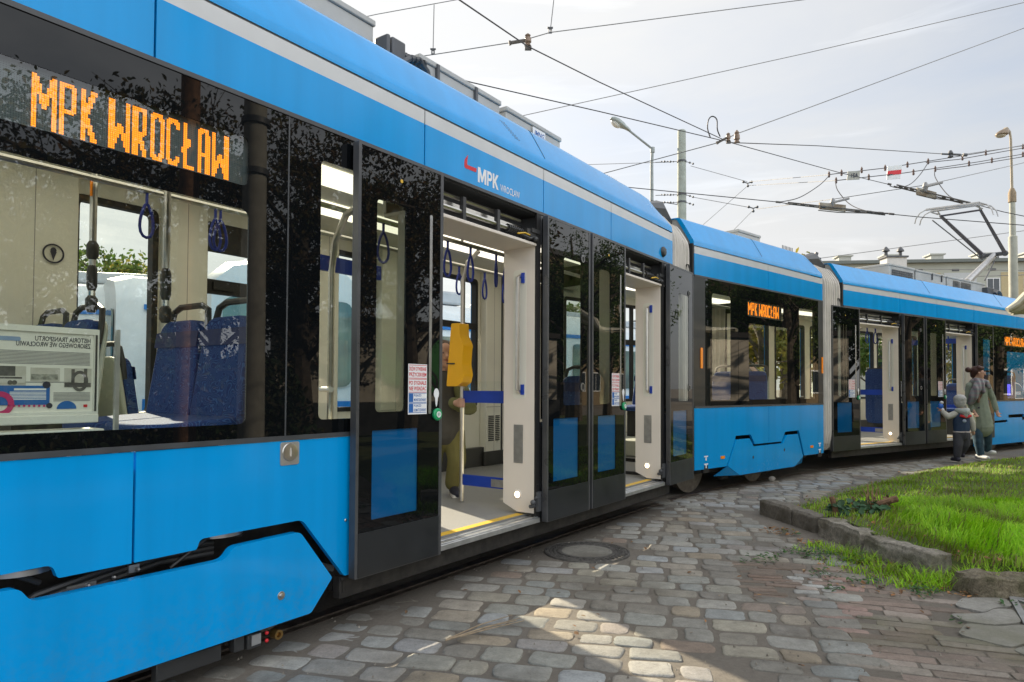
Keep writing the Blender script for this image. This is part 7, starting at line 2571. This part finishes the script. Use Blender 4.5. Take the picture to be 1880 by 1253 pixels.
# --- the child
K2 = 107.1
def kv(x, y, d=0.0): return V3(((x - 1766) / K2, d, (846 - y) / K2))
og = at(1766, 846, 11.7)
t = thing('person', 'small child seen from behind in grey woolly hat and navy jacket with pale sleeves', 'person', og)
hc = kv(1763, 738)
look = V3((-.25, .97, 0))
aL = ([kv(1755, 760), kv(1743, 766, .02), kv(1736.5, 756, .08)], [.042, .034, .026])
aR = ([kv(1778, 760), kv(1784, 777, -.02), kv(1786.5, 790, -.01)], [.042, .034, .026])
chains = head_chains(hc, .84, look) + [([hc + V3((0, 0, -.05)), kv(1765, 757)], [.045, .045]), ([kv(1766, 761), kv(1766, 780), kv(1766, 795)], [.095, .10, .10]), ([kv(1756, 760), kv(1777, 760)], [.045, .045]), aL, aR,
        ([kv(1760, 795), kv(1758, 818, -.02), kv(1757.5, 839)], [.07, .05, .036]), ([kv(1772, 795), kv(1773.5, 818, .02), kv(1772, 834, .10)], [.07, .05, .036])]
for a_, sd in ((aL, 1), (aR, -1)):
    w_ = a_[0][-1]; d_ = (a_[0][-1] - a_[0][-2]).normalized()
    chains += hand_chains(w_, w_ + d_ * .1, sd, .75, .4, V3((0, 1, 0)))
body = blob('body', chains, .010, SKIN, t, 1)
face_bits(hc, .84, look, t, body)
blob('woolly_hat', [([hc + V3((.0, -.01, .045))], (.098, .102, .078)), ([hc + V3((0, -.01, .02)), hc + V3((.0, -.01, -.02))], [.095, .093])], .010, pmat('grey knit', (.45, .45, .44), .95, var=.12, vs=30, bump=.6, bs=90), t)
GREYK = pmat('grey hood jersey', (.38, .41, .39), .95, var=.08)
blob('jacket', [([kv(1766, 762), kv(1766, 778), kv(1766, 791)], [.125, .135, .13])], .012, pmat('navy jacket', (.02, .045, .10), .7, var=.15), t).scale = (1.0, .8, 1)
blob('sleeve', [([kv(1756.5, 760), kv(1743, 766, .02), kv(1737.5, 758, .07)], [.06, .052, .042])], .011, pmat('pale sleeve cloth', (.52, .51, .46), .9, var=.06), t)
blob('sleeve', [([kv(1777, 760), kv(1784, 777, -.02), kv(1786.5, 789, -.01)], [.06, .052, .042])], .011, bpy.data.materials['pale sleeve cloth'], t)
blob('hood', [([kv(1757, 754, -.03), kv(1766, 757, -.10), kv(1775, 754, -.03)], [.045, .06, .045]), ([kv(1766, 756, -.09), kv(1766, 764, -.11)], [.06, .035])], .011, GREYK, t)
mb = MB()
for s in (-1, 1):
    x = 1766 + s * 5
    mb.tube([kv(1766, 767, -.118), kv(x, 765, -.118), kv(1766 + s * 9.5, 763.5, -.108)], [.010, .022, .022], 6)
mb.build('red_patch', M['red'], t)
mb = MB(); mb.ball(kv(1764, 773, -.108), .034, .012, .030)
mb.build('back_badge', pmat('pale blue badge', (.35, .42, .55), .7), t)
mb = MB(); q = kv(1766, 793.5)
mb.lathe([(.128, q.z - .012), (.133, q.z), (.128, q.z + .012)], (q.x, 0, 0), 24); mb.v = [(x, y * .82, z) for x, y, z in mb.v]
mb.build('hem_band', pmat('pale knitted hem', (.5, .45, .45), .9), t)
blob('trousers', [([kv(1766, 794), kv(1766, 800)], [.112, .11]), ([kv(1760, 799), kv(1758, 818, -.02), kv(1757.5, 837)], [.086, .072, .058]), ([kv(1772, 799), kv(1773.5, 818, .02), kv(1772, 832, .10)], [.086, .072, .058])], .011, pmat('charcoal trousers', (.06, .062, .075), .9, var=.12), t)
for x, y, d in ((1756, 843.5, 0), (1772, 837, .11)):
    blob('shoe', [([kv(x, y, d - .05), kv(x, y, d + .03), kv(x - 1, y + 1, d + .10)], [.040, .038, .030])], .009, M['ink'], t)
tp = kv(1735, 747, .10)
mb = MB(); mb.ball(tp, .045, .04, .055, 12, 8); 
o = thing('toy', 'blue and white toy held up in the child\'s left hand', 'toy', og + tp)
mb.v = [(x - tp.x, y - tp.y, z - tp.z) for x, y, z in mb.v]
mb.build('toy_body', pmat('blue toy plastic', (.03, .15, .6), .35), o)
mb = MB(); mb.ball((.01, -.01, .06), .03, .03, .03, 10, 7); mb.ball((.02, -.02, -.06), .028, .028, .03, 10, 7)
mb.build('toy_trim', pmat('white toy plastic', (.7, .7, .72), .4), o)

# --- the youngster inside by the first door
fl = S1.w(2.06, 1.13, FLOOR)
t = thing('person', 'youngster with olive sleeves and khaki trousers holding a pole inside the first door', 'person', fl)
hp = S1.w(1.86, .80, 1.125) - fl
f0 = V3((.35, -.94, 0))
hc = V3((-.02, -.06, 1.20))
aR = ([V3((.10, -.02, .96)), V3((.20, -.18, .74)), hp + V3((-.055, .05, .0))], [.046, .038, .027])
aL = ([V3((-.15, .0, .95)), V3((-.20, -.02, .74)), V3((-.17, -.10, .56))], [.046, .038, .027])
chains = head_chains(hc, .92, f0) + [([hc + V3((0, .02, -.05)), V3((-.02, 0, 1.0))], [.048, .05]), ([V3((-.02, 0, .95)), V3((-.02, .0, .75)), V3((-.02, 0, .58))], [.10, .105, .11]), ([V3((-.14, 0, .95)), V3((.09, 0, .96))], [.05, .05]), aR, aL,
        ([V3((.06, 0, .56)), V3((.08, -.02, .30)), V3((.05, .02, .07))], [.08, .058, .04]), ([V3((-.10, 0, .56)), V3((-.11, .0, .30)), V3((-.13, .04, .07))], [.08, .058, .04])]
# the hand closes round the pole
pd = V3((0, 0, 1)); to = (V3((hp.x, hp.y, 0)) - V3((aR[0][-1].x, aR[0][-1].y, 0))).normalized(); sd_ = to.cross(pd)
w_ = aR[0][-1]
chains.append(([w_, w_ + to * .03 + V3((0, 0, 0))], [.027, .034]))
for i in range(4):
    z = .030 - .019 * i
    c_ = V3((hp.x, hp.y, hp.z + z))
    chains.append(([c_ + (-to * math.cos(q) + sd_ * math.sin(q)) * .028 for q in (-.3, .5, 1.2, 1.9, 2.6 + .2 * (i % 2), 3.2)], [.0095] * 5 + [.0075]))
c_ = V3((hp.x, hp.y, hp.z + .035))
chains.append(([c_ + (-to * math.cos(q) - sd_ * math.sin(q)) * .028 + V3((0, 0, .01 * q)) for q in (.2, .9, 1.6, 2.2)], [.011, .0105, .0095, .0085]))
chains += hand_chains(aL[0][-1], aL[0][-1] + V3((0, -.03, -.1)), 1, .85, .4)
body = blob('body', chains, .008, SKIN, t, 1)
face_bits(hc, .92, f0, t, body)
OL = pmat('olive sleeve cloth', (.13, .135, .05), .85, var=.15, vs=10, bump=.3, bs=40)
blob('sleeve', [([V3((.09, -.02, .965)), V3((.205, -.18, .745)), hp + V3((-.075, .085, -.002))], [.070, .068, .05])], .011, OL, t)
blob('sleeve', [([V3((-.14, 0, .955)), V3((-.205, -.02, .74)), V3((-.175, -.09, .59))], [.070, .064, .048])], .011, OL, t)
blob('jacket', [([V3((-.02, 0, .95)), V3((-.02, 0, .75)), V3((-.02, 0, .55))], [.135, .155, .155]), ([V3((-.12, 0, .95)), V3((.08, 0, .955))], [.075, .075])], .012, pmat('dark grey jacket', (.07, .065, .055), .85, var=.15), t)
blob('trousers', [([V3((-.02, 0, .56)), V3((-.02, 0, .5))], [.13, .12]), ([V3((.06, 0, .54)), V3((.09, -.02, .30)), V3((.05, .02, .10))], [.098, .082, .066]), ([V3((-.10, 0, .54)), V3((-.115, 0, .30)), V3((-.13, .04, .10))], [.098, .082, .066])], .011, pmat('khaki trousers', (.19, .17, .055), .85, var=.12), t)
blob('hair', [([hc + V3((-.01, .025, .05))], (.088, .095, .08))], .01, pmat('brown hair', (.06, .035, .02), .6), t)
for x, y in ((.06, .0), (-.13, .03)):
    blob('shoe', [([V3((x, y + .05, .045)), V3((x + .02, y - .05, .04)), V3((x + .05, y - .15, .032))], [.045, .042, .032])], .009, M['ink'], t)
    mb = MB(); mb.prism(rounded([(x - .05, y + .09), (x + .05, y + .09), (x + .095, y - .14), (x + .01, y - .18)], .03), .002, .022, 'flat')
    mb.build('sole', pmat('white sole', (.7, .68, .65), .6) if 'white sole' not in bpy.data.materials else bpy.data.materials['white sole'], t)

# ------------------------------------------------------------------ information board inside the near window
n_ = .20
def bx(x, y): return S1.p(x, y, n_)
s1_, zt_ = bx(174, 616); _, zb_ = bx(174, 755)
s0_ = s1_ - 1.25
base = S1.w(s1_ - .6, n_, .62)
t = thing('information_board', 'white tram history board with mirrored headline and old photographs behind the near window', 'board', base)
Mb = S1.M
def put(mb, name, mat, **kw): return mb.build(name, mat, t, Mb, **kw)
mb = MB(); mb.prism(rect(s0_, zb_, s1_, zt_), n_, n_ + .012); put(mb, 'panel', M['paper'], bevel=.002)
mb = MB(); mb.prism([rect(s0_ - .01, zb_ - .012, s1_ + .014, zt_ + .022), rect(s0_, zb_, s1_ - .004, zt_)], n_ - .008, n_ + .018)
_, zl = bx(174, 787)
mb.box(s0_ - .02, n_ - .012, zl + .024, s1_ + .016, n_ + .06, zb_ - .012); mb.box(s0_ - .02, n_ - .03, zl - .04, s1_ + .03, n_ + .10, zl)
put(mb, 'frame', M['paper'], bevel=.004)
mb = MB(); mb.box(s1_ + .0, n_ - .012, zb_, s1_ + .006, n_ - .008, zt_); put(mb, 'dark_edge', M['plastic'])
mb = MB()
for s in (s0_ + .05, s1_ - .05): mb.box(s - .02, n_ + .02, .62, s + .02, n_ + .05, zl)
mb.box(s1_ + .035, n_ - .10, 1.0, s1_ + .05, n_ - .085, zt_ + .02)
put(mb, 'stand', M['alu'])
mb = MB()
d_ = n_ - .0012
def line(txt, xr, y, h, xl, **kw):
    a, z = bx(xr, y); a2, _ = bx(xl, y); _, z2 = bx(xr, y - h)
    text_on(mb, txt, a2, z, d_, z2 - z, a - a2, mirror=True, **kw)
line('HISTORIA TRANSPORTU', 166, 631, 8.5, 64, bold=.012)
line('ZBIOROWEGO WE WROCŁAWIU', 166, 641, 8.5, 29, bold=.012)
put(mb, 'headline', M['ink'], smooth=0)
mb = MB()
rn = random.Random(5)
for k in range(10):
    a, z = bx(165, 650 + k * 2.4)
    mb.sheet(rect(a - rn.uniform(.62, .66) if k % 5 < 4 else a - .35, z, a, z + .0028), d_)
for k in range(7):
    a, z = bx(165, 722 + k * 2.4); b, _ = bx(98, 720)
    mb.sheet(rect(b, z, a, z + .0028), d_)
for x0 in (56, 100):
    a, z = bx(x0 + 42, 703)
    mb.sheet(rect(a - .12, z, a, z + .003), d_)
put(mb, 'small_print', pmat('grey print', (.30, .30, .30), .6), smooth=0)
def patch(x0, y0, x1, y1, name, mat, dd=d_, **kw):
    (a, z1), (b, _) = bx(x0, y0), bx(x1, y0)
    _, z0 = bx(x0, y1)
    m_ = MB(); m_.prism(rect(a, z0, b, z1, kw.get('r', 0)), dd, dd + .0008)
    return put(m_, name, mat, smooth=0)
DK = pmat('photo dark tone', (.10, .095, .09), .6, var=.3, vs=40); LT = pmat('photo light tone', (.52, .50, .44), .6, var=.1, vs=30)
pp = patch(-30, 671, 48, 712, 'photograph', LT)
patch(-30, 671, 28, 690, 'photo_trees', DK, d_ - .001); patch(-30, 690, 46, 703, 'photo_bus', pmat('photo bus tone', (.62, .6, .55), .6), d_ - .0016); patch(-28, 691.5, 40, 695, 'photo_windows', DK, d_ - .002)
mb = MB()
for x in (18, 26): a, z = bx(x, 702.5); mb.prism(disc(a, z, .008), d_ - .0024, d_)
put(mb, 'photo_wheels', DK)
patch(56, 675, 110, 700, 'photograph', LT); patch(57, 687, 106, 697, 'photo_tram', pmat('photo tram tone', (.30, .30, .26), .6, var=.4, vs=60), d_ - .001)
patch(118, 676, 168, 711, 'photograph', LT); 
mb = MB()
for x0, x1, y0, y1 in ((131, 137, 678, 708), (154, 160, 677, 707)):
    (a, z1), (b, _) = bx(x0, y0), bx(x1, y0); _, z0 = bx(x0, y1); mb.prism(rect(a, z0, b, z1), d_ - .001, d_)
a, z = bx(146, 700); mb.prism([disc(a, z, .030, .040, 24), disc(a, z, .020, .028, 24)], d_ - .0012, d_)
put(mb, 'photo_bridge', DK)
patch(118, 703, 166, 711, 'photo_road', DK, d_ - .0015)
patch(-30, 708, 91, 745, 'blue_block', M['blue_print'], d_ - .0018, r=.008)
mb = MB()
for k in range(6):
    a, z = bx(84, 721 + k * 2.6); b, _ = bx(17, 720); mb.sheet(rect(b, z, a, z + .003), d_ - .002)
a, z = bx(84, 717); b, _ = bx(25, 717); mb.sheet(rect(b, z, a, z + .007), d_ - .002)
put(mb, 'block_print', M['white'], smooth=0)
mb = MB()
for x, y, r_ in ((85, 707, .013), (90, 745, .010)): a, z = bx(x, y); mb.prism(disc(a, z, r_), d_ - .0026, d_)
put(mb, 'block_dot', M['ink'])
mb = MB()
a, z = bx(122, 751); mb.prism([(a + .034 * math.cos(q), z - .0 + .030 * math.sin(q)) for q in [PI * k / 14 for k in range(15)]], d_ - .001, d_)
put(mb, 'blue_dome', M['blue_print'])
mb = MB()
a, z = bx(-2, 742); mb.prism([disc(a, z, .045, n=28), disc(a, z, .026, n=28)], d_ - .003, d_ - .0018)
for k in range(8): a, z = bx(16 + 9.2 * k, 745.5); mb.prism(disc(a, z, .004), d_ - .003, d_ - .0018)
put(mb, 'pink_ring', pmat('magenta print', (.55, .03, .16), .5))
patch(-30, 615, 38, 623, 'pale_blue_bar', pmat('pale blue print', (.24, .34, .52), .5), d_ - .0006, r=.01)
patch(153, 743, 160, 748, 'red_square', M['red'], d_ - .001)

for o in list(bpy.data.objects):
    if o.type == 'MESH' and not o.data.polygons: bpy.data.objects.remove(o)
